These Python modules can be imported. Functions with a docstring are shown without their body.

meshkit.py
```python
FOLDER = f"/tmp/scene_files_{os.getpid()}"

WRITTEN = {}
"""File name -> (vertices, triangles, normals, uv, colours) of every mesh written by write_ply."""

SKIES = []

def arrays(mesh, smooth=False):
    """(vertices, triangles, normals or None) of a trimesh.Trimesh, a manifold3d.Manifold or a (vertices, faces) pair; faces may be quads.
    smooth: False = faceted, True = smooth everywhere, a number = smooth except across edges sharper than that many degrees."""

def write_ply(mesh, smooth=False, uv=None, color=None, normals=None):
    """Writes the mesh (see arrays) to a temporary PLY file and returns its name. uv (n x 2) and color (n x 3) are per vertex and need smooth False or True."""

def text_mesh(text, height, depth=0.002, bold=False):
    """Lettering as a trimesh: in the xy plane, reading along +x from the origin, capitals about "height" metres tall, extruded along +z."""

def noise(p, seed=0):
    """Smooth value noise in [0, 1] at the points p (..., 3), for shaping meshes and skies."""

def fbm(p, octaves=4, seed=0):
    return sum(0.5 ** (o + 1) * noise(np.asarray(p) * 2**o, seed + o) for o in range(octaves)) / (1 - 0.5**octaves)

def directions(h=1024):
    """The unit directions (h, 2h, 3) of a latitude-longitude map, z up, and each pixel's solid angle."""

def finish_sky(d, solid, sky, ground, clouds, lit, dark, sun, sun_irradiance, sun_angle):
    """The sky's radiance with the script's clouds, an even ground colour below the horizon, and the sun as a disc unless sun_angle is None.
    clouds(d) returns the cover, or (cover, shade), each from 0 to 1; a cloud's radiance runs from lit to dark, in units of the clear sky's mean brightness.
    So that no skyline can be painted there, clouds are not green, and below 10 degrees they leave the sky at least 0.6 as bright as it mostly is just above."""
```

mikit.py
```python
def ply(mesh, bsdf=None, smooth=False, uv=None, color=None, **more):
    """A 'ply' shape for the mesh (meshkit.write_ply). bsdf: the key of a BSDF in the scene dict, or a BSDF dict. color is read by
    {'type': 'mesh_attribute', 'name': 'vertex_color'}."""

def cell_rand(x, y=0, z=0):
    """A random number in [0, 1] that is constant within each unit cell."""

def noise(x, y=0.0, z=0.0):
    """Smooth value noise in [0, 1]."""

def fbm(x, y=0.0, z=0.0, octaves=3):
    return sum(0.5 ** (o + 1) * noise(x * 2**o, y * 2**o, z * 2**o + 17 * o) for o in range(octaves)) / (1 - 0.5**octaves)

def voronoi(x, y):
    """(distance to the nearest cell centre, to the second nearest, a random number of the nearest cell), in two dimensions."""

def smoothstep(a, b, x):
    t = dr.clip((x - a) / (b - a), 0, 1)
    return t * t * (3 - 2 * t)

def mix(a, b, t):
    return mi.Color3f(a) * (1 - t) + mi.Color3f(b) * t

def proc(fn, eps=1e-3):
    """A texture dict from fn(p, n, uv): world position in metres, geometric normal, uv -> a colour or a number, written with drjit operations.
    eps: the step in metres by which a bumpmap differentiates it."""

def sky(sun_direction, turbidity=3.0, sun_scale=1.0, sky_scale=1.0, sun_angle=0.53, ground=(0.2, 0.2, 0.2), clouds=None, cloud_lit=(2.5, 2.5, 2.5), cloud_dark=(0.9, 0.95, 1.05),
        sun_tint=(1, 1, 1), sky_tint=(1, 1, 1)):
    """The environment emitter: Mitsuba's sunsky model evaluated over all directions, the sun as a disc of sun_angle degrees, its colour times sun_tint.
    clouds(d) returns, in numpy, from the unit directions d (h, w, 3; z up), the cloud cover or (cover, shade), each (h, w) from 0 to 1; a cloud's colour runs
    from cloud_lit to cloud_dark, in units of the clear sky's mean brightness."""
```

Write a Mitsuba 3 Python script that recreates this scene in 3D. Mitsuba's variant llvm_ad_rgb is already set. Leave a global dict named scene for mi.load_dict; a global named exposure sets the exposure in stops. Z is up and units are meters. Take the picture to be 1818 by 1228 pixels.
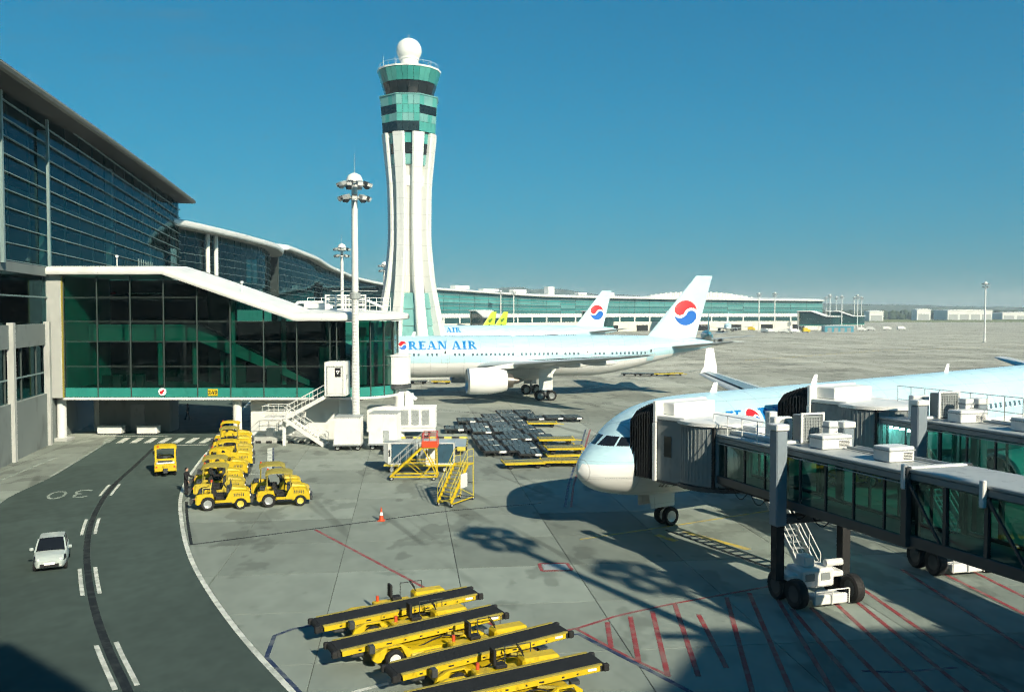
import math, random
import numpy as np, trimesh, manifold3d as m3, mitsuba as mi, drjit as dr, mikit, meshkit
from mikit import noise, fbm, cell_rand, smoothstep, mix
from scipy.interpolate import PchipInterpolator
from shapely.geometry import Polygon, Point, LineString, MultiPolygon, box as sbox
from shapely import affinity
from shapely.ops import unary_union

T = mi.ScalarTransform4f
scene, labels = {}, {}
rng = random.Random(7)

# ------------------------------------------------------------------ camera, sky, exposure
CAM_H, FPX, TILT = 12.0, 1600.0, math.atan2(59.0, 1600.0)      # eye 12 m above the apron, looking 2.1 degrees down
scene['camera'] = {'type': 'perspective', 'fov_axis': 'x', 'fov': math.degrees(2 * math.atan(909.0 / FPX)),
                   'near_clip': 0.1, 'far_clip': 20000.0,
                   'to_world': T().look_at(origin=[0, 0, CAM_H], target=[0, math.cos(TILT), CAM_H - math.sin(TILT)], up=[0, 0, 1])}
SUN_AZ, SUN_EL = math.radians(30.0), math.radians(28.0)          # behind the camera to the right
SUN = (math.sin(SUN_AZ) * math.cos(SUN_EL), -math.cos(SUN_AZ) * math.cos(SUN_EL), math.sin(SUN_EL))


def veil(d):
    """thin dust haze that greys the sky towards the horizon, and a trace of high cirrus"""
    el = np.degrees(np.arcsin(np.clip(d[..., 2], -1, 1)))
    q = d / np.maximum(d[..., 2:3], 0.08)
    wisps = meshkit.fbm(np.stack([q[..., 0] * 3.1 + q[..., 1] * 0.8, q[..., 1] * 7.5, np.zeros_like(el)], -1), 5, 3)
    patch = meshkit.fbm(np.stack([q[..., 0] * 0.8, q[..., 1] * 0.8, np.ones_like(el)], -1), 3, 9)
    c = np.clip((wisps - 0.50) * 2.2, 0, 1) * np.clip((patch - 0.42) * 3, 0, 1) * np.clip((el - 6) / 14, 0, 1)
    low = 0.62 * np.exp(-np.maximum(el, 0) / 6.5) * (0.9 + 0.2 * meshkit.fbm(np.stack([d[..., 0] * 3, d[..., 1] * 3, el * 0.12], -1), 3, 5))
    cover = np.clip(low + 0.30 * c * (1 - low), 0, 1)
    return cover, low / np.maximum(low + 0.30 * c, 1e-6)


scene['sky'] = mikit.sky(SUN, turbidity=3.0, sun_scale=1.0, sky_scale=0.39, sky_tint=(0.07, 1.16, 1.50), sun_tint=(0.87, 1.0, 1.20), ground=(0.2, 0.22, 0.2), clouds=veil, cloud_lit=(0.9, 1.25, 1.4), cloud_dark=(0.30, 0.60, 0.74))
exposure = 2.42


def ray(px, py):
    r, u = (px - 909.0) / FPX, (614.0 - py) / FPX
    c, s = math.cos(TILT), math.sin(TILT)
    return np.array([r, c + u * s, -s + u * c])


def gp(px, py, z=0.0):
    """the place at height z that is seen at this point of the photograph"""
    d = ray(px, py)
    k = (z - CAM_H) / d[2]
    return np.array([d[0] * k, d[1] * k, z])


def dp(px, py, y):
    """the place at distance y that is seen at this point of the photograph"""
    d = ray(px, py)
    k = y / d[1]
    return np.array([d[0] * k, y, CAM_H + d[2] * k])


# ------------------------------------------------------------------ mesh helpers
def frame_of(d, up=(0, 0, 1)):
    d = np.asarray(d, float) / np.linalg.norm(d)
    up = np.asarray(up, float)
    if abs(d @ up) > 0.98:
        up = np.array([1.0, 0, 0]) if abs(d[0]) < 0.9 else np.array([0, 1.0, 0])
    s = np.cross(up, d)
    s /= np.linalg.norm(s)
    return d, s, np.cross(d, s)


class M:
    def __init__(self):
        self.v, self.f, self.n = [], [], 0

    def add(self, v, f):
        v, f = np.asarray(v, float).reshape(-1, 3), np.asarray(f, int)
        if f.shape[1] == 4:
            f = np.vstack([f[:, [0, 1, 2]], f[:, [0, 2, 3]]])
        self.v.append(v)
        self.f.append(f + self.n)
        self.n += len(v)
        return self

    def tri(self, t):
        return self.add(t.vertices, t.faces)

    def hexa(self, p):
        """eight corners: bottom ring 0-3 anticlockwise from above, top ring 4-7"""
        return self.add(p, [[0, 3, 2, 1], [4, 5, 6, 7], [0, 1, 5, 4], [1, 2, 6, 5], [2, 3, 7, 6], [3, 0, 4, 7]])

    def box(self, x0, x1, y0, y1, z0, z1, b=0.0):
        if b <= 0:
            return self.hexa([[x0, y0, z0], [x1, y0, z0], [x1, y1, z0], [x0, y1, z0], [x0, y0, z1], [x1, y0, z1], [x1, y1, z1], [x0, y1, z1]])
        pts = []
        for sx, x in ((1, x0), (-1, x1)):
            for sy, y in ((1, y0), (-1, y1)):
                for sz, z in ((1, z0), (-1, z1)):
                    pts += [[x + sx * b, y + sy * b, z], [x + sx * b, y, z + sz * b], [x, y + sy * b, z + sz * b]]
        return self.tri(trimesh.convex.convex_hull(np.array(pts)))

    def bar(self, p, q, w, h=None, up=(0, 0, 1)):
        p, q, h = np.asarray(p, float), np.asarray(q, float), w if h is None else h
        d, s, u = frame_of(q - p, up)
        a, c = s * w / 2, u * h / 2
        return self.hexa([p - a - c, q - a - c, q + a - c, p + a - c, p - a + c, q - a + c, q + a + c, p + a + c])

    def tube(self, p, q, r, r2=None, n=8):
        p, q, r2 = np.asarray(p, float), np.asarray(q, float), r if r2 is None else r2
        d, s, u = frame_of(q - p)
        a = np.arange(n) * 2 * np.pi / n
        ring = np.cos(a)[:, None] * s + np.sin(a)[:, None] * u
        v = np.vstack([p + ring * r, q + ring * r2, [p], [q]])
        i, j = np.arange(n), (np.arange(n) + 1) % n
        f = np.vstack([np.stack([i, j, j + n], 1), np.stack([i, j + n, i + n], 1), np.stack([j, i, i * 0 + 2 * n], 1), np.stack([i + n, j + n, i * 0 + 2 * n + 1], 1)])
        return self.add(v, f)

    def path(self, pts, r, n=6):
        for p, q in zip(pts[:-1], pts[1:]):
            self.tube(p, q, r, n=n)
        return self

    def lathe(self, prof, n=24, c=(0, 0, 0), axis=(0, 0, 1)):
        """profile (radius, height along the axis)"""
        prof = np.asarray(prof, float)
        d, s, u = frame_of(axis)
        a = np.arange(n) * 2 * np.pi / n
        ring = np.cos(a)[:, None] * s + np.sin(a)[:, None] * u
        v = np.asarray(c, float) + prof[:, None, 1, None] * d + prof[:, None, 0, None] * ring[None]
        return self.grid(v, closed=True)

    def grid(self, P, closed=False):
        P = np.asarray(P, float)
        a, b = P.shape[:2]
        i, j = np.meshgrid(np.arange(a - 1), np.arange(b if closed else b - 1), indexing='ij')
        k = (j + 1) % b
        f = np.stack([i * b + j, i * b + k, (i + 1) * b + k, (i + 1) * b + j], -1).reshape(-1, 4)
        return self.add(P.reshape(-1, 3), f)

    def prism(self, poly, h0, h1, plane='xz'):
        """polygon (shapely or points) extruded; plane 'xz': runs along y, 'xy': along z, 'yz': along x"""
        poly = poly if hasattr(poly, 'exterior') or hasattr(poly, 'geoms') else Polygon(poly)
        for g in getattr(poly, 'geoms', [poly]):
            if g.area < 1e-7:
                continue
            t = trimesh.creation.extrude_polygon(g, h1 - h0, engine='earcut')
            v = np.array(t.vertices)
            v[:, 2] += h0
            f = np.array(t.faces)
            if plane == 'xz':
                v, f = v[:, [0, 2, 1]], f[:, ::-1]
            elif plane == 'yz':
                v = v[:, [2, 0, 1]]
            self.add(v, f)
        return self

    def ball(self, c, r, sub=2, s=(1, 1, 1)):
        t = trimesh.creation.icosphere(subdivisions=sub, radius=1.0)
        return self.add(np.array(t.vertices) * np.asarray(s) * r + np.asarray(c), t.faces)

    def moved(self, mat):
        o = M()
        v, f = self.arrays()
        o.add(v @ mat[:3, :3].T + mat[:3, 3], f if np.linalg.det(mat[:3, :3]) > 0 else f[:, ::-1])
        return o

    def join(self, o):
        v, f = o.arrays()
        return self.add(v, f)

    def arrays(self):
        return np.vstack(self.v), np.vstack(self.f)

    def mesh(self):
        return trimesh.Trimesh(*self.arrays(), process=False)


def place4(x=0, y=0, z=0, rz=0.0, s=1.0):
    c, n = math.cos(rz), math.sin(rz)
    return np.array([[c * s, -n * s, 0, x], [n * s, c * s, 0, y], [0, 0, s, z], [0, 0, 0, 1.0]])


def numbered(name, taken):
    if name not in taken:
        taken.add(name)
        return name
    k = 1
    while f'{name}_{k:03d}' in taken:
        k += 1
    taken.add(f'{name}_{k:03d}')
    return f'{name}_{k:03d}'


TOP = set()


class Thing:
    """A kind of thing: its parts' meshes are made once; place() adds one thing with all its parts to the scene."""

    def __init__(self):
        self.parts, self.taken, self.labels = [], set(), {}

    def add(self, name, mesh, mat, smooth=False, label=None, stuff=False, parent=None, **more):
        key = numbered((parent + '__' if parent else '') + name, self.taken)
        self.parts.append((key, mikit.ply(mesh.mesh() if isinstance(mesh, M) else mesh, mat, smooth=smooth, **more)))
        if label or stuff:
            self.labels[key] = {**({'label': label} if label else {}), **({'kind': 'stuff'} if stuff else {})}
        return key

    def reuse(self, name, like, mat4, parent=None):
        """a further part with the mesh of the part called like"""
        key = numbered((parent + '__' if parent else '') + name, self.taken)
        d = dict(self.parts)[like]
        self.parts.append((key, {**d, 'to_world': T(mat4)}))
        return key

    def place(self, name, mat4=None, label='', cat='', group=None, kind=None, skip=(), swap={}):
        key = numbered(name, TOP)
        for sub, d in self.parts:
            if any(sub == s or sub.startswith(s + '__') for s in skip):
                continue
            m = np.eye(4) if mat4 is None else np.asarray(mat4)
            own = np.array(d['to_world'].matrix) if 'to_world' in d else np.eye(4)
            e = {**d, 'to_world': T(m @ own)}
            if sub in swap:
                e['bsdf'] = {'type': 'ref', 'id': swap[sub]}
            scene[f'{key}__{sub}'] = e
            if sub in self.labels:
                labels[f'{key}__{sub}'] = dict(self.labels[sub])
        labels[key] = {'label': label, **({'category': cat} if cat else {}), **({'group': group} if group else {}), **({'kind': kind} if kind else {})}
        return key


def resample(pts, step, smooth=True):
    """points along a smooth curve through pts"""
    p = np.asarray(pts, float)
    t = np.r_[0, np.cumsum(np.linalg.norm(np.diff(p, axis=0), axis=1))]
    n = max(2, int(t[-1] / step) + 1)
    q = np.linspace(0, t[-1], n)
    if smooth and len(p) > 2:
        return np.stack([PchipInterpolator(t, p[:, k])(q) for k in range(p.shape[1])], 1)
    return np.stack([np.interp(q, t, p[:, k]) for k in range(p.shape[1])], 1)


def normals2(p):
    d = np.gradient(np.asarray(p, float)[:, :2], axis=0)
    d /= np.linalg.norm(d, axis=1, keepdims=True)
    return np.stack([-d[:, 1], d[:, 0]], 1)


def ribbon(m, pts, w, z, off=0.0):
    """a painted line of width w along pts on the ground"""
    p = np.asarray(pts, float)[:, :2]
    n = normals2(p)
    a, b = p + n * (off - w / 2), p + n * (off + w / 2)
    z = np.full(len(p), z)
    return m.grid(np.stack([np.c_[a, z], np.c_[b, z]], 1))


# ------------------------------------------------------------------ materials
def mat(name, base, rough=0.5, metal=0.0, spec=0.5, coat=0.0, bump=None, **more):
    col = base if isinstance(base, dict) else {'type': 'rgb', 'value': list(base)}
    b = {'type': 'principled', 'base_color': col, 'roughness': rough, 'metallic': metal, 'specular': spec, **more}
    if coat:
        b['clearcoat'] = coat
        b['clearcoat_gloss'] = 0.9
    if bump:
        b = {'type': 'bumpmap', 'arbitrary': mikit.proc(bump[0], bump[2] if len(bump) > 2 else 1e-2), 'scale': bump[1], 'bsdf': b}
    scene[name] = {'type': 'twosided', 'bsdf': b}
    return name


def tinted(base, amount=0.12, scale=0.6, dirt=0.25):
    """a paint colour with slight unevenness and grime"""
    def fn(p, n, uv):
        a = fbm(p.x * scale, p.y * scale, p.z * scale)
        g = fbm(p.x * scale * 5, p.y * scale * 5, p.z * scale * 2.2)
        k = 1 - amount * (a - 0.5) * 2 - dirt * smoothstep(0.55, 0.85, g)
        return mi.Color3f(*base) * k
    return mikit.proc(fn)


# e1, e2: directions of the joints between the apron's concrete slabs
E_ANG = math.atan2(0.116, 0.993)
E1, E2 = np.array([math.cos(E_ANG), math.sin(E_ANG)]), np.array([-math.sin(E_ANG), math.cos(E_ANG)])
SLAB, S0, S1 = 5.5, -3.2, 42.0


def concrete_fn(base, joints):
    def fn(p, n, uv):
        u = (p.x * float(E1[0]) + p.y * float(E1[1]) - S0) / SLAB
        v = (p.x * float(E2[0]) + p.y * float(E2[1]) - S1) / SLAB
        lane = cell_rand(u + 500, 0.0, 3.0)
        slab = cell_rand(u + 500, v + 500, 7.0)
        bay = cell_rand(v * 0.5 + 700, 1.0, 5.0)
        k = 0.64 + 0.30 * lane + 0.28 * slab + 0.32 * bay
        st = fbm(p.x * 0.055, p.y * 0.055, 2.0, 4)
        k = k * (0.80 + 0.40 * st)
        fine = fbm(p.x * 1.3, p.y * 0.9, 4.0, 4)
        k = k * (0.88 + 0.24 * fine)
        # rubber and oil marks
        spots = smoothstep(0.61, 0.72, fbm(p.x * 0.55 + 9, p.y * 0.34, 1.0, 4))
        k = k * (1 - 0.27 * spots)
        tyre = smoothstep(0.70, 0.86, fbm((p.x * 0.9 + p.y * 0.4) * 0.8, (p.y * 0.9 - p.x * 0.4) * 0.06, 8.0, 3))
        k = k * (1 - 0.32 * tyre)
        if joints:
            fu, fv = u - dr.floor(u), v - dr.floor(v)
            e = dr.minimum(dr.minimum(fu, 1 - fu), dr.minimum(fv, 1 - fv)) * SLAB
            w = 0.05 + p.y * 0.0004
            k = k * (1 - 0.32 * (1 - smoothstep(w * 0.6, w * 1.2, e)) * dr.exp(-p.y * 0.006))
        c = mi.Color3f(*base) * k
        return mix(c, mi.Color3f(0.255, 0.258, 0.222) * k, dr.clip(p.y * 0.006 - 0.24, 0, 0.9))  # lens falloff put into the colour: near concrete darker, far concrete paler
    return mikit.proc(fn)


def asphalt_fn(base):
    def fn(p, n, uv):
        k = 0.75 + 0.5 * fbm(p.x * 0.12, p.y * 0.05, 5.0, 4)
        k = k * (0.85 + 0.3 * fbm(p.x * 2.1, p.y * 1.6, 2.0, 3))
        patch = smoothstep(0.60, 0.64, fbm(p.x * 0.08 + 3, p.y * 0.09, 6.0, 2))
        k = k * (1 - 0.12 * patch)
        return mi.Color3f(*base) * k
    return mikit.proc(fn)


def worn_fn(base, under, amount):
    def fn(p, n, uv):
        w = smoothstep(0.5 - amount * 0.35, 0.72, fbm(p.x * 3.1, p.y * 3.1, 3.0, 4))
        return mix(mi.Color3f(*base), mi.Color3f(*under), w * amount)
    return mikit.proc(fn)


def fuse_fn(base, heading=None):
    """paint on a fuselage: skin panel seams and a little unevenness; heading: the aircraft's axis on the ground"""
    def fn(p, n, uv):
        k = 0.97 + 0.06 * fbm(p.x * 0.5, p.y * 0.5, p.z * 0.9)
        g = smoothstep(0.55, 0.8, fbm(p.x * 0.8, p.y * 0.8, p.z * 3.0))
        k = k - 0.07 * g
        if heading is not None:
            s = (p.x * math.cos(heading) + p.y * math.sin(heading)) / 2.3
            f = dr.abs(s - dr.floor(s) - 0.5) * 2.3
            q = p.z / 0.93
            h = dr.abs(q - dr.floor(q) - 0.5) * 0.93
            k = k * (1 - 0.26 * (1 - smoothstep(0.012, 0.034, f))) * (1 - 0.17 * (1 - smoothstep(0.010, 0.028, h)))
            panel = cell_rand(s + 400.5, q + 40.5, 2.0)
            k = k * (0.965 + 0.05 * panel)
        return mi.Color3f(*base) * k
    return mikit.proc(fn)


CONC = (0.172, 0.206, 0.184)
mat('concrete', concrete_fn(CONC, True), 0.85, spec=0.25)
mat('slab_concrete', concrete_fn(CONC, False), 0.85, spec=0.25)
mat('joint_dark', (0.10, 0.115, 0.105), 0.9)
mat('asphalt', asphalt_fn((0.050, 0.074, 0.067)), 0.85, spec=0.3)
mat('paint_white', worn_fn((0.62, 0.66, 0.60), (0.25, 0.29, 0.25), 0.6), 0.6)
mat('paint_faded', worn_fn((0.30, 0.35, 0.31), (0.12, 0.15, 0.13), 0.8), 0.7)
mat('paint_black', worn_fn((0.013, 0.017, 0.018), (0.05, 0.06, 0.055), 0.4), 0.6)
mat('paint_red', worn_fn((0.26, 0.045, 0.05), (0.22, 0.20, 0.18), 0.5), 0.7)
mat('paint_blue', worn_fn((0.018, 0.035, 0.085), (0.2, 0.23, 0.22), 0.5), 0.7)
mat('paint_yellow', worn_fn((0.48, 0.36, 0.05), (0.28, 0.27, 0.18), 0.7), 0.7)
mat('grass_far', (0.10, 0.12, 0.055), 0.95)
mat('hill', (0.035, 0.06, 0.05), 0.95)
mat('white_paint', tinted((0.74, 0.75, 0.72), 0.05, 0.5, 0.12), 0.4)
mat('white_metal', tinted((0.70, 0.71, 0.69), 0.05, 0.8, 0.10), 0.35)
mat('grey_metal', tinted((0.33, 0.36, 0.36), 0.1, 0.8, 0.2), 0.45)
mat('mid_grey', tinted((0.20, 0.23, 0.235), 0.1, 0.8, 0.2), 0.5)
mat('cool_grey', (0.20, 0.25, 0.29), 0.5)
mat('dark_metal', (0.045, 0.052, 0.056), 0.45)
mat('black_rubber', (0.012, 0.013, 0.014), 0.75)
mat('belt_rubber', tinted((0.013, 0.015, 0.016), 0.2, 2.0, 0.2), 0.8)
mat('bellows_black', (0.010, 0.012, 0.013), 0.8)
mat('dark_void', (0.008, 0.010, 0.010), 0.9)
mat('interior_dark', (0.018, 0.030, 0.030), 0.9)
mat('interior_wall', (0.36, 0.43, 0.41), 0.8)
mat('interior_mid', (0.075, 0.10, 0.095), 0.8)
mat('yellow_paint', tinted((0.58, 0.42, 0.010), 0.14, 1.2, 0.35), 0.4, coat=0.15)
mat('yellow_old', tinted((0.46, 0.36, 0.03), 0.16, 1.5, 0.45), 0.5)
mat('yellow_deep', tinted((0.56, 0.40, 0.008), 0.14, 1.3, 0.4), 0.42, coat=0.1)
mat('yellow_dull', tinted((0.32, 0.27, 0.05), 0.10, 1.2, 0.3), 0.5)
mat('yellow_pale', tinted((0.58, 0.49, 0.08), 0.08, 1.2, 0.2), 0.4)
mat('orange_red', (0.60, 0.075, 0.025), 0.45)
mat('red_paint', (0.50, 0.03, 0.03), 0.45)
mat('lamp_glass', (0.8, 0.82, 0.8), 0.08, coat=1.0)
mat('concrete_wall', tinted((0.165, 0.195, 0.19), 0.1, 0.25, 0.25), 0.85)
mat('concrete_light', tinted((0.40, 0.42, 0.40), 0.06, 0.2, 0.15), 0.8)
mat('concrete_warm', tinted((0.66, 0.64, 0.57), 0.06, 0.12, 0.15), 0.8)
def cladding_fn(base, step):
    def fn(p, n, uv):
        s = p.z / step
        f = dr.abs(s - dr.floor(s) - 0.5) * step
        k = 0.93 + 0.10 * fbm(p.x * 0.6, p.y * 0.6, p.z * 0.12)
        streak = smoothstep(0.58, 0.80, fbm(p.x * 2.2, p.y * 2.2, p.z * 0.07, 3))
        return mi.Color3f(*base) * k * (1 - 0.22 * (1 - smoothstep(0.02, 0.07, f))) * (1 - 0.16 * streak)
    return mikit.proc(fn)


mat('rib_white', cladding_fn((0.68, 0.70, 0.68), 2.9), 0.7)
mat('shaft_warm', cladding_fn((0.60, 0.59, 0.53), 2.9), 0.8)
mat('white_block', tinted((0.66, 0.68, 0.66), 0.05, 0.2, 0.15), 0.8)
mat('roof_white', tinted((0.68, 0.70, 0.68), 0.05, 0.15, 0.12), 0.4)
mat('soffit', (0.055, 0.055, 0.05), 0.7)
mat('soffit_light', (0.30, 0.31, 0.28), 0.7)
mat('roof_dark', tinted((0.13, 0.13, 0.115), 0.1, 0.3, 0.2), 0.6)
mat('fin_metal', (0.18, 0.26, 0.26), 0.5)
mat('mullion', (0.045, 0.065, 0.06), 0.5)
mat('green_panel', tinted((0.035, 0.25, 0.225), 0.15, 0.3, 0.15), 0.12, coat=0.6)
mat('spandrel_green', tinted((0.022, 0.22, 0.185), 0.15, 0.3, 0.15), 0.12, coat=0.6)
mat('green_panel_light', tinted((0.075, 0.33, 0.295), 0.15, 0.3, 0.15), 0.15, coat=0.6)
mat('green_panel_pale', tinted((0.16, 0.37, 0.35), 0.12, 0.3, 0.15), 0.18, coat=0.6)
mat('far_glass_mid', tinted((0.045, 0.24, 0.245), 0.3, 0.05, 0.2), 0.12, coat=0.6)
mat('far_glass_light', tinted((0.085, 0.30, 0.30), 0.3, 0.05, 0.2), 0.12, coat=0.6)
mat('far_glass', tinted((0.035, 0.17, 0.18), 0.3, 0.05, 0.2), 0.12, coat=0.6)
mat('far_glass_dark', tinted((0.012, 0.06, 0.065), 0.3, 0.05, 0.2), 0.12, coat=0.6)
mat('dark_glass', (0.006, 0.014, 0.018), 0.06, coat=1.0)
mat('black_glass', (0.008, 0.010, 0.012), 0.05, coat=1.0)
mat('silver', (0.55, 0.57, 0.58), 0.28, metal=0.9)
mat('hot_metal', (0.30, 0.27, 0.24), 0.35, metal=0.9)
mat('sky_blue_paint', fuse_fn((0.45, 0.67, 0.75)), 0.28, coat=0.5)
for k_, h_ in ((1, math.radians(32.5)), (2, math.radians(10.0))):
    mat(f'sky_blue_paint_{k_}', fuse_fn((0.45, 0.67, 0.75), h_), 0.28, coat=0.5)
    mat(f'stripe_white_{k_}', fuse_fn((0.78, 0.79, 0.78), h_), 0.28, coat=0.4)
    mat(f'belly_white_{k_}', fuse_fn((0.68, 0.69, 0.67), h_), 0.3, coat=0.3)
mat('far_blue_paint', fuse_fn((0.045, 0.24, 0.33)), 0.35, coat=0.3)
mat('far_belly', fuse_fn((0.32, 0.38, 0.40)), 0.4)
mat('fin_blue_paint', fuse_fn((0.50, 0.68, 0.76)), 0.35, coat=0.4)
mat('stripe_white', fuse_fn((0.78, 0.79, 0.78)), 0.28, coat=0.4)
mat('belly_white', fuse_fn((0.70, 0.71, 0.69)), 0.3, coat=0.3)
mat('wing_grey', fuse_fn((0.42, 0.46, 0.47)), 0.35)
mat('wing_panel', (0.16, 0.24, 0.28), 0.4)
mat('title_blue', (0.008, 0.19, 0.52), 0.4)
mat('dim_window', (0.07, 0.12, 0.16), 0.2)
mat('mark_red', (0.55, 0.02, 0.03), 0.4)
mat('mark_blue', (0.01, 0.13, 0.50), 0.4)
mat('mark_white', (0.85, 0.85, 0.84), 0.4)
mat('mark_black', (0.012, 0.012, 0.014), 0.5)
mat('lime_paint', (0.46, 0.60, 0.05), 0.35)
mat('lime_dark', (0.10, 0.22, 0.02), 0.4)
mat('curtain_blue', tinted((0.02, 0.075, 0.12), 0.2, 1.5, 0.3), 0.6)
mat('alu', tinted((0.48, 0.52, 0.53), 0.08, 1.0, 0.2), 0.3, metal=0.5)
mat('dolly_deck', tinted((0.050, 0.075, 0.082), 0.25, 0.9, 0.3), 0.5)
mat('dolly_deck_pale', tinted((0.085, 0.13, 0.14), 0.25, 0.9, 0.3), 0.45)
mat('dolly_frame', (0.010, 0.012, 0.013), 0.7)
mat('car_white', (0.40, 0.47, 0.46), 0.2, coat=1.0)
mat('skin', (0.42, 0.26, 0.19), 0.6)
mat('cloth_black', (0.010, 0.011, 0.013), 0.9)
mat('cloth_dark', (0.02, 0.026, 0.035), 0.9)
mat('hivis', (0.55, 0.60, 0.05), 0.8)
mat('tree_green', (0.030, 0.055, 0.030), 0.9)
mat('bark', (0.06, 0.05, 0.04), 0.9)
scene['green_glass'] = {'type': 'thindielectric', 'int_ior': 1.5, 'specular_transmittance': {'type': 'rgb', 'value': [0.045, 0.33, 0.27]}, 'specular_reflectance': {'type': 'rgb', 'value': [0.6, 0.75, 0.75]}}
scene['bridge_glass'] = {'type': 'thindielectric', 'int_ior': 1.5, 'specular_transmittance': {'type': 'rgb', 'value': [0.10, 0.38, 0.34]}, 'specular_reflectance': {'type': 'rgb', 'value': [0.4, 0.6, 0.6]}}
scene['facade_glass'] = {'type': 'thindielectric', 'int_ior': 1.5, 'specular_transmittance': {'type': 'rgb', 'value': [0.18, 0.42, 0.42]}, 'specular_reflectance': {'type': 'rgb', 'value': [0.10, 0.22, 0.26]}}
scene['clear_glass'] = {'type': 'thindielectric', 'int_ior': 1.5}
# ------------------------------------------------------------------ the setting: ground, road, markings
def flat(poly, z):
    m = M()
    for g in getattr(poly, 'geoms', [poly]):
        v, f = trimesh.creation.triangulate_polygon(g, engine='earcut')
        v = np.c_[v, np.full(len(v), z)]
        f = np.array(f)
        a = np.cross(v[f[:, 1]] - v[f[:, 0]], v[f[:, 2]] - v[f[:, 0]])[:, 2]
        f[a < 0] = f[a < 0][:, ::-1]
        m.add(v, f)
    return m


def struct(key, m, mat, smooth=False, label=None):
    TOP.add(key)
    scene[key] = mikit.ply(m.mesh(), mat, smooth=smooth)
    labels[key] = {'kind': 'structure', **({'label': label} if label else {})}


def child(parent, name, m, mat, smooth=False, **lab):
    key = numbered(f'{parent}__{name}', TOP)
    scene[key] = mikit.ply(m.mesh(), mat, smooth=smooth)
    if lab:
        labels[key] = lab
    return key


edge_px = [(560, 1262), (500, 1200), (457, 1154), (409, 1096), (371, 1042), (347, 1000), (333, 962), (325, 920), (323, 888), (331, 858), (350, 828), (376, 795), (397, 770), (412, 752), (436, 722), (462, 697)]
edge = resample([gp(*p) for p in edge_px], 0.8)
left_px = [(-420, 1262), (-200, 1050), (-60, 960), (20, 880), (88, 848), (150, 810), (203, 775), (232, 752), (262, 727), (290, 708)]
left = resample([gp(*p) for p in left_px], 1.0)
road_poly = Polygon(np.vstack([[[-24, 14], [-6.5, 14]], edge[:, :2], left[::-1, :2]])).buffer(0)
wall_dir = np.array([-0.2072, 0.9783])


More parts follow.
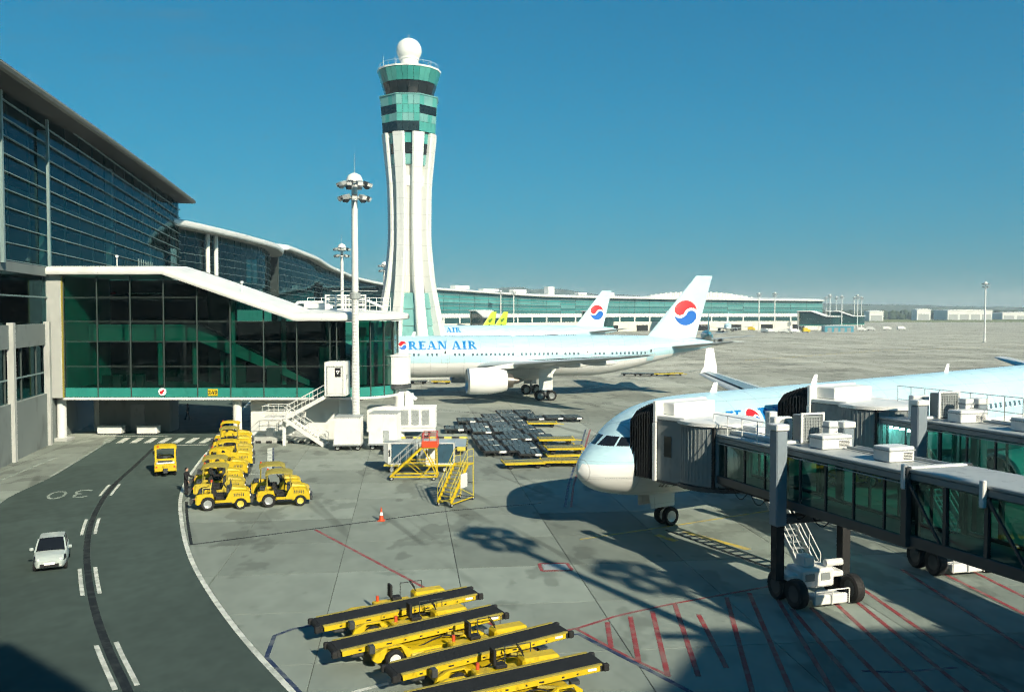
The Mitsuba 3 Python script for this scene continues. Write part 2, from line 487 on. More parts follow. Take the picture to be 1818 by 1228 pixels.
def wall_at(y, off=0.0):
    """on the ground line of the terminal's facade, off metres out onto the apron"""
    return np.array([-25.2 - 0.2118 * y, y]) + off * np.array([0.9783, 0.2072])


cells, slabs = [], []
slab_rng = random.Random(3)
for i in range(-5, 8):
    for j in range(-4, 9):
        c = np.array([[a, b] for a, b in ((0, 0), (1, 0), (1, 1), (0, 1))], float)
        uv = np.array([S0, S1]) + (c + [i, j]) * SLAB
        xy = uv[:, :1] * E1 + uv[:, 1:] * E2
        mid = xy.mean(0)
        px = 909 + mid[0] / mid[1] * FPX
        if not (26 < mid[1] < 88 and 280 < px < 2000):
            continue
        cells.append(Polygon(xy))
cell_area = unary_union(cells).difference(road_poly)
far_area = Polygon([(-1200, -60), (2600, -60), (2600, 1150), (-1200, 1150)]).difference(cell_area.union(road_poly))
struct('ground', M().add([[-9000, -3000, -0.35], [9000, -3000, -0.35], [9000, 6800, -0.35], [-9000, 6800, -0.35]], [[0, 1, 2, 3]]), 'grass_far', label='flat grassland around the airfield beyond the apron')
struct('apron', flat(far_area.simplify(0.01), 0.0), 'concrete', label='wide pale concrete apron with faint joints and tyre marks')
child('apron', 'joint_bed', flat(cell_area, -0.035), 'joint_dark')
for c in cells:
    g = c.buffer(-0.018, join_style=2).difference(road_poly.buffer(0.02))
    for q in getattr(g, 'geoms', [g]):
        if q.area < 0.4:
            continue
        top = 0.0 + slab_rng.uniform(-0.003, 0.001)
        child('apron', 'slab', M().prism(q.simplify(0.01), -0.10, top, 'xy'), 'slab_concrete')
struct('road', flat(road_poly, 0.0), 'asphalt', label='dark curving service road along the terminal with white lane lines')
far_rd = Polygon([gp(290, 708)[:2], gp(462, 697)[:2], gp(545, 650)[:2], gp(430, 650)[:2]])

# road lines
child('road', 'edge_line', ribbon(M(), edge, 0.22, 0.005, off=0.1), 'paint_white')
child('road', 'edge_seam', ribbon(M(), resample([gp(*p) for p in [(340, 966), (336, 945), (332, 915), (331, 890)]], 0.8), 0.16, 0.004), 'paint_black')
child('road', 'inner_edge_line', ribbon(M(), resample([gp(*p) for p in [(88, 846), (150, 810), (203, 775)]], 0.8), 0.18, 0.005), 'paint_faded')
child('road', 'inner_edge_line', ribbon(M(), resample([gp(*p) for p in [(-20, 862), (50, 832), (100, 812)]], 0.8), 0.25, 0.005), 'paint_faded')
centre_px = [(243, 1262), (222, 1215), (196, 1160), (176, 1108), (163, 1060), (156, 1015), (154, 975), (160, 935), (176, 897), (203, 860), (236, 830), (272, 796)]
centre = resample([gp(*p) for p in centre_px], 0.5)
child('road', 'centre_seam', ribbon(M(), centre, 0.30, 0.005), 'paint_black')
py_of = lambda p: 614 - FPX * math.tan(math.atan2(p[2] - CAM_H, p[1]) + TILT)
for y0, y1 in ((858, 880), (918, 951), (1005, 1055), (1139, 1222)):
    seg = np.array([p for p in centre if y0 <= py_of(p) <= y1])
    for s in (-0.33, 0.33):
        child('road', 'lane_dash', ribbon(M(), seg, 0.17, 0.009, off=s), 'paint_white')
# zebra crossing under the gate building and stop lines
for k in range(8):
    a, b = gp(187 + k * 24.5, 786), gp(202 + k * 24.5, 777)
    child('road', 'crossing_bar', ribbon(M(), [a, b], 0.62, 0.005), 'paint_white' if k else 'paint_faded')
child('road', 'stop_line', ribbon(M(), [gp(275, 790), gp(372, 789)], 0.28, 0.005), 'paint_white')
child('road', 'stop_line', ribbon(M(), [gp(203, 773.5), gp(298, 773.5)], 0.22, 0.005), 'paint_white')
# "30" painted for the drivers who come towards us
cx, cy = gp(122, 877)[:2]
ang = math.atan2(*(gp(176, 897) - gp(236, 830))[[1, 0]])


def stroke_glyph(lines, w):
    return unary_union([LineString(l).buffer(w / 2, cap_style=2, join_style=2) for l in lines])


arc = lambda x, y, rx, ry, a0, a1: [(x + rx * math.cos(a), y + ry * math.sin(a)) for a in np.radians(np.linspace(a0, a1, 15))]
three = stroke_glyph([arc(.42, .73, .32, .25, 155, -85), arc(.42, .25, .36, .25, 85, -155)], .13)
zero = stroke_glyph([arc(.42, .49, .36, .49, 0, 360)], .13)
num = unary_union([three, affinity.translate(zero, 1.15, 0)])
num = affinity.scale(num, 1.35, 2.5, origin=(1.05, 0.48))
num = affinity.translate(num, -1.05, -0.48)
num = affinity.rotate(num, 197, origin=(0, 0))
num = affinity.translate(num, cx, cy)
child('road', 'speed_number', flat(num, 0.005), 'paint_faded')

# apron lines
def line(px, w, mat, name, z=0.006, step=1.0, smooth=False):
    child('apron', name, ribbon(M(), resample([gp(*p) for p in px], step, smooth), w, z), mat)


line([(334, 967), (560, 938), (800, 906), (960, 893)], 0.13, 'paint_black', 'safety_line')
line([(560, 940), (760, 1046), (900, 1122), (960, 1155)], 0.16, 'paint_red', 'red_line')
line([(473, 1166), (490, 1121), (560, 1109), (660, 1091)], 0.17, 'paint_blue', 'blue_line')
line([(473, 1166), (532, 1228), (562, 1262)], 0.16, 'paint_blue', 'blue_line')
line([(540, 1262), (612, 1232), (690, 1212)], 0.2, 'paint_white', 'white_line')
line([(945, 1137), (1022, 1122), (1180, 1203), (1230, 1230)], 0.20, 'paint_blue', 'blue_line')
line([(944, 1130), (1024, 1115), (1100, 1091), (1200, 1070), (1390, 1036)], 0.14, 'paint_red', 'red_line')
line([(1024, 1116), (1100, 1158), (1190, 1200)], 0.14, 'paint_red', 'red_line')
hatch = [((1078, 1104), (1085, 1148)), ((1119, 1094), (1134, 1174)), ((1158, 1084), (1186, 1200)), ((1198, 1072), (1240, 1200)), ((1240, 1090), (1290, 1185)),
         ((1290, 1060), (1345, 1262)), ((1330, 1052), (1420, 1262)), ((1370, 1046), (1500, 1262)), ((1405, 1080), (1560, 1262)), ((1440, 1078), (1620, 1262)),
         ((1470, 1058), (1690, 1262)), ((1487, 1040), (1760, 1262)), ((1510, 1030), (1830, 1255)), ((1600, 1010), (1880, 1190)), ((1660, 1010), (1900, 1130)), ((1710, 1005), (1900, 1100))]
for a, b in hatch:
    line([a, b], 0.19, 'paint_red', 'hatch_bar', z=0.010)
for a, b in (((957, 1000), (1006, 999)), ((1006, 999), (1016, 1011)), ((1016, 1012), (962, 1013)), ((962, 1013), (957, 1000))):
    line([a, b], 0.16, 'paint_red', 'box_line')
child('apron', 'pit_cover', flat(Polygon([gp(962, 1001.5)[:2], gp(1004, 1000.5)[:2], gp(1010, 1010.5)[:2], gp(966, 1011.5)[:2]]), 0.008), 'grey_metal')
line([(1030, 957), (1180, 935), (1335, 911), (1440, 893)], 0.16, 'paint_yellow', 'lead_in_line')
line([(1213, 943), (1330, 975)], 0.42, 'paint_yellow', 'stop_bar')
line([(1165, 949), (1200, 960)], 0.4, 'paint_yellow', 'stop_bar')
for k in range(17):
    t = k / 16
    a = np.array([1188 + (1376 - 1188) * t, 943 + (1012 - 943) * t])
    line([a, a + np.array([15 + 4 * t, 3.0 + 2 * t])], 0.17 , 'paint_black', 'position_bar', z=0.005)
line([(1180, 940), (1384, 1012)], 0.07, 'paint_black', 'position_line', z=0.009)
line([(1207, 943), (1400, 1008)], 0.07, 'paint_black', 'position_line', z=0.009)
line([(1048, 762), (1018, 862), (1014, 900)], 0.14, 'paint_red', 'red_line')
line([(1040, 762), (1009, 862), (1003, 900)], 0.16, 'paint_blue', 'blue_line')
line([(480, 795), (480, 833)], 0.5, 'paint_white', 'white_line')
line([(485, 795), (485, 833)], 0.16, 'paint_blue', 'blue_line', z=0.011)
line([(440, 842), (505, 841)], 0.12, 'paint_white', 'white_line')
line([(445, 808), (478, 805)], 0.12, 'paint_faded', 'white_line')
line([(690, 727), (780, 727), (960, 744), (1050, 752)], 0.12, 'paint_black', 'seam_line')
line([(980, 700), (1250, 655), (1500, 640)], 0.35, 'paint_faded', 'taxi_line')
line([(1320, 640), (1560, 622), (1900, 612)], 0.35, 'paint_yellow', 'taxi_line')
line([(1330, 607), (1600, 600), (1900, 596)], 0.5, 'paint_faded', 'taxi_line')
line([(1530, 1190), (1560, 1195), (1700, 1184)], 0.14, 'paint_blue', 'blue_line')

# distant hills and the wooded edge of the airfield
def hill(name, pts, y, depth, seed):
    xs = np.linspace(pts[0][0], pts[-1][0], 140)
    zs = np.interp(xs, [p[0] for p in pts], [p[1] for p in pts])
    rows = []
    for t in np.linspace(0, 1, 9):
        prof = math.sin(math.pi * min(t * 1.0, 1.0) / 2) if t <= 0.55 else math.cos((t - 0.55) / 0.45 * math.pi / 2)
        q = np.c_[xs, np.full_like(xs, y + depth * t), zs * max(prof, 0)]
        q[:, 2] *= 0.82 + 0.36 * meshkit.fbm(np.c_[xs / 160, np.full_like(xs, t * 4), xs * 0 + seed], 4)
        q[:, 2] -= 0.5
        rows.append(q)
    struct(name, M().grid(np.array(rows)), 'hill', smooth=True, label='low blue wooded hills on the horizon')


hill('hills', [(-1900, 30), (-800, 55), (-280, 82), (40, 104), (220, 96), (580, 64), (1080, 50), (1900, 34), (3000, 42)], 2600, 1200, 1)
# ------------------------------------------------------------------ terminal, concourses, gate buildings
def outward(p):
    d = np.gradient(np.asarray(p, float)[:, :2], axis=0)
    d /= np.linalg.norm(d, axis=1, keepdims=True)
    return np.stack([d[:, 1], -d[:, 0]], 1)


def sweep(m, pts, prof, zs):
    """profile points (outward offset, height over zs) swept along the plan line"""
    o = outward(pts)
    P = np.stack([np.c_[pts[:, :2] + o * a, zs + b] for a, b in prof], 1)
    return m.grid(P[:, ::-1])


def wall_strip(m, pts, off, z0, z1):
    p = np.asarray(pts)[:, :2] + outward(pts) * off
    z0, z1 = np.broadcast_to(z0, len(p)), np.broadcast_to(z1, len(p))
    return m.grid(np.stack([np.c_[p, z0], np.c_[p, z1]], 1)[::-1])


def block_strip(m, pts, o0, o1, z0, z1):
    """a solid band along the plan line between two outward offsets and two heights"""
    n = len(pts)
    prof = [(o0, 0), (o1, 0), (o1, 1), (o0, 1), (o0, 0)]
    o = outward(pts)
    z0, z1 = np.broadcast_to(z0, n).astype(float), np.broadcast_to(z1, n).astype(float)
    P = np.stack([np.c_[pts[:, :2] + o * a, z0 + (z1 - z0) * b] for a, b in prof], 1)
    m.grid(P[:, ::-1])
    for k, flip in ((0, False), (n - 1, True)):
        q = P[k, :4]
        m.add(q if flip else q[::-1], [[0, 1, 2, 3]])
    return m


def facade(t, pts, zbase, ztop, rows, bay, glass, fin=(0.20, 0.065), back=6.0, roof_prof=None, fin_mat='fin_metal', mull=0.07, fin_off=0.32, roof_mat='roof_white', soffit_mat='soffit_light'):
    """glazed curtain wall along the plan line: panes, fins, mullions, a dark room behind and an overhanging roof"""
    pts = resample(pts, bay, smooth=True)
    zt = np.interp(np.linspace(0, 1, len(pts)), np.linspace(0, 1, len(ztop)), ztop)
    o = outward(pts)
    hs = np.linspace(zbase, 1.0, 2)
    n_rows = rows
    first = zbase
    step = (zt.max() - zbase) / n_rows
    for i in range(len(pts) - 1):
        for r in range(n_rows):
            za, zb = first + r * step, first + (r + 1) * step
            a, b = min(zb, zt[i]), min(zb, zt[i + 1])
            if a - za < 0.05 or b - za < 0.05:
                continue
            g = 0.03
            p, q = pts[i, :2], pts[i + 1, :2]
            e = (q - p) / np.linalg.norm(q - p) * g
            p, q = p + e, q - e
            m = M().add([[*p, za + g], [*q, za + g], [*q, b - g], [*p, a - g]], [[0, 1, 2, 3]])
            t.add('glass_pane', m, glass)
    for r in range(n_rows):
        z = first + r * step
        t.add('fin', block_strip(M(), pts, fin_off - fin[0], fin_off, z - fin[1] / 2, z + fin[1] / 2), fin_mat)
    for i in range(len(pts)):
        m = M()
        c = pts[i, :2] - o[i] * 0.10
        m.bar([*c, zbase - 0.02], [*c, zt[i] - 0.02], mull, 0.16, up=[*o[i], 0])
        t.add('mullion', m, 'mullion')
    m = M()
    wall_strip(m, pts, -back, 0.0, zt)
    for k in (0, len(pts) - 1):
        a, b = pts[k, :2] - o[k] * 0.25, pts[k, :2] - o[k] * back
        m.add([[*a, 0], [*b, 0], [*b, zt[k]], [*a, zt[k]]], [[0, 1, 2, 3]])
    t.add('inner_wall', m, 'interior_dark')
    m = M()
    z = zbase + 0.0
    while z < zt.max() - 4:
        block_strip(m, pts, -back, -0.4, z - 0.5, z - 0.02)
        z += 6.3
    t.add('floor', m, 'interior_mid')
    prof = roof_prof or [(-16, 2.2), (-8, 1.8), (0, 1.1), (2.2, 0.62), (2.8, 0.42), (3.0, 0.12), (2.9, -0.12), (2.6, -0.2)]
    t.add('roof', sweep(M(), pts, prof, zt), roof_mat, smooth=40)
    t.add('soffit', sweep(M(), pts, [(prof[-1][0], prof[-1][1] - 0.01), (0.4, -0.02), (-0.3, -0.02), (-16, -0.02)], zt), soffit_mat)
    m = M()
    for k, flip in ((0, 1), (len(pts) - 1, -1)):
        q = np.array([[*(pts[k, :2] + o[k] * a), zt[k] + b] for a, b in prof])
        c = np.array([[*(pts[k, :2] + o[k] * -16), zt[k] - 0.02]])
        n = len(q)
        m.add(np.vstack([q, c]), [[i, i + 1, n] if flip > 0 else [i + 1, i, n] for i in range(n - 1)])
    t.add('roof_end', m, roof_mat)
    return pts, zt, o


# --- the tall terminal on the left
t = Thing()
TW = np.array([wall_at(y) for y in np.linspace(24, 161, 12)])
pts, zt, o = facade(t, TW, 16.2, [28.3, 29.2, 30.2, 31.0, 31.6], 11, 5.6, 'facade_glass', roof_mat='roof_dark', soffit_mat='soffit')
lowpts = resample([wall_at(y) for y in (24, 83.2)], 4.0)
t.add('base_wall', block_strip(M(), lowpts, -0.5, 0.35, -0.3, 4.7), 'concrete_wall')
t.add('wall_band', block_strip(M(), lowpts, -0.5, 0.30, 9.1, 11.0), 'concrete_wall')
t.add('wall_band', block_strip(M(), lowpts, -0.5, 0.28, 15.3, 16.15), 'concrete_wall')
for z0, z1 in ((4.7, 9.1), (11.0, 15.3)):
    for i in range(len(lowpts) - 1):
        p, q = lowpts[i], lowpts[i + 1]
        e = (q - p) / np.linalg.norm(q - p) * 0.04
        t.add('window_pane', M().add([[*(p + e), z0 + 0.03], [*(q - e), z0 + 0.03], [*(q - e), z1 - 0.03], [*(p + e), z1 - 0.03]], [[0, 1, 2, 3]]), 'facade_glass')
for y in (52, 62, 72.0, 81.5):
    c = wall_at(y, 0.38)
    t.add('pilaster', M().bar([*c, 0], [*c, 11.2], 0.55, 0.5, up=[0.978, 0.207, 0]), 'concrete_light')
for i in range(0, len(lowpts), 1):
    c = lowpts[i] + np.array([0.978, 0.207]) * 0.05
    t.add('window_post', M().bar([*c, 4.7], [*c, 9.1], 0.12, 0.12, up=[0.978, 0.207, 0]), 'mullion')
for z in (6.6, 13.4):
    t.add('window_rail', block_strip(M(), lowpts, 0.02, 0.14, z - 0.06, z + 0.06), 'fin_metal')
low2 = resample([wall_at(y) for y in (83.2, 161)], 6.0)
t.add('base_wall', block_strip(M(), low2, -0.5, 0.3, -0.3, 16.1), 'concrete_wall')
for y, w in ((70.2, 0.35), (82.2, 0.28), (88.5, 1.1), (115, 1.1), (141, 1.1)):
    c = wall_at(y, 0.5 if w < 0.5 else -1.6)
    t.add('column', M().bar([*c, 15.9], [*c, 29.2 + (y - 70) * 0.02], w, w * 0.8, up=[0.978, 0.207, 0]), 'fin_metal' if w < 0.5 else 'interior_wall')
for k in range(7):
    c = wall_at(120 + k * 1.6, 1.0)
    t.add('roof_rail_post', M().tube([*c, 16.1], [*c, 19.2], 0.06, n=5), 'fin_metal')
t.place('terminal_building', None, 'tall dark glass terminal with thin horizontal fins and a deep overhanging roof on the left', 'terminal')

# --- the lower concourse that goes on behind it, in two roofs
def concourse(plan, ztop, zb, rows, bay, label, overhang, cols=()):
    t = Thing()
    prof = [(-14, 1.8), (-6, 1.7), (0, 1.4), (overhang - 0.4, 1.05), (overhang - 0.08, 0.85), (overhang, 0.6), (overhang, 0.15), (overhang - 0.15, -0.1), (overhang - 0.4, -0.2)]
    pts, zt, o = facade(t, np.array(plan, float), zb, ztop, rows, bay, 'facade_glass', roof_prof=prof)
    t.add('base_wall', block_strip(M(), pts, -0.5, 0.3, -0.3, zb - 0.05), 'concrete_light')
    for a, off in cols:
        k = int(a * (len(pts) - 1))
        c = pts[k, :2] + o[k] * off
        t.add('column', M().tube([*c, zb], [*c, zt[k]], 0.42, n=10), 'white_paint')
    return t


concourse([(-62.0, 156), (-60.4, 175), (-59.6, 195), (-59.5, 212), (-61.5, 228), (-65.5, 243), (-72, 254), (-82, 258)], [27.4, 27.5, 27.5, 27.4], 12.6, 10, 4.2,
          '', 3.6, [(0.20, 0.6), (0.26, 0.6)]).place('concourse', None, 'low glass concourse with a white edged curving roof, behind the gate building', 'terminal')
concourse([(-64.5, 250), (-66, 290), (-70, 340), (-71, 390), (-68, 430), (-62, 462)], [29.6, 29.2, 28.0, 26.5, 25.2], 12.0, 10, 8.0,
          '', 3.0).place('concourse', None, 'further glass concourse with a white roof edge, left of the control tower', 'terminal')

# --- the far terminal across the apron
t = Thing()
far = resample([(-62, 455), (-38, 480), (0, 525), (40, 562), (100, 600), (160, 622), (219, 636)], 12.0)
n = len(far)
fo = outward(far)
fz = np.interp(np.linspace(0, 1, n), [0, 0.12, 0.35, 1], [24.6, 23.6, 21.4, 19.9])
prof = [(-26, 2.6), (-12, 2.2), (0, 1.4), (2.6, 0.9), (3.0, 0.4), (2.6, 0.0)]
t.add('roof', sweep(M(), far, prof, fz), 'roof_white', smooth=40)
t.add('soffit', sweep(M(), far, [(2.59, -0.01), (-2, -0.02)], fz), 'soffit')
for i in range(n - 1):
    p, q = far[i], far[i + 1]
    hgt = np.array([fz[i], fz[i + 1]])
    for r in range(6):
        za, zb = 11.6 + (hgt - 11.6) * r / 6, 11.6 + (hgt - 11.6) * (r + 1) / 6
        e = (q - p) / np.linalg.norm(q - p) * 0.1
        t.add('glass_panel', M().add([[*(p + e), za[0] + 0.06], [*(q - e), za[1] + 0.06], [*(q - e), zb[1] - 0.06], [*(p + e), zb[0] - 0.06]], [[0, 1, 2, 3]]),
              ('far_glass', 'far_glass_mid', 'far_glass', 'far_glass_light', 'far_glass_mid', 'far_glass')[r if (i * 7) % 11 else (r + 1) % 6])
    m = M()
    e = (q - p) / np.linalg.norm(q - p)
    block_strip(m, np.array([p + e * 0.9, q - e * 0.1]), -0.4, 0.05, 6.2, 9.2)
    t.add('window', m, 'far_glass_dark')
    if i % 2 == 0:
        t.add('opening', block_strip(M(), np.array([p + e * 1.5, q - e * 1.5]), -0.2, 0.42, 0.0, 3.9), 'dark_void')
for r in range(7):
    z = 11.6 + (fz - 11.6) * r / 6
    t.add('fin', block_strip(M(), far, 0.08, 0.40, z - 0.12, z + 0.12), 'fin_metal')
t.add('white_band', block_strip(M(), far, -0.5, 0.5, 9.2, 11.4), 'white_block')
t.add('base_wall', block_strip(M(), far, -0.5, 0.35, -0.3, 6.2), 'concrete_warm')
t.add('wall', block_strip(M(), far, -1.0, -0.3, 6.0, 9.3), 'white_block')
t.add('inner_wall', wall_strip(M(), far, -0.9, 11, fz), 'interior_dark')
for i in range(n):
    c = far[i] + fo[i] * 0.1
    t.add('pier', M().bar([*c, 6.15], [*c, 9.25], 0.9, 0.6, up=[*fo[i], 0]), 'white_block')
r2 = random.Random(5)
s = 0.18
while s < 0.62:
    i = int(s * (n - 1))
    c = far[i] - fo[i] * r2.uniform(9, 12)
    w, h = r2.uniform(5, 14), r2.uniform(1.2, 2.2)
    if abs(s - 0.40) < 0.04:
        w, h = 5, 4.6
    d = np.array([-fo[i][1], fo[i][0]])
    a, b = c - d * w / 2, c + d * w / 2
    t.add('roof_plant', M().bar([*a, fz[i] + 2.2 + h / 2], [*b, fz[i] + 2.2 + h / 2], 4.0, h), 'white_block')
    s += r2.uniform(0.055, 0.09)
# the ribbed skylight vault over the far roof
m = M()
for k in range(44):
    u = k / 43
    i = 0.60 + 0.25 * u
    x = np.interp(i * (n - 1), np.arange(n), far[:, 0])
    y = np.interp(i * (n - 1), np.arange(n), far[:, 1]) + 10
    h = 4.6 * min(1, math.sin(math.pi * min(max(u, 0.02), 0.98)) ** 0.55)
    m.box(x - 0.85, x + 0.6, y, y + 16, 20.5, 21.6 + h + 0.5 * (k % 2), 0.15)
t.add('skylight_rib', m, 'white_block', stuff=True)
t.place('far_terminal', None, 'long low teal glass terminal with a white roof far across the apron', 'terminal')

# --- the sloping glass gate building
def gate_building():
    t = Thing()
    XC, RAD = 26.6, 5.0
    knots_x, knots_z = [-0.6, 11.0, 22.9, 33], [15.35, 15.35, 11.15, 11.15]
    under = lambda x: float(np.interp(x, knots_x, knots_z))
    # outline of the glass, anticlockwise seen from above from the near left corner
    outline = [(k * 3.06, 0.0) for k in range(9)] + [(26.6, 0.0)]
    outline = [(1.5, 0.0)] + [(1.5 + k * 3.06, 0.0) for k in range(1, 9)]
    arc = [(XC + RAD * math.sin(a), RAD - RAD * math.cos(a)) for a in np.radians(np.linspace(0, 180, 11))]
    outline = [p for p in outline if p[0] < XC - 0.6] + arc
    rows = [5.1, 7.05, 9.35, 11.2, 13.4, 15.4]
    for (xa, ya), (xb, yb) in zip(outline[:-1], outline[1:]):
        d = np.array([xb - xa, yb - ya])
        e = d / np.linalg.norm(d)
        nrm = np.array([e[1], -e[0]])
        pa, pb = np.array([xa, ya]) + e * 0.03, np.array([xb, yb]) - e * 0.03
        t.add('spandrel', M().hexa([[*(pa), 4.22], [*pb, 4.22], [*(pb - nrm * 0.1), 4.22], [*(pa - nrm * 0.1), 4.22], [*pa, 5.07], [*pb, 5.07], [*(pb - nrm * 0.1), 5.07], [*(pa - nrm * 0.1), 5.07]]), 'spandrel_green')
        for z0, z1 in zip(rows[:-1], rows[1:]):
            a, b = min(z1, under(xa)), min(z1, under(xb))
            if max(a, b) - z0 < 0.15:
                continue
            a, b = max(a, z0 + 0.02), max(b, z0 + 0.02)
            t.add('glass_pane', M().add([[*pa, z0 + 0.03], [*pb, z0 + 0.03], [*pb, b - 0.03], [*pa, a - 0.03]], [[0, 1, 2, 3]]), 'green_glass')
            if z0 > 5.2:
                t.add('rail', M().bar([*(pa - nrm * 0.06), z0], [*(pb - nrm * 0.06), z0], 0.1, 0.055), 'mullion')
        t.add('mullion', M().bar([*(np.array([xa, ya]) - nrm * 0.03), 4.2], [*(np.array([xa, ya]) - nrm * 0.03), under(xa)], 0.085, 0.20, up=[*nrm, 0]), 'mullion')
    # frame at the left end, floor, sill, back wall
    t.add('end_frame', M().box(-0.1, 1.38, -0.3, 10, 4.15, 16.0, 0.03), 'concrete_light')
    t.add('end_trim', M().box(1.38, 1.47, -0.25, 0.3, 4.2, 15.3), 'yellow_dull')
    full = unary_union([sbox(1.4, 0, XC, 2 * RAD), Point(XC, RAD).buffer(RAD, 24)])
    t.add('floor', M().prism(full.buffer(-0.12), 4.0, 4.95, 'xy'), 'interior_mid')
    t.add('sill', M().prism(full.buffer(0.12).difference(full.buffer(-0.3)), 3.98, 4.19, 'xy'), 'white_metal')
    t.add('back_wall', M().box(1.45, XC - 1.0, 9.7, 9.9, 4.9, 11.1).box(1.45, 12, 9.72, 9.88, 11.1, 15.3), 'interior_dark')
    # roof with rounded nose, folded down the slope
    m = M()
    rows_p = []
    prof = [(-1.2, 0.12), (-1.32, 0.32), (-1.25, 0.62), (-1.0, 0.80), (-0.4, 0.9), (5, 1.15), (10.4, 0.9), (11.0, 0.62), (11.0, 0.3), (10.8, 0.1), (5, 0.0), (-1.2, 0.12)]
    for x in [-0.45, 2.4, 5.3, 8.2, 11.0, 14.0, 17.0, 20.0, 22.9, 25.0, 26.6]:
        rows_p.append([[x, y, under(x) + z] for y, z in prof])
    for a in np.radians([18, 36, 52, 66, 78, 86]):
        s = math.cos(a)
        rows_p.append([[XC + (RAD + 1.1) * math.sin(a), RAD + (y - RAD) * max(s, 0.04), under(30) + 0.45 + (z - 0.45) * (0.35 + 0.65 * s)] for y, z in prof])
    P = np.array(rows_p)
    m.grid(P[:, ::-1])
    c = P[0].mean(0)
    k = len(prof)
    m.add(np.vstack([P[0], [c]]), [[i, i + 1, k] for i in range(k - 1)])
    t.add('roof', m, 'roof_white', smooth=35)
    for x in (5.3, 14.0, 20.0, 25.5):
        z = under(x)
        t.add('roof_seam', M().bar([x, -1.345, z + 0.25], [x, -1.0, z + 0.845], 0.03, 0.03), 'grey_metal')
    # ramp and landings inside
    m = M().box(1.6, 12.2, 4.6, 4.75, 9.25, 10.85)
    m.hexa([[12.2, 4.6, 9.25], [23.0, 4.6, 4.9], [23.0, 4.75, 4.9], [12.2, 4.75, 9.25], [12.2, 4.6, 10.85], [23.0, 4.6, 5.4], [23.0, 4.75, 5.4], [12.2, 4.75, 10.85]])
    t.add('ramp_parapet', m, 'interior_wall')
    m = M().box(1.6, 12.2, 4.8, 9.6, 9.1, 9.35)
    m.hexa([[12.2, 4.8, 9.1], [22.6, 4.8, 4.95], [22.6, 7.2, 4.95], [12.2, 7.2, 9.1], [12.2, 4.8, 9.35], [23, 4.8, 5.1], [23, 7.2, 5.1], [12.2, 7.2, 9.35]])
    t.add('ramp', m, 'interior_mid')
    for x, z1, y in ((8.3, 9.1, 5.2), (11.4, 9.1, 6.0), (16.8, 13.2, 0.7), (14.0, 9.0, 6.5), (20.3, 11.4, 5.6), (24.6, 11.1, 6.0), (29.2, 11.1, 4.2)):
        t.add('column', M().tube([x, y, 4.9], [x, y, z1], 0.24, n=10), 'interior_wall')
    t.add('partition', M().box(14.6, 16.6, 5.4, 5.5, 4.95, 7.6).box(19.0, 20.3, 4.2, 4.3, 4.95, 6.9), 'interior_mid')
    t.add('lift_shaft', M().box(12.2, 14.6, 7.6, 9.4, 4.95, 15.0), 'interior_mid')
    t.add('kiosk', M().box(24.2, 26.0, 3.0, 4.6, 4.95, 8.9, 0.2), 'interior_mid')
    t.add('curtain', M().box(28.0, 28.9, 2.6, 2.7, 5.2, 10.6).box(29.8, 30.5, 3.6, 3.7, 5.2, 10.6), 'interior_wall')
    for x in (4.0, 5.0, 6.3, 7.2):
        t.add('seat', M().box(x, x + 0.7, 2.0, 2.6, 4.95, 6.1 + 0.25 * (x % 1)), 'interior_mid')
    t.add('exit_lamp', M().box(4.55, 4.95, 2.9, 3.0, 13.75, 13.95), 'red_paint')
    t.add('ceiling_lamp', M().box(6.0, 9.4, 3.4, 3.55, 13.8, 13.88), 'interior_wall')
    t.add('handrail', M().tube([12.4, 4.5, 10.9], [22.8, 4.5, 5.9], 0.05, n=5), 'mullion')
    # columns below and the room under the right half
    for x in (0.55, 17.0):
        c = t.add('support_column', M().tube([x, 1.2, 0], [x, 1.2, 4.0], 0.42, n=16), 'white_metal', smooth=40)
    for x in (0.55, 17.0):
        t.add('support_column', M().tube([x, 8.6, 0], [x, 8.6, 4.0], 0.42, n=16), 'white_metal', smooth=40)
        t.add('column_base', M().box(x - 0.8, x + 0.8, 0.4, 2.0, 0, 0.32, 0.04), 'concrete_light')
    return t


GX, GY = -42.75, 83.0
gate = gate_building()
gate.place('gate_building', place4(GX, GY), 'green glass gate building with a white roof that folds down to the right', 'building')
INNER = [p for p, _ in gate.parts if p.split('_')[0] in ('seat', 'kiosk', 'curtain', 'partition', 'exit', 'ceiling', 'handrail', 'rail')]
far_swap = {p: 'far_glass_dark' for p, _ in gate.parts if p.startswith('glass_pane')}
for (x, y, rz, lab) in ((190, 600, -0.62, 'distant dark gate building with a sloping roof at the right end of the far terminal'),
                        (226, 650, -0.45, 'second distant gate building with a sloping roof, behind the far light masts'),
                        (100, 585, -1.25, 'distant dark sloping gate building in front of the far terminal, between two masts'),
                        (42, 540, -1.15, 'distant dark sloping gate building behind the tail of the mid distance airliner'),
                        (-22, 478, -1.1, 'distant dark sloping gate building behind the two lime tails')):
    gate.place('gate_building', place4(x, y, 0, rz, 0.82), lab, 'building', skip=INNER, swap=far_swap)

# things fixed on or under the gate building
t = Thing()
t.add('wall', M().box(-24.75, -16.35, 85.0, 92, 0, 3.95, 0.05), 'white_block')
t.add('plinth', M().box(-25.2, -17.8, 82.6, 84.9, 0, 0.45, 0.03), 'concrete_light')
for k in range(7):
    t.add('bumper', M().box(-24.6 + k * 1.0, -24.1 + k * 1.0, 82.5, 82.58, 0.02, 0.22), 'black_rubber')
t.add('door', M().box(-20.6, -19.6, 84.94, 84.99, 0.45, 2.6), 'grey_metal')
t.add('equipment_box', M().box(-22.9, -22.2, 83.6, 84.2, 0.45, 1.25, 0.04), 'white_metal')
t.place('service_room', None, 'plain white service room under the gate building, beside the escape stair', 'building')

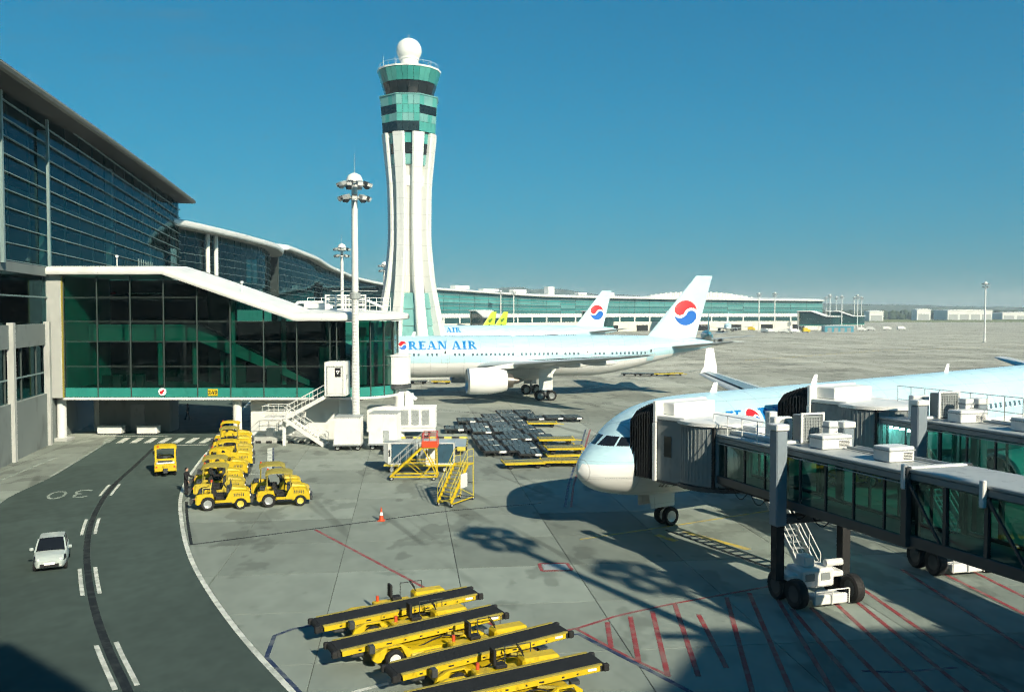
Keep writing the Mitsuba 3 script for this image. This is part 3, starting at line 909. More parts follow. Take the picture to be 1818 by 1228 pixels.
t = Thing()
t.add('cabin', M().box(-16.75, -14.85, 80.2, 82.6, 4.55, 7.6, 0.04), 'white_paint')
t.add('door', M().box(-16.45, -15.1, 80.12, 80.19, 4.75, 7.15), 'white_metal')
t.add('door_frame', M().box(-16.52, -16.47, 80.10, 80.18, 4.7, 7.25).box(-15.08, -15.03, 80.10, 80.18, 4.7, 7.25).box(-16.46, -15.09, 80.10, 80.18, 7.18, 7.25), 'grey_metal')
sg = t.add('sign', M().box(-15.75, -15.25, 80.05, 80.11, 6.3, 7.1), 'mark_black')
tri = Polygon([(-15.68, 6.86), (-15.32, 6.86), (-15.5, 6.5)])
t.add('triangle', M().prism(tri.difference(affinity.scale(tri, 0.42, 0.42)), 80.02, 80.048, 'xz'), 'mark_white', parent=sg)
t.add('lamp', M().box(-14.83, -14.7, 80.5, 80.7, 6.1, 6.5), 'grey_metal')


def flight(t, a, b, w, n, name, rail=True):
    """a flight of steps between two points, w wide along y"""
    a, b = np.array(a, float), np.array(b, float)
    for y in (0, w):
        s = M()
        s.bar(a + [0, y, -0.1], b + [0, y, -0.1], 0.07, 0.34)
        t.add('stringer', s, 'white_metal')
    for k in range(n):
        p = a + (b - a) * (k + 0.5) / n
        t.add('tread', M().box(p[0] - 0.14, p[0] + 0.14, p[1] + 0.04, p[1] + w - 0.04, p[2] - 0.02, p[2] + 0.02), 'white_metal')
    if rail:
        for y in (0, w):
            m = M()
            for h in (0.5, 1.0):
                m.tube(a + [0, y, h], b + [0, y, h], 0.03, n=5)
            for k in range(6):
                p = a + (b - a) * k / 5 + [0, y, 0]
                m.tube(p, p + [0, 0, 1.0], 0.025, n=5)
            t.add('railing', m, 'white_metal')


flight(t, (-16.7, 80.4, 4.6), (-20.2, 80.4, 2.7), 1.3, 9, 'upper')
flight(t, (-20.4, 80.4, 2.6), (-16.7, 80.4, 0.1), 1.3, 12, 'lower')
t.add('landing', M().box(-22.3, -20.2, 80.3, 82.0, 2.5, 2.66), 'white_metal')
m = M()
for h in (0.5, 1.0):
    m.path([[-20.3, 82.0, 2.66 + h], [-22.2, 82.0, 2.66 + h], [-22.3, 80.35, 2.66 + h], [-20.4, 80.35, 2.66 + h]], 0.03, 5)
for x, y in ((-22.2, 82), (-22.3, 80.35), (-21.3, 80.35), (-21.3, 82)):
    m.tube([x, y, 2.6], [x, y, 3.66], 0.025, n=5)
t.add('railing', m, 'white_metal')
t.add('post', M().bar([-20.6, 81.2, 0], [-20.6, 81.2, 2.5], 0.26), 'white_metal')
t.place('escape_stair', None, 'white steel escape stair with a small door cabin against the green glass', 'stair')

# signs on the gate building
t = Thing()
t.add('plate', M().box(-28.05, -27.15, 82.90, 82.96, 4.35, 4.98), 'yellow_paint')
txt = meshkit.text_mesh('249', 0.34, 0.01, True)
txt.apply_translation([-txt.bounds.mean(0)[0], -txt.bounds.mean(0)[1], 0])
v = np.array(txt.vertices)
t.add('number', M().add(np.c_[v[:, 0] - 27.6, 82.89 - v[:, 2], v[:, 1] + 4.66], np.array(txt.faces)), 'mark_black')
t.place('gate_sign', None, 'yellow gate number sign on the lower edge of the green glass building', 'sign')
t = Thing()
t.add('disc', M().tube([-32.25, 82.96, 4.72], [-32.25, 82.86, 4.72], 0.36, n=20), 'mark_white')
t.add('mark', M().prism(Point(-32.32, 4.66).buffer(0.15).union(Point(-32.15, 4.82).buffer(0.10)), 82.84, 82.858, 'xz'), 'mark_red')
t.place('round_sign', None, 'round white sign with a red mark on the lower edge of the green glass building', 'sign')

# rooftop guard rails and pipes on the gate building
t = Thing()
m = M()
for x in np.linspace(-20.5, -12.2, 13):
    m.tube([x, 90.5, 12.1], [x, 90.5, 13.5], 0.045, n=5)
for z in (12.7, 13.1, 13.5):
    m.tube([-20.5, 90.5, z], [-12.2, 90.5, z], 0.035, n=5)
t.add('rail', m, 'white_metal')
m = M()
for x in np.linspace(-17.8, -14.0, 5):
    m.bar([x, 86.2, 12.2], [x, 86.2, 13.7], 0.13)
for z in (12.35, 12.8, 13.25, 13.65):
    m.bar([-17.85, 86.2, z], [-13.95, 86.2, z], 0.13)
t.add('lattice_screen', m, 'white_metal')
t.add('pipe', M().path([[-21.6, 88, 12.2], [-20.9, 88, 13.0], [-17.9, 88, 13.05]], 0.14, 8), 'white_metal', smooth=40)
t.add('pipe', M().path([[-14, 87, 13.2], [-12.5, 87.5, 12.5]], 0.13, 8), 'white_metal', smooth=40)
t.add('plant_box', M().box(-20.6, -17.9, 89.2, 90.2, 12.1, 12.9, 0.04), 'white_metal')
t.place('roof_railing', None, 'white guard rails and pipes on the low end of the gate building roof', 'railing')
for x, y in ((-36.5, 83.5), (-25.0, 83.6)):
    z = float(np.interp(x - GX, [-0.6, 11, 22.9], [15.35, 15.35, 11.15])) + 0.9
    t = Thing()
    t.add('pole', M().tube([x, y, z - 0.2], [x, y, z + 0.85], 0.05, n=6), 'white_metal')
    t.add('head', M().box(x - 0.12, x + 0.12, y - 0.1, y + 0.1, z + 0.85, z + 1.05, 0.02), 'white_metal')
    t.place('roof_post', None, 'small white post on the flat part of the gate building roof' if x < -30 else 'small white post on the sloping part of the gate building roof', 'post')

# dark store and crates in the shade under the gate building
t = Thing()
t.add('wall', M().box(-41.6, -34.5, 90.5, 93, 0, 4.0), 'concrete_wall')
t.add('door', M().box(-38.4, -37.0, 90.4, 90.49, 0, 2.8), 'mid_grey')
t.place('store_room', None, 'shaded concrete store room under the left end of the gate building', 'building')
for k, (x, w) in enumerate(((-39.6, 2.4), (-35.9, 2.0))):
    t = Thing()
    t.add('body', M().box(x - w / 2, x + w / 2, 88.2, 89.2, 0.12, 0.85, 0.05), 'white_metal')
    t.add('base', M().box(x - w / 2 + 0.1, x + w / 2 - 0.1, 88.3, 89.1, 0, 0.12), 'dark_metal')
    t.add('lid', M().box(x - w / 2 - 0.03, x + w / 2 + 0.03, 88.15, 89.25, 0.85, 0.93), 'grey_metal')
    t.place('storage_crate', None, ('pale storage crate in the shade beside the left column', 'pale storage crate in the shade, right of the other crate')[k], 'crate')

# --- the part of the terminal that the photograph is taken from: only its shadow is seen
t = Thing()
t.add('wall', M().box(29.5, 80, -40, -5, 0, 22.0).box(22, 29.5, -40, -16, 0, 22.0).box(-70, 1.5, -40, -4.5, 0, 21.2), 'interior_dark')
t.add('low_wall', M().box(1.5, 29.5, -40, -16.5, 0, 13.5), 'interior_dark')
t.add('roof', M().prism([(28.8, -3), (82, -3), (82, -41), (20, -41), (20, -15), (26.3, -8)], 22.0, 22.7, 'xy').prism([(-72, -3), (2.2, -3), (6.3, -6.5), (14, -14), (14, -41), (-72, -41)], 21.2, 21.8, 'xy'), 'roof_white')  # unseen roof outlines shaped so that their shadows darken the near apron
t.place('viewing_terminal', None, 'terminal building behind the viewpoint that shades the near apron', 'terminal')
# ------------------------------------------------------------------ control tower and light masts
def ring(n, r, z, a0):
    a = a0 + np.arange(n) * 2 * np.pi / n
    return np.c_[r * np.cos(a), r * np.sin(a), np.full(n, z)]


def facet_band(t, name, r0, r1, z0, z1, mats, a0, per=4, n=8, gap=0.05, thick=0.12):
    """panels on the eight faces of a tapering octagonal band; mats(face, panel) gives the material"""
    A, B = ring(n, r0, z0, a0), ring(n, r1, z1, a0)
    for f in range(n):
        p0, p1, q0, q1 = A[f], A[(f + 1) % n], B[f], B[(f + 1) % n]
        for k in range(per):
            u0, u1 = (k + 0.0) / per, (k + 1.0) / per
            L = np.linalg.norm(p1 - p0)
            g = gap / L / 2
            c = [p0 + (p1 - p0) * (u0 + g), p0 + (p1 - p0) * (u1 - g), q0 + (q1 - q0) * (u1 - g), q0 + (q1 - q0) * (u0 + g)]
            c[0], c[1] = c[0] + [0, 0, gap / 2], c[1] + [0, 0, gap / 2]
            c[2], c[3] = c[2] - [0, 0, gap / 2], c[3] - [0, 0, gap / 2]
            mid = (p0 + p1) / 2
            inn = -np.array([mid[0], mid[1], 0]) / np.linalg.norm(mid[:2]) * thick
            t.add(name, M().hexa([c[0] + inn, c[1] + inn, c[1], c[0], c[3] + inn, c[2] + inn, c[2], c[3]]), mats(f, k))


t = Thing()
A0 = math.radians(22.5) + math.radians(4)
core = PchipInterpolator([0, 10, 20, 28, 36, 44, 47], [5.6, 4.1, 3.15, 2.95, 3.2, 3.9, 4.1])
rib = PchipInterpolator([0, 4, 8.2, 14, 20, 28, 36, 42, 47], [9.4, 8.1, 7.0, 5.75, 4.75, 4.12, 4.25, 4.75, 5.25])
zz = np.linspace(-0.2, 46.6, 34)
m = M()
a = A0 + np.arange(8) * np.pi / 4
m.grid(np.array([np.c_[core(max(z, 0)) * np.cos(a), core(max(z, 0)) * np.sin(a), np.full(8, z)] for z in zz]), closed=True)
t.add('shaft', m, 'shaft_warm')
for k in range(8):
    an = a[k]
    d, s = np.array([math.cos(an), math.sin(an), 0]), np.array([-math.sin(an), math.cos(an), 0])
    rows_ = []
    for z in zz:
        r, w = float(rib(max(z, 0))), 0.95 + 0.25 * max(0, (z - 36) / 10) + 0.25 * max(0, (14 - z) / 14)
        ri = max(float(core(max(z, 0))) - 0.5, r - 1.9)
        rows_.append([d * ri - s * w * 0.7 + [0, 0, z], d * (r - 0.25) - s * w + [0, 0, z], d * r - s * (w - 0.22) + [0, 0, z], d * r + s * (w - 0.22) + [0, 0, z], d * (r - 0.25) + s * w + [0, 0, z], d * ri + s * w * 0.7 + [0, 0, z]])
    t.add('rib', M().grid(np.array(rows_), closed=True), 'rib_white')
    # recessed panels near the foot and below the cab
    am = an + np.pi / 8
    d, s = np.array([math.cos(am), math.sin(am), 0]), np.array([-math.sin(am), math.cos(am), 0])
    c8 = math.cos(np.pi / 8)
    for j in range(5):
        z0, z1 = 0.2 + j * 3.2, 0.2 + j * 3.2 + 3.1
        r0, r1 = float(core(z0)) * c8 + 1.2, float(core(z1)) * c8 + 1.0
        w0, w1 = 1.6 - 0.12 * j, 1.6 - 0.12 * (j + 1)
        t.add('foot_panel', M().hexa([d * (r0 - .3) - s * w0 + [0, 0, z0], d * r0 - s * w0 + [0, 0, z0], d * r0 + s * w0 + [0, 0, z0], d * (r0 - .3) + s * w0 + [0, 0, z0],
                                      d * (r1 - .3) - s * w1 + [0, 0, z1], d * r1 - s * w1 + [0, 0, z1], d * r1 + s * w1 + [0, 0, z1], d * (r1 - .3) + s * w1 + [0, 0, z1]]), 'green_panel_pale')
    for j, mt in enumerate(('white_block', 'white_block', 'green_panel_pale', 'dark_glass', 'green_panel_light')):
        z0, z1 = 36.6 + j * 2.0, 36.6 + j * 2.0 + 1.92
        r0, r1 = float(core(z0)) * c8 + 0.25 + 0.09 * j, float(core(z1)) * c8 + 0.3 + 0.09 * j
        w = 0.62 + 0.06 * j
        if j == 1:
            continue
        t.add('neck_panel', M().hexa([d * (r0 - .4) - s * w + [0, 0, z0], d * r0 - s * w + [0, 0, z0], d * r0 + s * w + [0, 0, z0], d * (r0 - .4) + s * w + [0, 0, z0],
                                      d * (r1 - .4) - s * w + [0, 0, z1], d * r1 - s * w + [0, 0, z1], d * r1 + s * w + [0, 0, z1], d * (r1 - .4) + s * w + [0, 0, z1]]), mt)
# the lower drum: five rows of panels, some of them dark windows
drum = [(5.30, 5.42, 46.7, 48.5), (5.42, 5.54, 48.5, 50.0), (5.54, 5.65, 50.0, 51.6), (5.65, 5.78, 51.6, 53.4)]
front = 5   # the face that looks towards the camera
darks = {0: lambda f, k: f in (front, front - 1, front - 2) and not (f == front and k > 3), 1: lambda f, k: False, 2: lambda f, k: f in (front + 1, front - 1), 3: lambda f, k: False}
for j, (r0, r1, z0, z1) in enumerate(drum):
    def pick(f, k, j=j):
        if darks[j](f, k):
            return 'dark_glass'
        return ('green_panel_light', 'green_panel_pale', 'green_panel_light', 'green_panel_pale')[j] if (f + k + j) % 3 else 'green_panel_light'
    facet_band(t, 'drum_panel', r0, r1, z0, z1, pick, A0)
m = M()
m.grid(np.array([ring(8, 5.0, 46.6, A0), ring(8, 5.55, 53.5, A0), ring(8, 0.01, 53.55, A0)]), closed=True)
m.grid(np.array([ring(8, 0.01, 46.5, A0), ring(8, 5.1, 46.55, A0)]), closed=True)
t.add('drum', m, 'mullion')
t.add('drum_rim', M().grid(np.array([ring(8, 5.5, 53.42, A0), ring(8, 5.95, 53.42, A0), ring(8, 5.95, 53.62, A0), ring(8, 5.5, 53.62, A0)]), closed=True), 'green_panel_pale')
# the cab: outward leaning dark glass, then a green crown
nf = 16
facet_band(t, 'cab_window', 4.45, 5.2, 53.7, 56.2, lambda f, k: 'dark_glass', A0, per=1, n=nf, gap=0.10)
facet_band(t, 'crown_panel', 5.2, 5.95, 56.2, 58.7, lambda f, k: 'green_panel' if f % 3 else 'green_panel_light', A0, per=2, n=nf, gap=0.06)
t.add('cab', M().grid(np.array([ring(nf, 4.3, 53.6, A0), ring(nf, 5.05, 56.2, A0), ring(nf, 5.8, 58.7, A0), ring(nf, 0.01, 58.75, A0)]), closed=True), 'interior_dark')
t.add('crown_rim', M().grid(np.array([ring(nf, 5.7, 58.68, A0), ring(nf, 6.04, 58.68, A0), ring(nf, 6.04, 59.0, A0), ring(nf, 5.3, 59.1, A0), ring(nf, 0.01, 59.2, A0)]), closed=True), 'white_block')
m = M()
for k in range(20):
    an = k * np.pi / 10
    m.tube([5.5 * math.cos(an), 5.5 * math.sin(an), 59.0], [5.5 * math.cos(an), 5.5 * math.sin(an), 60.0], 0.02, n=4)
m.lathe([(5.49, 59.98), (5.53, 59.98), (5.53, 60.02), (5.49, 60.02), (5.49, 59.98)], 40)
t.add('rail', m, 'white_metal')
for x, y, h in ((-4.6, -1.5, 2.6), (-2.2, -3.6, 2.0), (4.2, -2.2, 1.6), (3.4, 2.2, 2.4)):
    t.add('antenna', M().tube([x, y, 59], [x, y, 59 + h], 0.05, 0.02, n=5), 'white_metal')
t.add('radome_base', M().lathe([(2.1, 59.1), (1.75, 59.3), (1.75, 61.1), (1.95, 61.2), (1.95, 61.45), (0, 61.5)], 28), 'white_paint', smooth=35)
dome = t.add('radome', M().ball([0, 0, 63.0], 2.38, 4), 'white_paint', smooth=True)
t.add('tip', M().tube([0, 0, 65.3], [0, 0, 66.1], 0.05, n=5), 'grey_metal', parent='radome')
t.add('base', M().lathe([(12.5, -0.2), (12.5, 4.2), (0, 4.25)], 8), 'concrete_light')
TX = dp(727, 300, 173.0)
t.place('control_tower', place4(TX[0], 173.0, 0) @ np.diag([1, 1, 0.978, 1.0]), 'white ribbed control tower with a green glass head and a white ball on top', 'tower')


def light_mast(h=24.0, rungs=True):
    t = Thing()
    t.add('pole', M().lathe([(0.37, 0), (0.36, 3), (0.32, 10), (0.27, h - 1.2), (0.26, h - 0.6)], 14), 'white_metal', smooth=35)
    t.add('base', M().lathe([(0.85, 0), (0.85, 0.3), (0.5, 0.34), (0.5, 0.5)], 14), 'concrete_light')
    for z, r, n in ((h - 0.55, 1.0, 10), (h - 1.75, 0.9, 10)):
        m = M().lathe([(r - 0.05, z - 0.05), (r + 0.05, z - 0.05), (r + 0.05, z + 0.05), (r - 0.05, z + 0.05), (r - 0.05, z - 0.05)], 20)
        for k in range(4):
            an = k * np.pi / 2 + 0.3
            m.tube([0, 0, z], [r * math.cos(an), r * math.sin(an), z], 0.05, n=5)
        t.add('lamp_ring', m, 'grey_metal')
        for k in range(n):
            an = k * 2 * np.pi / n + (0.2 if z > h - 1 else 0.5)
            c = np.array([(r + 0.3) * math.cos(an), (r + 0.3) * math.sin(an), z - 0.02])
            d = np.array([math.cos(an), math.sin(an), -0.5])
            d, s, u = frame_of(d)
            b = M().hexa([c - d * .28 - s * .22 - u * .13, c + d * .28 - s * .26 - u * .17, c + d * .28 + s * .26 - u * .17, c - d * .28 + s * .22 - u * .13,
                          c - d * .28 - s * .22 + u * .13, c + d * .28 - s * .26 + u * .17, c + d * .28 + s * .26 + u * .17, c - d * .28 + s * .22 + u * .13])
            l = t.add('lamp', b, 'dark_metal' if k % 2 else 'grey_metal')
            t.add('lens', M().hexa([c + d * .285 - s * .22 - u * .14, c + d * .30 - s * .22 - u * .14, c + d * .30 + s * .22 - u * .14, c + d * .285 + s * .22 - u * .14,
                                    c + d * .285 - s * .22 + u * .14, c + d * .30 - s * .22 + u * .14, c + d * .30 + s * .22 + u * .14, c + d * .285 + s * .22 + u * .14]), 'lamp_glass', parent=l)
    t.add('cap', M().lathe([(0.75, h - 0.35), (0.72, h - 0.1), (0.55, h + 0.25), (0.25, h + 0.42), (0, h + 0.45)], 18), 'white_paint', smooth=40)
    t.add('lightning_rod', M().tube([0, 0, h + 0.4], [0, 0, h + 2.2], 0.035, 0.015, n=5), 'grey_metal')
    if rungs:
        m = M()
        for k in range(40):
            z = 2.2 + k * 0.3
            m.tube([-0.2, -0.40 + z * 0.006, z], [0.2, -0.40 + z * 0.006, z], 0.018, n=4)
        t.add('rungs', m, 'grey_metal', stuff=True)
        t.add('collar', M().lathe([(0.40, 13.2), (0.48, 13.25), (0.48, 13.75), (0.37, 13.8)], 14), 'grey_metal')
        t.add('platform', M().box(-2.0, -0.36, -0.3, 0.3, 13.9, 13.98).box(0.36, 2.0, -0.3, 0.3, 13.9, 13.98), 'grey_metal')
        t.add('cable_box', M().box(-0.25, 0.25, -0.62, -0.36, 1.0, 1.9, 0.03), 'grey_metal')
    return t


near_mast, plain_mast = light_mast(24.0), light_mast(24.0, False)
GRP = 'distant light masts at the end of the far terminal'
p = dp(631, 600, 81.0)
near_mast.place('light_mast', place4(p[0], 81.0), 'tall white floodlight mast with two lamp rings in front of the gate building', 'mast')
for px, y, lab in ((608, 163, 'white floodlight mast behind the gate building, left of the tallest mast'), (683, 221, 'white floodlight mast just left of the control tower'),
                   (1748, 362, 'white floodlight mast standing alone on the open apron at the right')):
    p = dp(px, 600, y)
    (plain_mast).place('light_mast', place4(p[0], y), lab, 'mast')
p = dp(889, 590, 500)
plain_mast.place('light_mast', place4(p[0], 500), 'left one of two thin masts in front of the left part of the far terminal', 'mast')
p = dp(912, 590, 505)
plain_mast.place('light_mast', place4(p[0], 505), 'right one of two thin masts in front of the left part of the far terminal', 'mast')
p = dp(1347, 590, 560)
plain_mast.place('light_mast', place4(p[0], 560), 'left one of two masts in front of the right part of the far terminal', 'mast')
p = dp(1375, 590, 545)
plain_mast.place('light_mast', place4(p[0], 545), 'right one of two masts in front of the right part of the far terminal', 'mast')
words = ('first', 'second', 'third', 'fourth', 'fifth', 'sixth', 'seventh')
for k, (px, y) in enumerate(((1466, 690), (1473, 600), (1484, 680), (1494, 640), (1516, 690), (1522, 620), (1529, 690))):
    p = dp(px, 590, y)
    plain_mast.place('light_mast', place4(p[0], y), f'thin distant floodlight mast, {words[k]} from the left in the cluster beside the far terminal', 'mast', GRP)
# the masts whose shadows cross the apron: they stand out of view to the right of the camera
for x, y, lab in ((20.6, 10.4, 'floodlight mast out of view at the right, whose long shadow crosses the apron'), (27.2, 3.5, 'second floodlight mast out of view at the right, nearer the terminal')):
    near_mast.place('light_mast', place4(x, y), lab, 'mast')
# ------------------------------------------------------------------ airliners
class Hull:
    """fuselage skin: x aft from the nose, y to starboard, z up"""

    def __init__(self, L, R, zc, nose_drop=0.75, tail_up=1.5, tail_len=19.0, nose=1.0):
        self.L, self.R, self.zc = L, R, zc
        k = R / 2.82
        x = [0, .12, .45, 1.0, 1.7, 2.4, 3.2, 4.5, 6.5, 8.5, 13.0]
        w = [.02, .36, .80, 1.27, 1.72, 2.06, 2.36, 2.64, 2.80, 2.82, 2.82]
        tp = [-.72, -.40, -.04, .38, .90, 1.42, 1.92, 2.44, 2.76, 2.82, 2.82]
        bt = [-.80, -1.10, -1.48, -1.84, -2.08, -2.24, -2.38, -2.52, -2.62, -2.70, -2.82]
        x = [a * nose for a in x]
        xt = L - tail_len
        X = np.array(x + [xt, xt + .25 * tail_len, xt + .5 * tail_len, xt + .75 * tail_len, xt + .93 * tail_len, L])
        W = np.array(w + [2.82, 2.62, 2.12, 1.40, .72, .30]) * k
        Tp = np.array(tp + [2.82, 2.80, 2.68, 2.42, 2.08, 1.80]) * k
        Bt = np.array(bt + [-2.82, -2.25, -1.12, .05, .85, 1.20]) * k
        s = tail_up / 1.5
        Tp[-4:] = Tp[-4:] + (s - 1) * 0.8
        Bt[-4:] = Bt[-4:] + (s - 1) * 0.8
        self.w, self.t, self.b = PchipInterpolator(X, W), PchipInterpolator(X, Tp + zc), PchipInterpolator(X, Bt + zc)

    def mid(self, x):
        return (self.t(x) + self.b(x)) / 2, np.maximum((self.t(x) - self.b(x)) / 2, 1e-3)

    def side(self, x, z, off=0.0, port=True):
        """the point of the skin at station x and height z, off metres proud of it"""
        x, z = np.asarray(x, float), np.asarray(z, float)
        m, h = self.mid(x)
        c = np.clip((z - m) / h, -0.9999, 0.9999)
        w = self.w(x)
        y = w * np.sqrt(1 - c * c)
        n = np.stack([np.zeros_like(y), y / np.maximum(w, 1e-3) ** 2, (z - m) / h ** 2], -1)
        n /= np.linalg.norm(n, axis=-1, keepdims=True) + 1e-9
        p = np.stack([x, y, z], -1) + n * off
        if port:
            p = p * np.array([1, -1, 1.0])
        return p

    def front(self, y, z, off=0.0):
        """the point of the nose at (y, z): found by bisection along x"""
        y, z = np.broadcast_arrays(np.asarray(y, float), np.asarray(z, float))
        lo, hi = np.zeros(y.shape), np.full(y.shape, 9.0)
        for _ in range(40):
            x = (lo + hi) / 2
            m, h = self.mid(x)
            inside = (y / np.maximum(self.w(x), 1e-3)) ** 2 + ((z - m) / h) ** 2 < 1
            hi, lo = np.where(inside, x, hi), np.where(inside, lo, x)
        e = 1e-3
        p = np.stack([hi, y, z], -1)
        m, h = self.mid(hi)
        w = np.maximum(self.w(hi), 1e-3)
        f = lambda xx: (y / np.maximum(self.w(xx), 1e-3)) ** 2 + ((z - self.mid(xx)[0]) / self.mid(xx)[1]) ** 2
        n = np.stack([(f(hi + e) - f(hi - e)) / (2 * e), 2 * y / w ** 2, 2 * (z - m) / h ** 2], -1)
        n /= np.linalg.norm(n, axis=-1, keepdims=True) + 1e-9
        return p + n * off

    def skin(self, z_lo, z_hi, x0=0.0, x1=None, n=22, nx=90, proud=0.0):
        """the part of the skin between two heights (functions of x, or None for bottom / top)"""
        x1 = self.L if x1 is None else x1
        u = np.linspace(0, 1, nx)
        xs = np.unique(np.r_[x0 + (x1 - x0) * u, x0 + (min(9, x1) - x0) * u ** 2])
        m, h = self.mid(xs)
        lo = np.full_like(xs, -np.pi / 2) if z_lo is None else np.arcsin(np.clip((z_lo(xs) - m) / h, -1, 1))
        hi = np.full_like(xs, np.pi / 2) if z_hi is None else np.arcsin(np.clip((z_hi(xs) - m) / h, -1, 1))
        o = M()
        for s in (-1, 1):
            th = lo[:, None] + (hi - lo)[:, None] * np.linspace(0, 1, n)[None]
            w = self.w(xs)[:, None] + proud
            P = np.stack([np.broadcast_to(xs[:, None], th.shape), s * w * np.cos(th), m[:, None] + (h[:, None] + proud) * np.sin(th)], -1)
            o.grid(P if s < 0 else P[:, ::-1])
        t = o.mesh()
        t.merge_vertices(digits_vertex=4)
        t.update_faces(t.nondegenerate_faces())
        return t

    def patch(self, x0, x1, z0, z1, off=0.012, port=True, nx=3, nz=5, slant=0.0):
        xs, zs = np.linspace(x0, x1, nx), np.linspace(z0, z1, nz)
        X, Z = np.meshgrid(xs, zs, indexing='ij')
        P = self.side(X + (Z - z0) * slant, Z, off, port)
        return M().grid(P if port else P[:, ::-1])


def airfoil(n=9, t=0.12):
    x = (1 - np.cos(np.linspace(0, np.pi, n))) / 2
    y = 5 * t * (0.2969 * np.sqrt(x) - 0.126 * x - 0.3516 * x ** 2 + 0.2843 * x ** 3 - 0.1036 * x ** 4)
    return np.r_[np.c_[x, y], np.c_[x, -y][::-1][1:-1]]


def loft(secs, vertical=False, n=9):
    """sections (leading edge x, y, z, chord, thickness ratio) from root to tip"""
    P = []
    for x, y, z, c, th in secs:
        a = airfoil(n, th)
        o = np.zeros(len(a))
        P.append(np.c_[x + a[:, 0] * c, y + (a[:, 1] * c if vertical else o), z + (o if vertical else a[:, 1] * c)])
    m = M().grid(np.array(P), closed=True)
    k = len(P[0])
    for q in (P[0], P[-1]):
        m.add(np.vstack([q, [q.mean(0)]]), [[i, (i + 1) % k, k] for i in range(k)])
    t = m.mesh()
    trimesh.repair.fix_normals(t)
    return t


SERIF = None


def letters():
    """bold flared capitals, height 1"""
    st, th, sl = 0.27, 0.12, 0.09
    I = unary_union([sbox(.12, 0, .12 + st, 1), sbox(0, 0, .24 + st, sl), sbox(0, 1 - sl, .24 + st, 1)])
    E = unary_union([sbox(.10, 0, .10 + st, 1), sbox(0, 0, .78, .12), sbox(0, .88, .75, 1), sbox(.2, .45, .60, .56), Polygon([(.78, 0), (.78, .30), (.70, .12), (.6, 0)]),
                     Polygon([(.75, 1), (.75, .72), (.68, .88), (.6, 1)]), Polygon([(.6, .36), (.6, .66), (.54, .56), (.54, .45)])])
    bowl = affinity.scale(Point(.42, .73).buffer(.27), 1.25, 1.0).difference(affinity.scale(Point(.38, .73).buffer(.16), 1.15, 1.0))
    R = unary_union([sbox(.10, 0, .10 + st, 1), sbox(0, 0, .5, sl), sbox(0, 1 - sl, .45, 1), bowl.difference(sbox(-1, 0, .2, 1)), Polygon([(.36, .5), (.58, .5), (.98, .08), (1.02, 0), (.72, 0)])])
    A = unary_union([Polygon([(.40, 1), (.60, 1), (1.0, 0), (.70, 0)]), Polygon([(.40, 1), (.50, 1), (.20, 0), (.10, 0)]), sbox(.25, .28, .75, .38), sbox(0, 0, .34, sl), sbox(.58, 0, 1.08, sl)])
    N = unary_union([sbox(.12, 0, .24, 1), sbox(.78, 0, .90, 1), Polygon([(.10, 1), (.38, 1), (.90, 0), (.68, 0)]), sbox(0, 0, .36, sl), sbox(0, 1 - sl, .3, 1), sbox(.66, 1 - sl, 1.02, 1)])
    K = unary_union([sbox(.10, 0, .10 + st, 1), sbox(0, 0, .48, sl), sbox(0, 1 - sl, .48, 1), Polygon([(.30, .42), (.72, 1), (.86, 1), (.42, .40)]), Polygon([(.40, .58), (.58, .62), (1.0, 0), (.68, 0)]), sbox(.6, 1 - sl, 1.0, 1), sbox(.6, 0, 1.04, sl)])
    return dict(I=(I, .55), E=(E, .84), R=(R, 1.02), A=(A, 1.06), N=(N, 1.04), K=(K, 1.04))


LET = letters()


def roundel():
    """the red and blue whirl in a circle of radius 1 at the origin"""
    C = Point(0, 0).buffer(1.0, 24)
    up = C.intersection(sbox(-2, 0, 2, 2))
    red = up.union(Point(-.5, 0).buffer(.5, 24)).difference(Point(.5, 0).buffer(.5, 24))
    blue = C.difference(red)
    red, blue = red.buffer(-.10), blue.buffer(-.10)
    pick = lambda g: max(getattr(g, 'geoms', [g]), key=lambda q: q.area)
    return [affinity.rotate(pick(g), -27, origin=(0, 0)) for g in (red, blue)]


def on_skin(hull, shapes, x, z, s, off=0.014, port=True):
    """flat lettering (shapely, height 1) laid on the side of the hull; left end at x, foot at z, s metres tall"""
    m = M()
    for g in shapes:
        for q in getattr(g, 'geoms', [g]):
            v, f = trimesh.creation.triangulate_polygon(q.segmentize(0.18), engine='earcut')
            v3, f3 = np.c_[v, np.zeros(len(v))], np.asarray(f)
            v3, f3 = trimesh.remesh.subdivide_to_size(v3, f3, 0.30)
            P = hull.side(x + v3[:, 0] * s, z + v3[:, 1] * s, off, port)
            a = np.cross(v3[f3[:, 1]] - v3[f3[:, 0]], v3[f3[:, 2]] - v3[f3[:, 0]])[:, 2]
            f3 = np.where(a[:, None] > 0, f3, f3[:, ::-1])
            m.add(P, f3)
    return m


def wheel(t, c, r, w, parent=None, name='wheel', rim='alu'):
    c = np.array(c, float)
    h = w / 2
    tyre = M().lathe([(r * .58, -h * .7), (r * .86, -h), (r * .97, -h * .7), (r, -h * .3), (r, h * .3), (r * .97, h * .7), (r * .86, h), (r * .58, h * .7)], 22, c, (0, 1, 0))
    k = t.add(name, tyre, 'black_rubber', smooth=40, parent=parent)
    if k.count('__') < 2:
        t.add('hub', M().lathe([(0, -h * .55), (r * .25, -h * .6), (r * .3, -h * .45), (r * .59, -h * .72), (r * .59, h * .72), (r * .3, h * .45), (r * .25, h * .6), (0, h * .55)], 18, c, (0, 1, 0)), rim, smooth=40, parent=k)
    return k


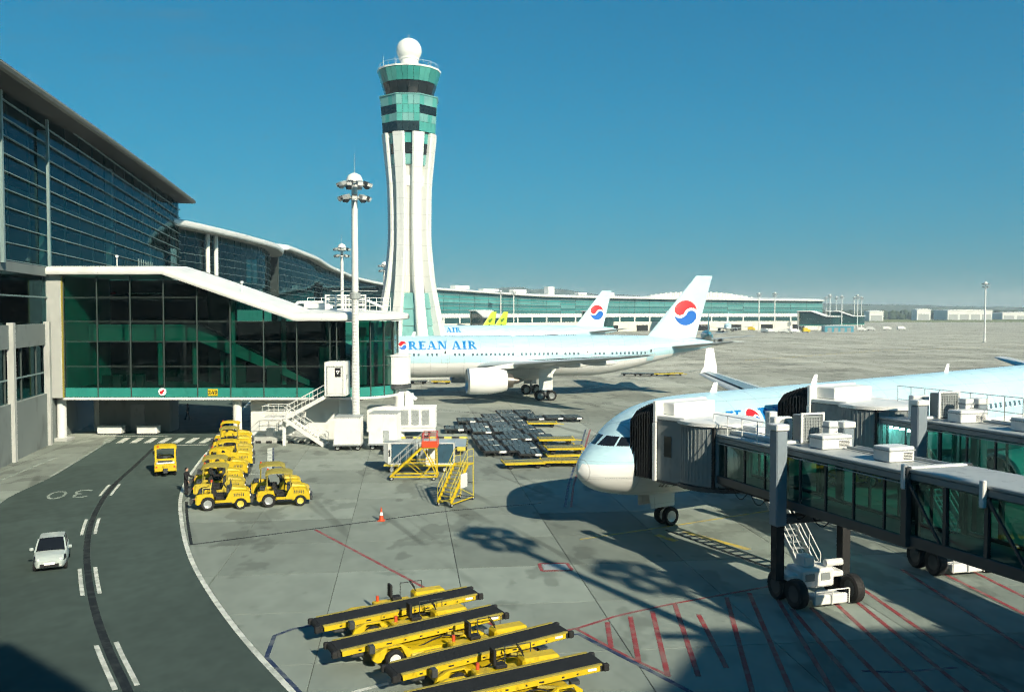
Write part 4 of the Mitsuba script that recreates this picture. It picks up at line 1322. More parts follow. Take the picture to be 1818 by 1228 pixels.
HANGUL = {'dae': [[(0, .9), (.5, .9)], [(0, .9), (0, .25), (.5, .3)], [(.66, 1), (.66, 0)], [(.66, .55), (.86, .55)], [(.86, 1), (.86, 0)]],
          'han': [[(.1, 1), (.45, 1)], [(0, .86), (.55, .86)], [(.1, .7), (.45, .7), (.45, .52), (.1, .52), (.1, .7)], [(.75, 1), (.75, .35)], [(.75, .68), (.95, .68)], [(.15, .35), (.15, 0), (.85, 0)]],
          'hang': [[(.1, 1), (.45, 1)], [(0, .86), (.55, .86)], [(.1, .7), (.45, .7), (.45, .52), (.1, .52), (.1, .7)], [(.75, 1), (.75, .42)], [(.75, .68), (.95, .68)], [(.3, .3), (.7, .3), (.7, 0), (.3, 0), (.3, .3)]],
          'gong': [[(.15, 1), (.8, 1), (.8, .68)], [(.47, .8), (.47, .48)], [(0, .46), (.95, .46)], [(.25, .32), (.7, .32), (.7, 0), (.25, 0), (.25, .32)]]}


def airliner(L, R, zc, wing, fin, stab, engine, gear_x, track, nose_gear_x, livery='blue', title=None, blue_lo=-0.6, doors=(), win=(6, 40), win_z=0.45, tail_len=19.0, tail_up=1.5,
             winglet=None, suffix='', nose_dz=0.0, detail=2, gear_wheels=2, nose=1.0, marks=True, antennas=()):
    t = Thing()
    H = Hull(L, R, zc, tail_len=tail_len, tail_up=tail_up, nose=nose)
    if livery == 'blue':
        zb = lambda x: np.minimum(zc + blue_lo + 0 * x + np.maximum(0, (x - (L - tail_len * .8)) * 0.115), H.t(x) - 0.02)
        zs = lambda x: np.minimum(zc + blue_lo - 0.62 + np.maximum(0, (x - (L - tail_len * .8)) * 0.125), H.t(x) - 0.04)
        up, st, be, fm = 'sky_blue_paint' + suffix, 'stripe_white' + suffix, 'belly_white' + suffix, 'fin_blue_paint'
        if suffix == 'far':
            up, st, be, fm = 'far_blue_paint', 'far_belly', 'far_belly', 'far_blue_paint'
    else:
        zb = lambda x: zc - 0.1 + np.maximum(0, (x - L * .55)) * 0.25
        zs = lambda x: zc - 0.3 + 0 * x
        up, st, be, fm = 'stripe_white', 'stripe_white', 'stripe_white', 'lime_paint'
    t.add('upper_fuselage', H.skin(zb, None), up, smooth=True)
    t.add('stripe', H.skin(zs, zb, n=8), st, smooth=True)
    t.add('belly', H.skin(None, zs), be, smooth=True)
    # wing box fairing
    wx0, wx1 = wing[0][0] - 3.0, wing[0][0] + wing[0][3] + 3.0
    fx = np.linspace(wx0, wx1, 24)
    env = np.sin(np.pi * (fx - wx0) / (wx1 - wx0)) ** 0.6
    P = []
    for x, e in zip(fx, env):
        a = np.linspace(math.radians(195), math.radians(345), 15)
        P.append(np.c_[np.full(15, x), np.cos(a) * (R * 0.6 + R * 0.48 * e), zc + np.sin(a) * (R * 0.6 + 0.62 * R * e) - 0.05])
    t.add('wing_fairing', M().grid(np.array(P)[:, ::-1]), be, smooth=True)
    for s in (-1, 1):
        k = t.add('wing', loft([(x, s * y, z, c, th) for x, y, z, c, th in wing]), 'wing_grey', smooth=40)
        if detail > 1:
            mid = [(np.array(a) + np.array(b)) / 2 for a, b in zip(wing[:-1], wing[1:])]
            P = []
            for x, y, z, c, th in wing[1:]:
                P.append([[x + c * .22, s * y, z + 0.085 * c * th / .12 + 0.03], [x + c * .62, s * y, z + 0.075 * c * th / .12 + 0.03]])
            t.add('slat_panel', M().grid(np.array(P) if s < 0 else np.array(P)[:, ::-1]), 'wing_panel', parent=k)
            for fr in (0.30, 0.48, 0.68):
                q = np.array([np.interp(fr * wing[-1][1], [w[1] for w in wing], [w[j] for w in wing]) for j in range(5)])
                c = np.array([q[0] + q[3] * 0.80, s * q[1], q[2] - 0.30])
                b = M().ball((0, 0, 0), 1, 2, (2.3, 0.28, 0.36))
                t.add('flap_fairing', b.moved(place4(*c)), be, smooth=True, parent=k)
        if winglet:
            x, y, z, c, th = wing[-1]
            t.add('winglet', loft([(x + .1, s * y, z, c - .1, .09), (x + .9, s * (y + .22), z + .7, c * .72, .08), (x + 1.9, s * (y + winglet * .36), z + winglet, c * .42, .07)], n=7), 'stripe_white', smooth=40, parent=k)
        t.add('stabilizer', loft([(x, s * y, z, c, th) for x, y, z, c, th in stab]), 'wing_grey', smooth=40)
    k = t.add('tail_fin', loft([(x, 0, z, c, th) for x, z, c, th in fin], vertical=True), fm, smooth=40)
    if marks and livery == 'blue':
        f = 0.40
        q = [np.interp(f, [0, 1], [fin[0][j], fin[-1][j]]) for j in range(4)]
        rr = 0.30 * q[2] + 0.35
        cx, cz = q[0] + q[2] * 0.52, q[1]
        for port in (True, False):
            disc = M()
            for g, mt in ((Point(0, 0).buffer(1.0, 20), 'mark_white'), *zip(roundel(), ('mark_red', 'mark_blue'))):
                v, fc = trimesh.creation.triangulate_polygon(g.segmentize(.2), engine='earcut')
                v, fc = trimesh.remesh.subdivide_to_size(np.c_[v, np.zeros(len(v))], np.asarray(fc), .28)
                v = v[:, :2]
                a = v[fc[:, 1]] - v[fc[:, 0]]
                b = v[fc[:, 2]] - v[fc[:, 0]]
                fc = np.where((a[:, 0] * b[:, 1] - a[:, 1] * b[:, 0])[:, None] > 0, fc, fc[:, ::-1])
                lift = 0.0 if mt == 'mark_white' else 0.012
                xx, zz_ = cx + v[:, 0] * rr, cz + v[:, 1] * rr
                fr = (zz_ - fin[0][1]) / (fin[-1][1] - fin[0][1])
                le, ch, th = [np.interp(fr, [0, 1], [fin[0][j], fin[-1][j]]) for j in (0, 2, 3)]
                u = np.clip((xx - le) / ch, 0, 1)
                yy = 5 * th * ch * (0.2969 * np.sqrt(u) - 0.126 * u - 0.3516 * u ** 2 + 0.2843 * u ** 3 - 0.1036 * u ** 4) + 0.025 + lift
                mm = M().add(np.c_[xx, (-yy if port else yy), zz_], fc if port else fc[:, ::-1])
                t.add({'mark_white': 'roundel_ground', 'mark_red': 'roundel_red', 'mark_blue': 'roundel_blue'}[mt], mm, mt, parent=k)
    if detail > 0:
        u0 = [np.interp(0.06, [0, 1], [fin[0][j], fin[-1][j]]) for j in range(4)]
    # engines
    ex, ey, ez, er, el = engine
    for s in (-1, 1):
        c = (ex, s * ey, ez)
        prof = [(er * .84, 0.25), (er * .86, 0.02), (er * .93, 0.0), (er * .99, .12 * el), (er * 1.02, .32 * el), (er * .99, .6 * el), (er * .86, .86 * el), (er * .76, el), (er * .72, el), (er * .74, .8 * el)]
        k = t.add('engine', M().lathe(prof, 36, c, (1, 0, 0)), 'stripe_white', smooth=40)
        t.add('intake_lip', M().lathe([(er * .82, .35), (er * .845, .10), (er * .89, -.03), (er * .95, .02), (er * .985, .22)], 36, c, (1, 0, 0)), 'silver', smooth=40, parent=k)
        t.add('fan', M().lathe([(er * .83, .34), (er * .83, .9), (er * .3, .95), (.02, .35)], 28, c, (1, 0, 0)), 'dark_metal', smooth=40, parent=k)
        t.add('exhaust', M().lathe([(er * .74, .78 * el), (er * .60, .95 * el), (er * .50, 1.16 * el), (er * .40, 1.17 * el), (er * .36, 1.0 * el)], 28, c, (1, 0, 0)), 'hot_metal', smooth=40, parent=k)
        t.add('cone', M().lathe([(er * .36, 1.0 * el), (er * .24, 1.28 * el), (.03, 1.46 * el)], 20, c, (1, 0, 0)), 'hot_metal', smooth=40, parent=k)
        q = [np.interp(ey, [w[1] for w in wing], [w[j] for w in wing]) for j in range(4)]
        t.add('pylon', loft([(ex + .28 * el, s * ey, ez + er * .9, .9 * el, .07), (q[0] - .35, s * ey, q[2] + .15, q[3] * .45, .06)], vertical=True), be, smooth=40, parent=k)
    # landing gear
    mt = gear_wheels
    for s in (-1, 1):
        y = s * track
        wr, ww = (0.70, 0.50) if R > 2.4 else (0.55, 0.40)
        k = t.add('main_gear', M().tube([gear_x, y, wr], [gear_x - .1, y * .93, zc - R * .45], .19, .24, 10).tube([gear_x, y, wr + .9], [gear_x - .2, y * .55, zc - R * .6], .10, n=8)
                  .tube([gear_x - 1.0, y, wr], [gear_x + 1.0, y, wr], .14, n=8).tube([gear_x, y, wr + 1.3], [gear_x + 1.6, y * .9, zc - R * .5], .08, n=8), 'silver')
        for dx in ((-.78, .78) if mt == 2 else (0,)):
            for dy in (-.42, .42):
                wheel(t, (gear_x + dx, y + dy, wr), wr, ww, parent=k, rim='mid_grey')
        t.add('gear_door', M().box(gear_x - 1.0, gear_x + .9, y + s * .55 - .03, y + s * .55 + .03, 1.5, zc - R * .55), be, parent=k)
    nx_, wr = nose_gear_x, (0.54 if R > 2.4 else .4)
    wr += nose_dz
    k = t.add('nose_gear', M().tube([nx_, 0, wr], [nx_ - .15, 0, zc - R * .75], .11, .14, 10).tube([nx_ - .05, 0, wr + .7], [nx_ + 1.2, 0, zc - R * .8], .06, n=8).tube([nx_, -.36, wr], [nx_, .36, wr], .08, n=8)
              .box(nx_ - .16, nx_ + .16, -.2, .2, wr + .75, wr + 1.0), 'silver')
    for dy in (-.33, .33):
        wheel(t, (nx_, dy, wr), wr - nose_dz, .36, parent=k)
    for s in (-1, 1):
        t.add('gear_door', M().hexa([[nx_ - 1.6, s * .55 - .02, zc - R * 1.16], [nx_ + .1, s * .55 - .02, zc - R * 1.16], [nx_ + .1, s * .55 + .02, zc - R * 1.16], [nx_ - 1.6, s * .55 + .02, zc - R * 1.16],
                                     [nx_ - 1.7, s * .45 - .02, zc - R * .86], [nx_ + .2, s * .45 - .02, zc - R * .86], [nx_ + .2, s * .45 + .02, zc - R * .86], [nx_ - 1.7, s * .45 + .02, zc - R * .86]]), be, parent=k)
    if detail > 1:
        t.add('gear_lamp', M().box(nx_ - .24, nx_ - .165, -.15, .15, wr + .9, wr + 1.08), 'red_paint', parent=k)
    # cockpit windows
    kz = R / 2.82
    for s in (-1, 1):
        for y0, y1, za, zb_, sk in ((.08, 1.02, .55, 1.00, .28), (1.10, 1.58, .56, .99, .10), (1.66, 2.05, .58, .96, .05)):
            U, V = np.meshgrid(np.linspace(0, 1, 6), np.linspace(0, 1, 5), indexing='ij')
            Z = zc + (za + (zb_ - za) * V) * kz
            Y = (y0 + sk * V * .25 + (y1 - y0 - sk * .25 * V) * U) * kz * (1 - .10 * V)
            P = H.front(Y, Z, 0.014) * np.array([1, s, 1])
            t.add('cockpit_window', M().grid(P[:, ::-1] if s > 0 else P), 'black_glass', smooth=True)
    if detail > 0:
        for port in (True, False):
            m = M()
            zw = zc + win_z * kz
            for x in np.arange(win[0], win[1], 0.62):
                if any(abs(x - d) < 0.9 for d in doors) or (int(x * 1.7) % 11 == 0):
                    continue
                m.join(H.patch(x, x + .27, zw - .17, zw + .17, .012, port, 2, 3))
            t.add('cabin_windows', m, 'dim_window', stuff=True)
            for d in doors:
                k = t.add('door', H.patch(d - .52, d + .52, zc - .75 * kz, zc + 1.15 * kz, .010, port, 3, 8), up)
                m = M()
                for a, b in ((-.56, -.52), (.52, .56)):
                    m.join(H.patch(d + a, d + b, zc - .78 * kz, zc + 1.18 * kz, .016, port, 2, 8))
                for a, b in ((-.78, -.74), (1.15, 1.19)):
                    m.join(H.patch(d - .52, d + .52, zc + a * kz, zc + b * kz, .016, port, 3, 2))
                t.add('door_seam', m, 'grey_metal', parent=k)
                t.add('door_window', H.patch(d - .12, d + .12, zc + .45 * kz, zc + .85 * kz, .020, port, 2, 4), 'black_glass', parent=k)
    if title:
        x, z, s, sx = title
        wide = lambda g: affinity.scale(g, sx, 1, origin=(0, 0))
        for ch in 'K REAN AIR':
            if ch == ' ' and abs(x - title[0]) < 2.2 * s * sx and x > title[0]:
                q = roundel()
                cx = x + .56 * s
                t.add('title_roundel', on_skin(H, [affinity.scale(Point(0, 0).buffer(1.0, 20), .56, .56, origin=(0, 0))], cx, z + .5 * s, s, .012), 'mark_white')
                for g, mt_, nm in zip(q, ('mark_red', 'mark_blue'), ('roundel_red', 'roundel_blue')):
                    t.add(nm, on_skin(H, [affinity.scale(g, .56, .56, origin=(0, 0))], cx, z + .5 * s, s, .022), mt_)
                x += 1.22 * s
                continue
            if ch == ' ':
                x += .40 * s * sx
                continue
            g, w = LET[ch]
            t.add('title_letter', on_skin(H, [wide(g)], x, z, s), 'title_blue')
            x += (w + .07) * s * sx
    for x in antennas:
        z = float(H.t(x)) - .05
        t.add('antenna', loft([(x, 0, z, .62, .12), (x + .38, 0, z + .62, .30, .10)], vertical=True, n=6), 'stripe_white')
    return t, H


# 1: the near airliner at the boarding bridges, nose to the left
PHI1, N1 = math.radians(32.5), (3.55, 47.5)
PITCH1 = math.radians(-0.9)
wingA = [(22.5, 2.0, 3.3, 10.6, .13), (26.4, 9.3, 3.95, 7.0, .115), (36.4, 28.4, 5.7, 2.5, .10)]
plane1, H1 = airliner(60.0, 2.82, 4.85, wingA, [(46.5, 7.6, 8.0, .10), (55.0, 17.0, 3.2, .10)], [(50.5, .8, 6.0, 5.6, .10), (56.8, 9.7, 7.3, 2.2, .09)], (23.0, 9.4, 2.5, 1.5, 5.2), 30.5, 5.3, 6.2,
                      title=(8.8, 5.75, 1.05, 1.1), blue_lo=-.35, doors=(3.9, 13.0, 26.0, 46.0), win=(5.6, 46), winglet=2.5, antennas=(9.6, 18.5, 33.0), win_z=.5, nose_dz=.38, suffix='_1')
glyphs = [stroke_glyph(HANGUL[k], .13) for k in ('dae', 'han', 'hang', 'gong')]
for j, g in enumerate(glyphs):
    plane1.add('small_title', on_skin(H1, [g], 4.0 + j * .42, 3.05, .30), 'mark_black')
m = M()
for z in (4.85 - 1.06,):
    m.join(H1.patch(.9, 4.2, z - .012, z + .012, .008, True, 18, 2))
plane1.add('nose_seam', m, 'grey_metal')


def stand(phi, nose):
    return place4(nose[0], nose[1], 0, phi)


# it stands a little nose down on its gear
cp, sp = math.cos(PITCH1), math.sin(PITCH1)
NOSE_DOWN = np.array([[cp, 0, sp, 0], [0, 1, 0, 0], [-sp, 0, cp, 30.5 * sp], [0, 0, 0, 1.0]])
plane1.place('airliner', stand(PHI1, N1) @ NOSE_DOWN, 'light blue and white airliner parked at the two boarding bridges in the right foreground', 'airliner')

# 2: the airliner in the middle distance
PHI2, G2 = math.radians(10.0), np.array([3.7, 128.0])
N2 = G2 - 30.0 * np.array([math.cos(PHI2), math.sin(PHI2)])
wingB = [(20.6, 2.0, 4.6, 11.4, .13), (24.6, 9.6, 5.25, 6.6, .115), (33.6, 27.0, 6.9, 2.4, .10), (36.4, 29.8, 7.3, 1.0, .09)]
plane2, H2 = airliner(56.2, 2.9, 5.9, wingB, [(46.0, 8.35, 7.6, .10), (53.6, 17.4, 2.5, .10)], [(48.6, .8, 7.0, 5.4, .10), (54.8, 10.3, 8.1, 1.9, .09)], (18.6, 9.6, 3.15, 1.74, 5.2), 30.0, 5.0, 5.2,
                      title=(8.7, 6.98, 1.12, 1.14), blue_lo=-.75, doors=(5.0, 16.5, 36.5, 46.0), win=(9, 47), antennas=(12.0, 26.0), win_z=.38, nose=1.1, suffix='_2')
plane2.place('airliner', stand(PHI2, N2), 'light blue airliner with a large roundel on its fin, behind the dark pallet dollies', 'airliner')

# 3: a sister aircraft on the next stand, mostly hidden
PHI3, N3 = math.radians(15.0), (-33.0, 216.0)
plane3, H3 = airliner(62.0, 2.9, 6.0, wingB, [(50.6, 8.4, 7.8, .10), (58.0, 17.6, 2.6, .10)], [(53.0, .8, 7.0, 5.4, .10), (59.6, 10.3, 8.1, 1.9, .09)], (20.6, 9.6, 3.15, 1.74, 5.2), 32.0, 5.0, 5.2,
                      title=(8.0, 7.2, 1.2, 1.1), blue_lo=-.75, doors=(5.0, 40.0), win=(9, 50), antennas=(14.0,), win_z=.38)
plane3.place('airliner', stand(PHI3, N3), 'light blue airliner half hidden behind the nearer one, with a smaller roundel fin', 'airliner')

# lime tailed small jets and light blue far ones
wingC = [(12.0, 1.4, 2.2, 6.5, .12), (15.0, 6.5, 2.7, 3.6, .11), (20.6, 16.6, 3.8, 1.4, .10)]
small_kw = dict(wing=wingC, fin=[(29.0, 5.2, 6.4, .09), (34.6, 12.4, 2.0, .09)], stab=[(32.5, .5, 4.6, 3.6, .09), (36.4, 7.0, 5.4, 1.3, .08)], engine=(13.0, 5.0, 1.7, 1.0, 3.6), gear_x=18.0, track=2.9, nose_gear_x=3.6,
                tail_len=13.0, detail=0, gear_wheels=1)
lime, HL = airliner(37.5, 1.9, 3.5, livery='lime', marks=False, **small_kw)
for k_ in (True, False):
    s = -1 if k_ else 1
    m = M()
    for cx, cz, r in ((33.6, 9.0, .55), (34.2, 9.5, .4), (33.3, 7.4, .3), (33.9, 7.0, .3)):
        m.tube([cx, s * .36, cz], [cx, s * .40, cz], r, n=9)
    lime.add('fin_mark', m, 'lime_dark', parent='tail_fin')
bj, HB = airliner(37.5, 1.9, 3.5, livery='blue', marks=False, suffix='far', **small_kw)
for (px, y, phi, lab) in ((854, 330, 2.6, 'pale airliner with a lime fin behind the mid distance airliner, the left one of two'), (876, 345, 2.6, 'pale airliner with a lime fin behind the mid distance airliner, the right one of two')):
    p = dp(px, 590, y)
    a = np.array([math.cos(.55), math.sin(.55)])
    nose_ = np.array([p[0], y]) - a * 30
    lime.place('airliner', place4(nose_[0], nose_[1], 0, .55), lab, 'airliner')
pale, HP = airliner(37.5, 1.9, 3.5, livery='blue', marks=False, **small_kw)
for proto_, px, y, phi, lab in ((bj, 1255, 330, -1.75, 'dark teal jet half hidden behind the large roundel fin'), (pale, 1292, 560, 1.30, 'small pale blue jet parked nose out in front of the far terminal')):
    p = dp(px, 590, y)
    a = np.array([math.cos(phi), math.sin(phi)])
    nose_ = np.array([p[0], y]) - a * 18
    proto_.place('airliner', place4(nose_[0], nose_[1], 0, phi), lab, 'airliner')
# ------------------------------------------------------------------ boarding bridges
LIFT = 0.0


def rise(m, k):
    for v in m.v:
        v[:, 2] += k * v[:, 0] + LIFT
    return m


def boarding_bridge(inner, outer, root, turn, cab_len, bellow_len, slope=0.017, near=True):
    """x along the tunnel from the cab's pivot to the terminal, y across it (y = 0 is the left side), z up"""
    t = Thing()
    secs = [('inner', 0.0, inner + .5, 0.0, 1.8, 3.92, 6.02), ('outer', inner, inner + outer, -.14, 1.9, 3.84, 6.20), ('rear', inner + outer - .3, root, -.26, 2.0, 3.98, 6.34)]
    for name, x0, x1, y0, y1, z0, z1 in secs:
        for y in (y0, y1):
            t.add('floor_beam', rise(M().box(x0, x1, y - .09, y + .09, z0 - .12, z0 + .26, .02), slope), 'dark_metal')
            t.add('roof_beam', rise(M().box(x0, x1, y - .09, y + .09, z1 - .22, z1 + .02, .03), slope), 'mid_grey')
        t.add('floor', rise(M().box(x0, x1, y0 + .095, y1 - .095, z0 - .06, z0 + .14), slope), 'mid_grey')
        t.add('roof', rise(M().box(x0 - .02, x1 + .02, y0 - .14, y1 + .14, z1 + .03, z1 + .15, .03), slope), 'grey_metal')
        n = max(1, round((x1 - x0) / 1.62))
        for k in range(n):
            a, b = x0 + (x1 - x0) * k / n, x0 + (x1 - x0) * (k + 1) / n
            for y in (y0, y1):
                t.add('glass_pane', rise(M().add([[a + .04, y, z0 + .27], [b - .04, y, z0 + .27], [b - .04, y, z1 - .23], [a + .04, y, z1 - .23]], [[0, 1, 2, 3]]), slope), 'bridge_glass')
        for k in range(n + 1):
            x = x0 + (x1 - x0) * k / n
            for y in (y0, y1):
                w = .16 if k in (0, n) else (.075 if name != 'rear' else .14)
                t.add('post', rise(M().box(x - w / 2, x + w / 2, y - .05 - (.04 if name == 'rear' else 0), y + .05, z0 + .27, z1 - .23), slope), 'dark_metal')
            if name == 'rear' and k < n and k % 2 == 0:
                xb = x0 + (x1 - x0) * min(k + 1, n) / n
                t.add('brace', rise(M().bar([x + .12, y0 - .14, z1 - .3], [xb - .12, y0 - .14, z0 + .3], .08, .08), slope), 'dark_metal')
                t.add('corbel', rise(M().box(x - .10, x + .10, y0 - .30, y0 - .15, z1 - .55, z1 + .30, .03), slope), 'white_metal')
        # ceiling inside
        t.add('ceiling', rise(M().box(x0 + .05, x1 - .05, y0 + .12, y1 - .12, z1 - .28, z1 - .24), slope), 'interior_wall')
    # portal frames where the sections meet
    for x, y0, y1, z0, z1 in ((inner, -.28, 2.04, 3.74, 6.36), (inner + outer - .3, -.40, 2.14, 3.84, 6.46)):
        t.add('portal_frame', rise(M().box(x - .12, x + .16, y0 - .12, y0 + .1, z0, z1 + .1, .02), slope), 'dark_metal')
        t.add('portal_frame', rise(M().box(x - .12, x + .16, y1 - .1, y1 + .12, z0, z1 + .1, .02), slope), 'dark_metal')
        t.add('portal_head', rise(M().box(x - .11, x + .15, y0 + .1, y1 - .1, z1 - .12, z1 + .09, .02), slope), 'white_metal')
    # conduits and hanging cables under the floor
    for y, z in ((.15, 3.72), (.45, 3.66), (1.5, 3.72)):
        t.add('conduit', rise(M().tube([.2, y, z], [inner + outer - .8, y, z], .055, n=6), slope), 'black_rubber')
    for x in np.arange(1.0, inner + outer - 1.5, 1.9):
        t.add('hanger', rise(M().box(x - .04, x + .04, .05, 1.7, 3.60, 3.68), slope), 'mid_grey')
    for x in np.arange(.8, inner + 2.5, 1.5):
        u = np.linspace(0, 1, 7)
        t.add('cable_loop', rise(M().path(np.c_[x + 1.3 * u, np.full(7, -.02), 3.80 - .42 * np.sin(np.pi * u)], .022, 5), slope), 'black_rubber')
    for x0, x1, y0, z1 in ((0.3, inner - .2, 0.0, 6.02), (inner + .3, inner + outer - .5, -.14, 6.20)):
        t.add('light_strip', rise(M().box(x0, x1, y0 - .125, y0 - .095, z1 - .30, z1 - .26), slope), 'grey_metal')
    # lift columns, cross beam and wheel bogie
    xc = inner + .95
    zb = slope * xc
    zr = -.42
    for y in (-.72, 2.50):
        t.add('lift_column', M().box(xc - .28, xc + .28, y - .26, y + .26, 3.2 + LIFT, 7.15 + LIFT, .05), 'cool_grey')
        t.add('column_cap', M().box(xc - .33, xc + .33, y - .31, y + .31, 7.155 + LIFT, 7.42 + LIFT, .04), 'white_metal')
        t.add('inner_column', M().box(xc - .20, xc + .20, y - .19, y + .19, .95, 3.3 + LIFT), 'black_rubber')
    t.add('cross_beam', M().box(xc - .25, xc + .25, -.44, 2.22, 3.28 + LIFT, 3.62 + LIFT, .04), 'dark_metal')
    k = t.add('bogie', M().box(xc - .45, xc + .45, -.50, 2.2, .95, 1.2, .05).box(xc - .50, xc + .65, .0, 1.6, .65, 1.42, .08), 'white_metal')
    t.add('motor', M().box(xc - .30, xc + .35, .35, .85, 1.43, 1.88, .05), 'white_metal', parent=k)
    t.add('motor', M().tube([xc + .4, 1.3, 1.58], [xc + .4, 2.1, 1.58], .15, n=12), 'white_metal', parent=k)
    for y in (.4, 1.15):
        t.add('hatch', M().box(xc + .652, xc + .675, y - .22, y + .22, .95, 1.25), 'mid_grey', parent=k)
    t.add('frame', M().box(xc + .70, xc + 1.35, .1, 1.6, .32, .52, .04).box(xc + 1.2, xc + 1.4, .1, 1.7, .18, .58, .04), 'white_metal', parent=k)
    m = M()
    for y in (.1, .9, 1.7):
        m.tube([xc + 1.46, y, .2], [xc + 1.46, y, .8], .03, n=5)
    m.tube([xc + 1.46, .1, .8], [xc + 1.46, 1.7, .8], .03, n=5)
    t.add('guard_rail', m, 'white_metal', parent=k)
    for x in (xc - .35, xc + .95):
        for y in (-.42, 2.25):
            c = np.array([x, y, .60])
            t.add('tyre', M().lathe([(.34, -.17), (.50, -.22), (.58, -.17), (.60, -.06), (.60, .06), (.58, .17), (.50, .22), (.34, .17)], 22, c, (0, 1, 0)), 'black_rubber', smooth=40, parent=k)
            t.add('hub', M().lathe([(0, -.12), (.2, -.13), (.35, -.165), (.35, .165), (.2, .13), (0, .12)], 16, c, (0, 1, 0)), 'dark_metal', smooth=40, parent=k)
    # cab: a round turning drum, the cab body and the bellows
    piv = np.array([-.75, 1.0, 0])
    R4 = place4(piv[0], piv[1], LIFT, math.pi + turn)         # local x now points from the pivot to the aircraft
    t.add('drum', M().lathe([(1.95, 3.55), (2.02, 3.6), (2.02, 6.45), (1.95, 6.5)], 40).moved(R4), 'mid_grey', smooth=35)
    m = M()
    for a in np.linspace(0, 2 * np.pi, 61)[:-1]:
        p, s = np.array([math.cos(a), math.sin(a), 0]), np.array([-math.sin(a), math.cos(a), 0])
        c = p * 2.03
        m.add([c - s * .03 + [0, 0, 3.7], c + s * .03 + [0, 0, 3.7], c + p * .02 + [0, 0, 3.7], c - s * .03 + [0, 0, 6.38], c + s * .03 + [0, 0, 6.38], c + p * .02 + [0, 0, 6.38]], [[0, 2, 5], [0, 5, 3], [2, 1, 4], [2, 4, 5]])
    t.add('shutter_ribs', m.moved(R4), 'mid_grey', stuff=True)
    for a in (2.15, -1.4):
        p = np.array([math.cos(a) * 2.05, math.sin(a) * 2.05])
        t.add('drum_post', M().box(p[0] - .07, p[0] + .07, p[1] - .07, p[1] + .07, 3.5, 6.52).moved(R4), 'black_rubber')
    t.add('drum_floor', M().lathe([(0, 3.32), (2.1, 3.34), (2.1, 3.54), (0, 3.56)], 40).moved(R4), 'dark_metal', smooth=30)
    t.add('drum_roof', M().lathe([(2.14, 6.5), (2.14, 6.66), (1.9, 6.75), (0, 6.8)], 40).moved(R4), 'white_metal', smooth=30)
    L = cab_len
    for y in (-1.72, 1.72):
        s = 1 if y > 0 else -1
        t.add('cab_side', M().box(.9, L, y - .06, y + .06, 3.45, 6.55, .02).moved(R4), 'mid_grey')
        t.add('cab_window', M().box(L - 1.05, L - .55, y + s * .055 - .03, y + s * .055 + .03, 4.7, 5.75).moved(R4), 'black_glass')
    t.add('cab_floor', M().box(.9, L + .25, -1.66, 1.66, 3.3, 3.5).moved(R4), 'dark_metal')
    t.add('cab_roof', M().box(.6, L + .1, -1.86, 1.86, 6.57, 6.78, .04).moved(R4), 'white_metal')
    t.add('cab_housing', M().box(1.7, L, -1.72, 1.4, 6.79, 7.42, .06).moved(R4), 'white_paint')
    t.add('cab_fascia', M().box(L - .10, L + .12, -1.95, 1.95, 6.40, 7.50, .04).moved(R4), 'white_metal')
    for y in (-1.9, 1.9):
        t.add('cab_jamb', M().box(L - .10, L + .12, y - .07, y + .07, 3.4, 6.39, .02).moved(R4), 'white_metal')
    nrib = 10
    for k in range(nrib):
        u = k / (nrib - 1)
        x = L + .16 + bellow_len * u
        hw, zt = 1.92 + .08 * math.sin(u * 2), 7.40 - .55 * u ** 1.6
        zl = 3.45
        o = Polygon([(-hw, zl), (-hw, zt - .5), (-hw + .5, zt), (hw - .5, zt), (hw, zt - .5), (hw, zl)])
        i = Polygon([(-hw + .28, zl - .1), (-hw + .28, zt - .62), (-hw + .62, zt - .28), (hw - .62, zt - .28), (hw - .28, zt - .62), (hw - .28, zl - .1)])
        t.add('bellows_fold', M().prism(o.difference(i), x, x + .035, 'yz').moved(R4), 'bellows_black')
    P = []
    for u in np.linspace(0, 1, 9):
        x = L + .16 + bellow_len * u
        hw, zt, ins = 1.84, 7.40 - .55 * u ** 1.6 - .08, 0
        P.append([[x, -hw, 3.45], [x, -hw, zt - .5], [x, -hw + .5, zt], [x, hw - .5, zt], [x, hw, zt - .5], [x, hw, 3.45]])
    t.add('bellows', M().grid(np.array(P)).moved(R4), 'bellows_black')
    m = M()
    for a, b in (((.9, -1.9), (L + .2, -1.9)),):
        for z in (3.2,):
            m.tube([a[0], a[1], z], [b[0], b[1], z], .04, n=5)
    t.add('cab_step_rail', m.moved(R4), 'white_metal')
    # equipment on the roofs
    ac = t.add('cooling_unit', rise(M().box(inner - 1.15, inner - .75, .2, 1.1, 6.18, 7.38, .04), slope), 'white_metal')
    for z in (6.50, 7.04):
        t.add('fan', rise(M().tube([inner - .745, .65, z], [inner - .725, .65, z], .24, n=20), slope), 'mid_grey', parent=ac)
        t.add('fan_hub', rise(M().tube([inner - .724, .65, z], [inner - .70, .65, z], .08, n=10), slope), 'white_metal', parent=ac)
    cg = t.add('cooling_unit', rise(M().box(inner - .35, inner + .35, 0.8, 1.8, 6.38, 7.55, .03), slope), 'mid_grey')
    m = M()
    for z in np.linspace(6.48, 7.45, 9):
        m.box(inner + .352, inner + .372, 0.85, 1.75, z - .015, z + .015)
    for y in np.linspace(0.85, 1.75, 8):
        m.box(inner + .373, inner + .392, y - .012, y + .012, 6.48, 7.45)
    t.add('grille', rise(m, slope), 'grey_metal', parent=cg, stuff=True)
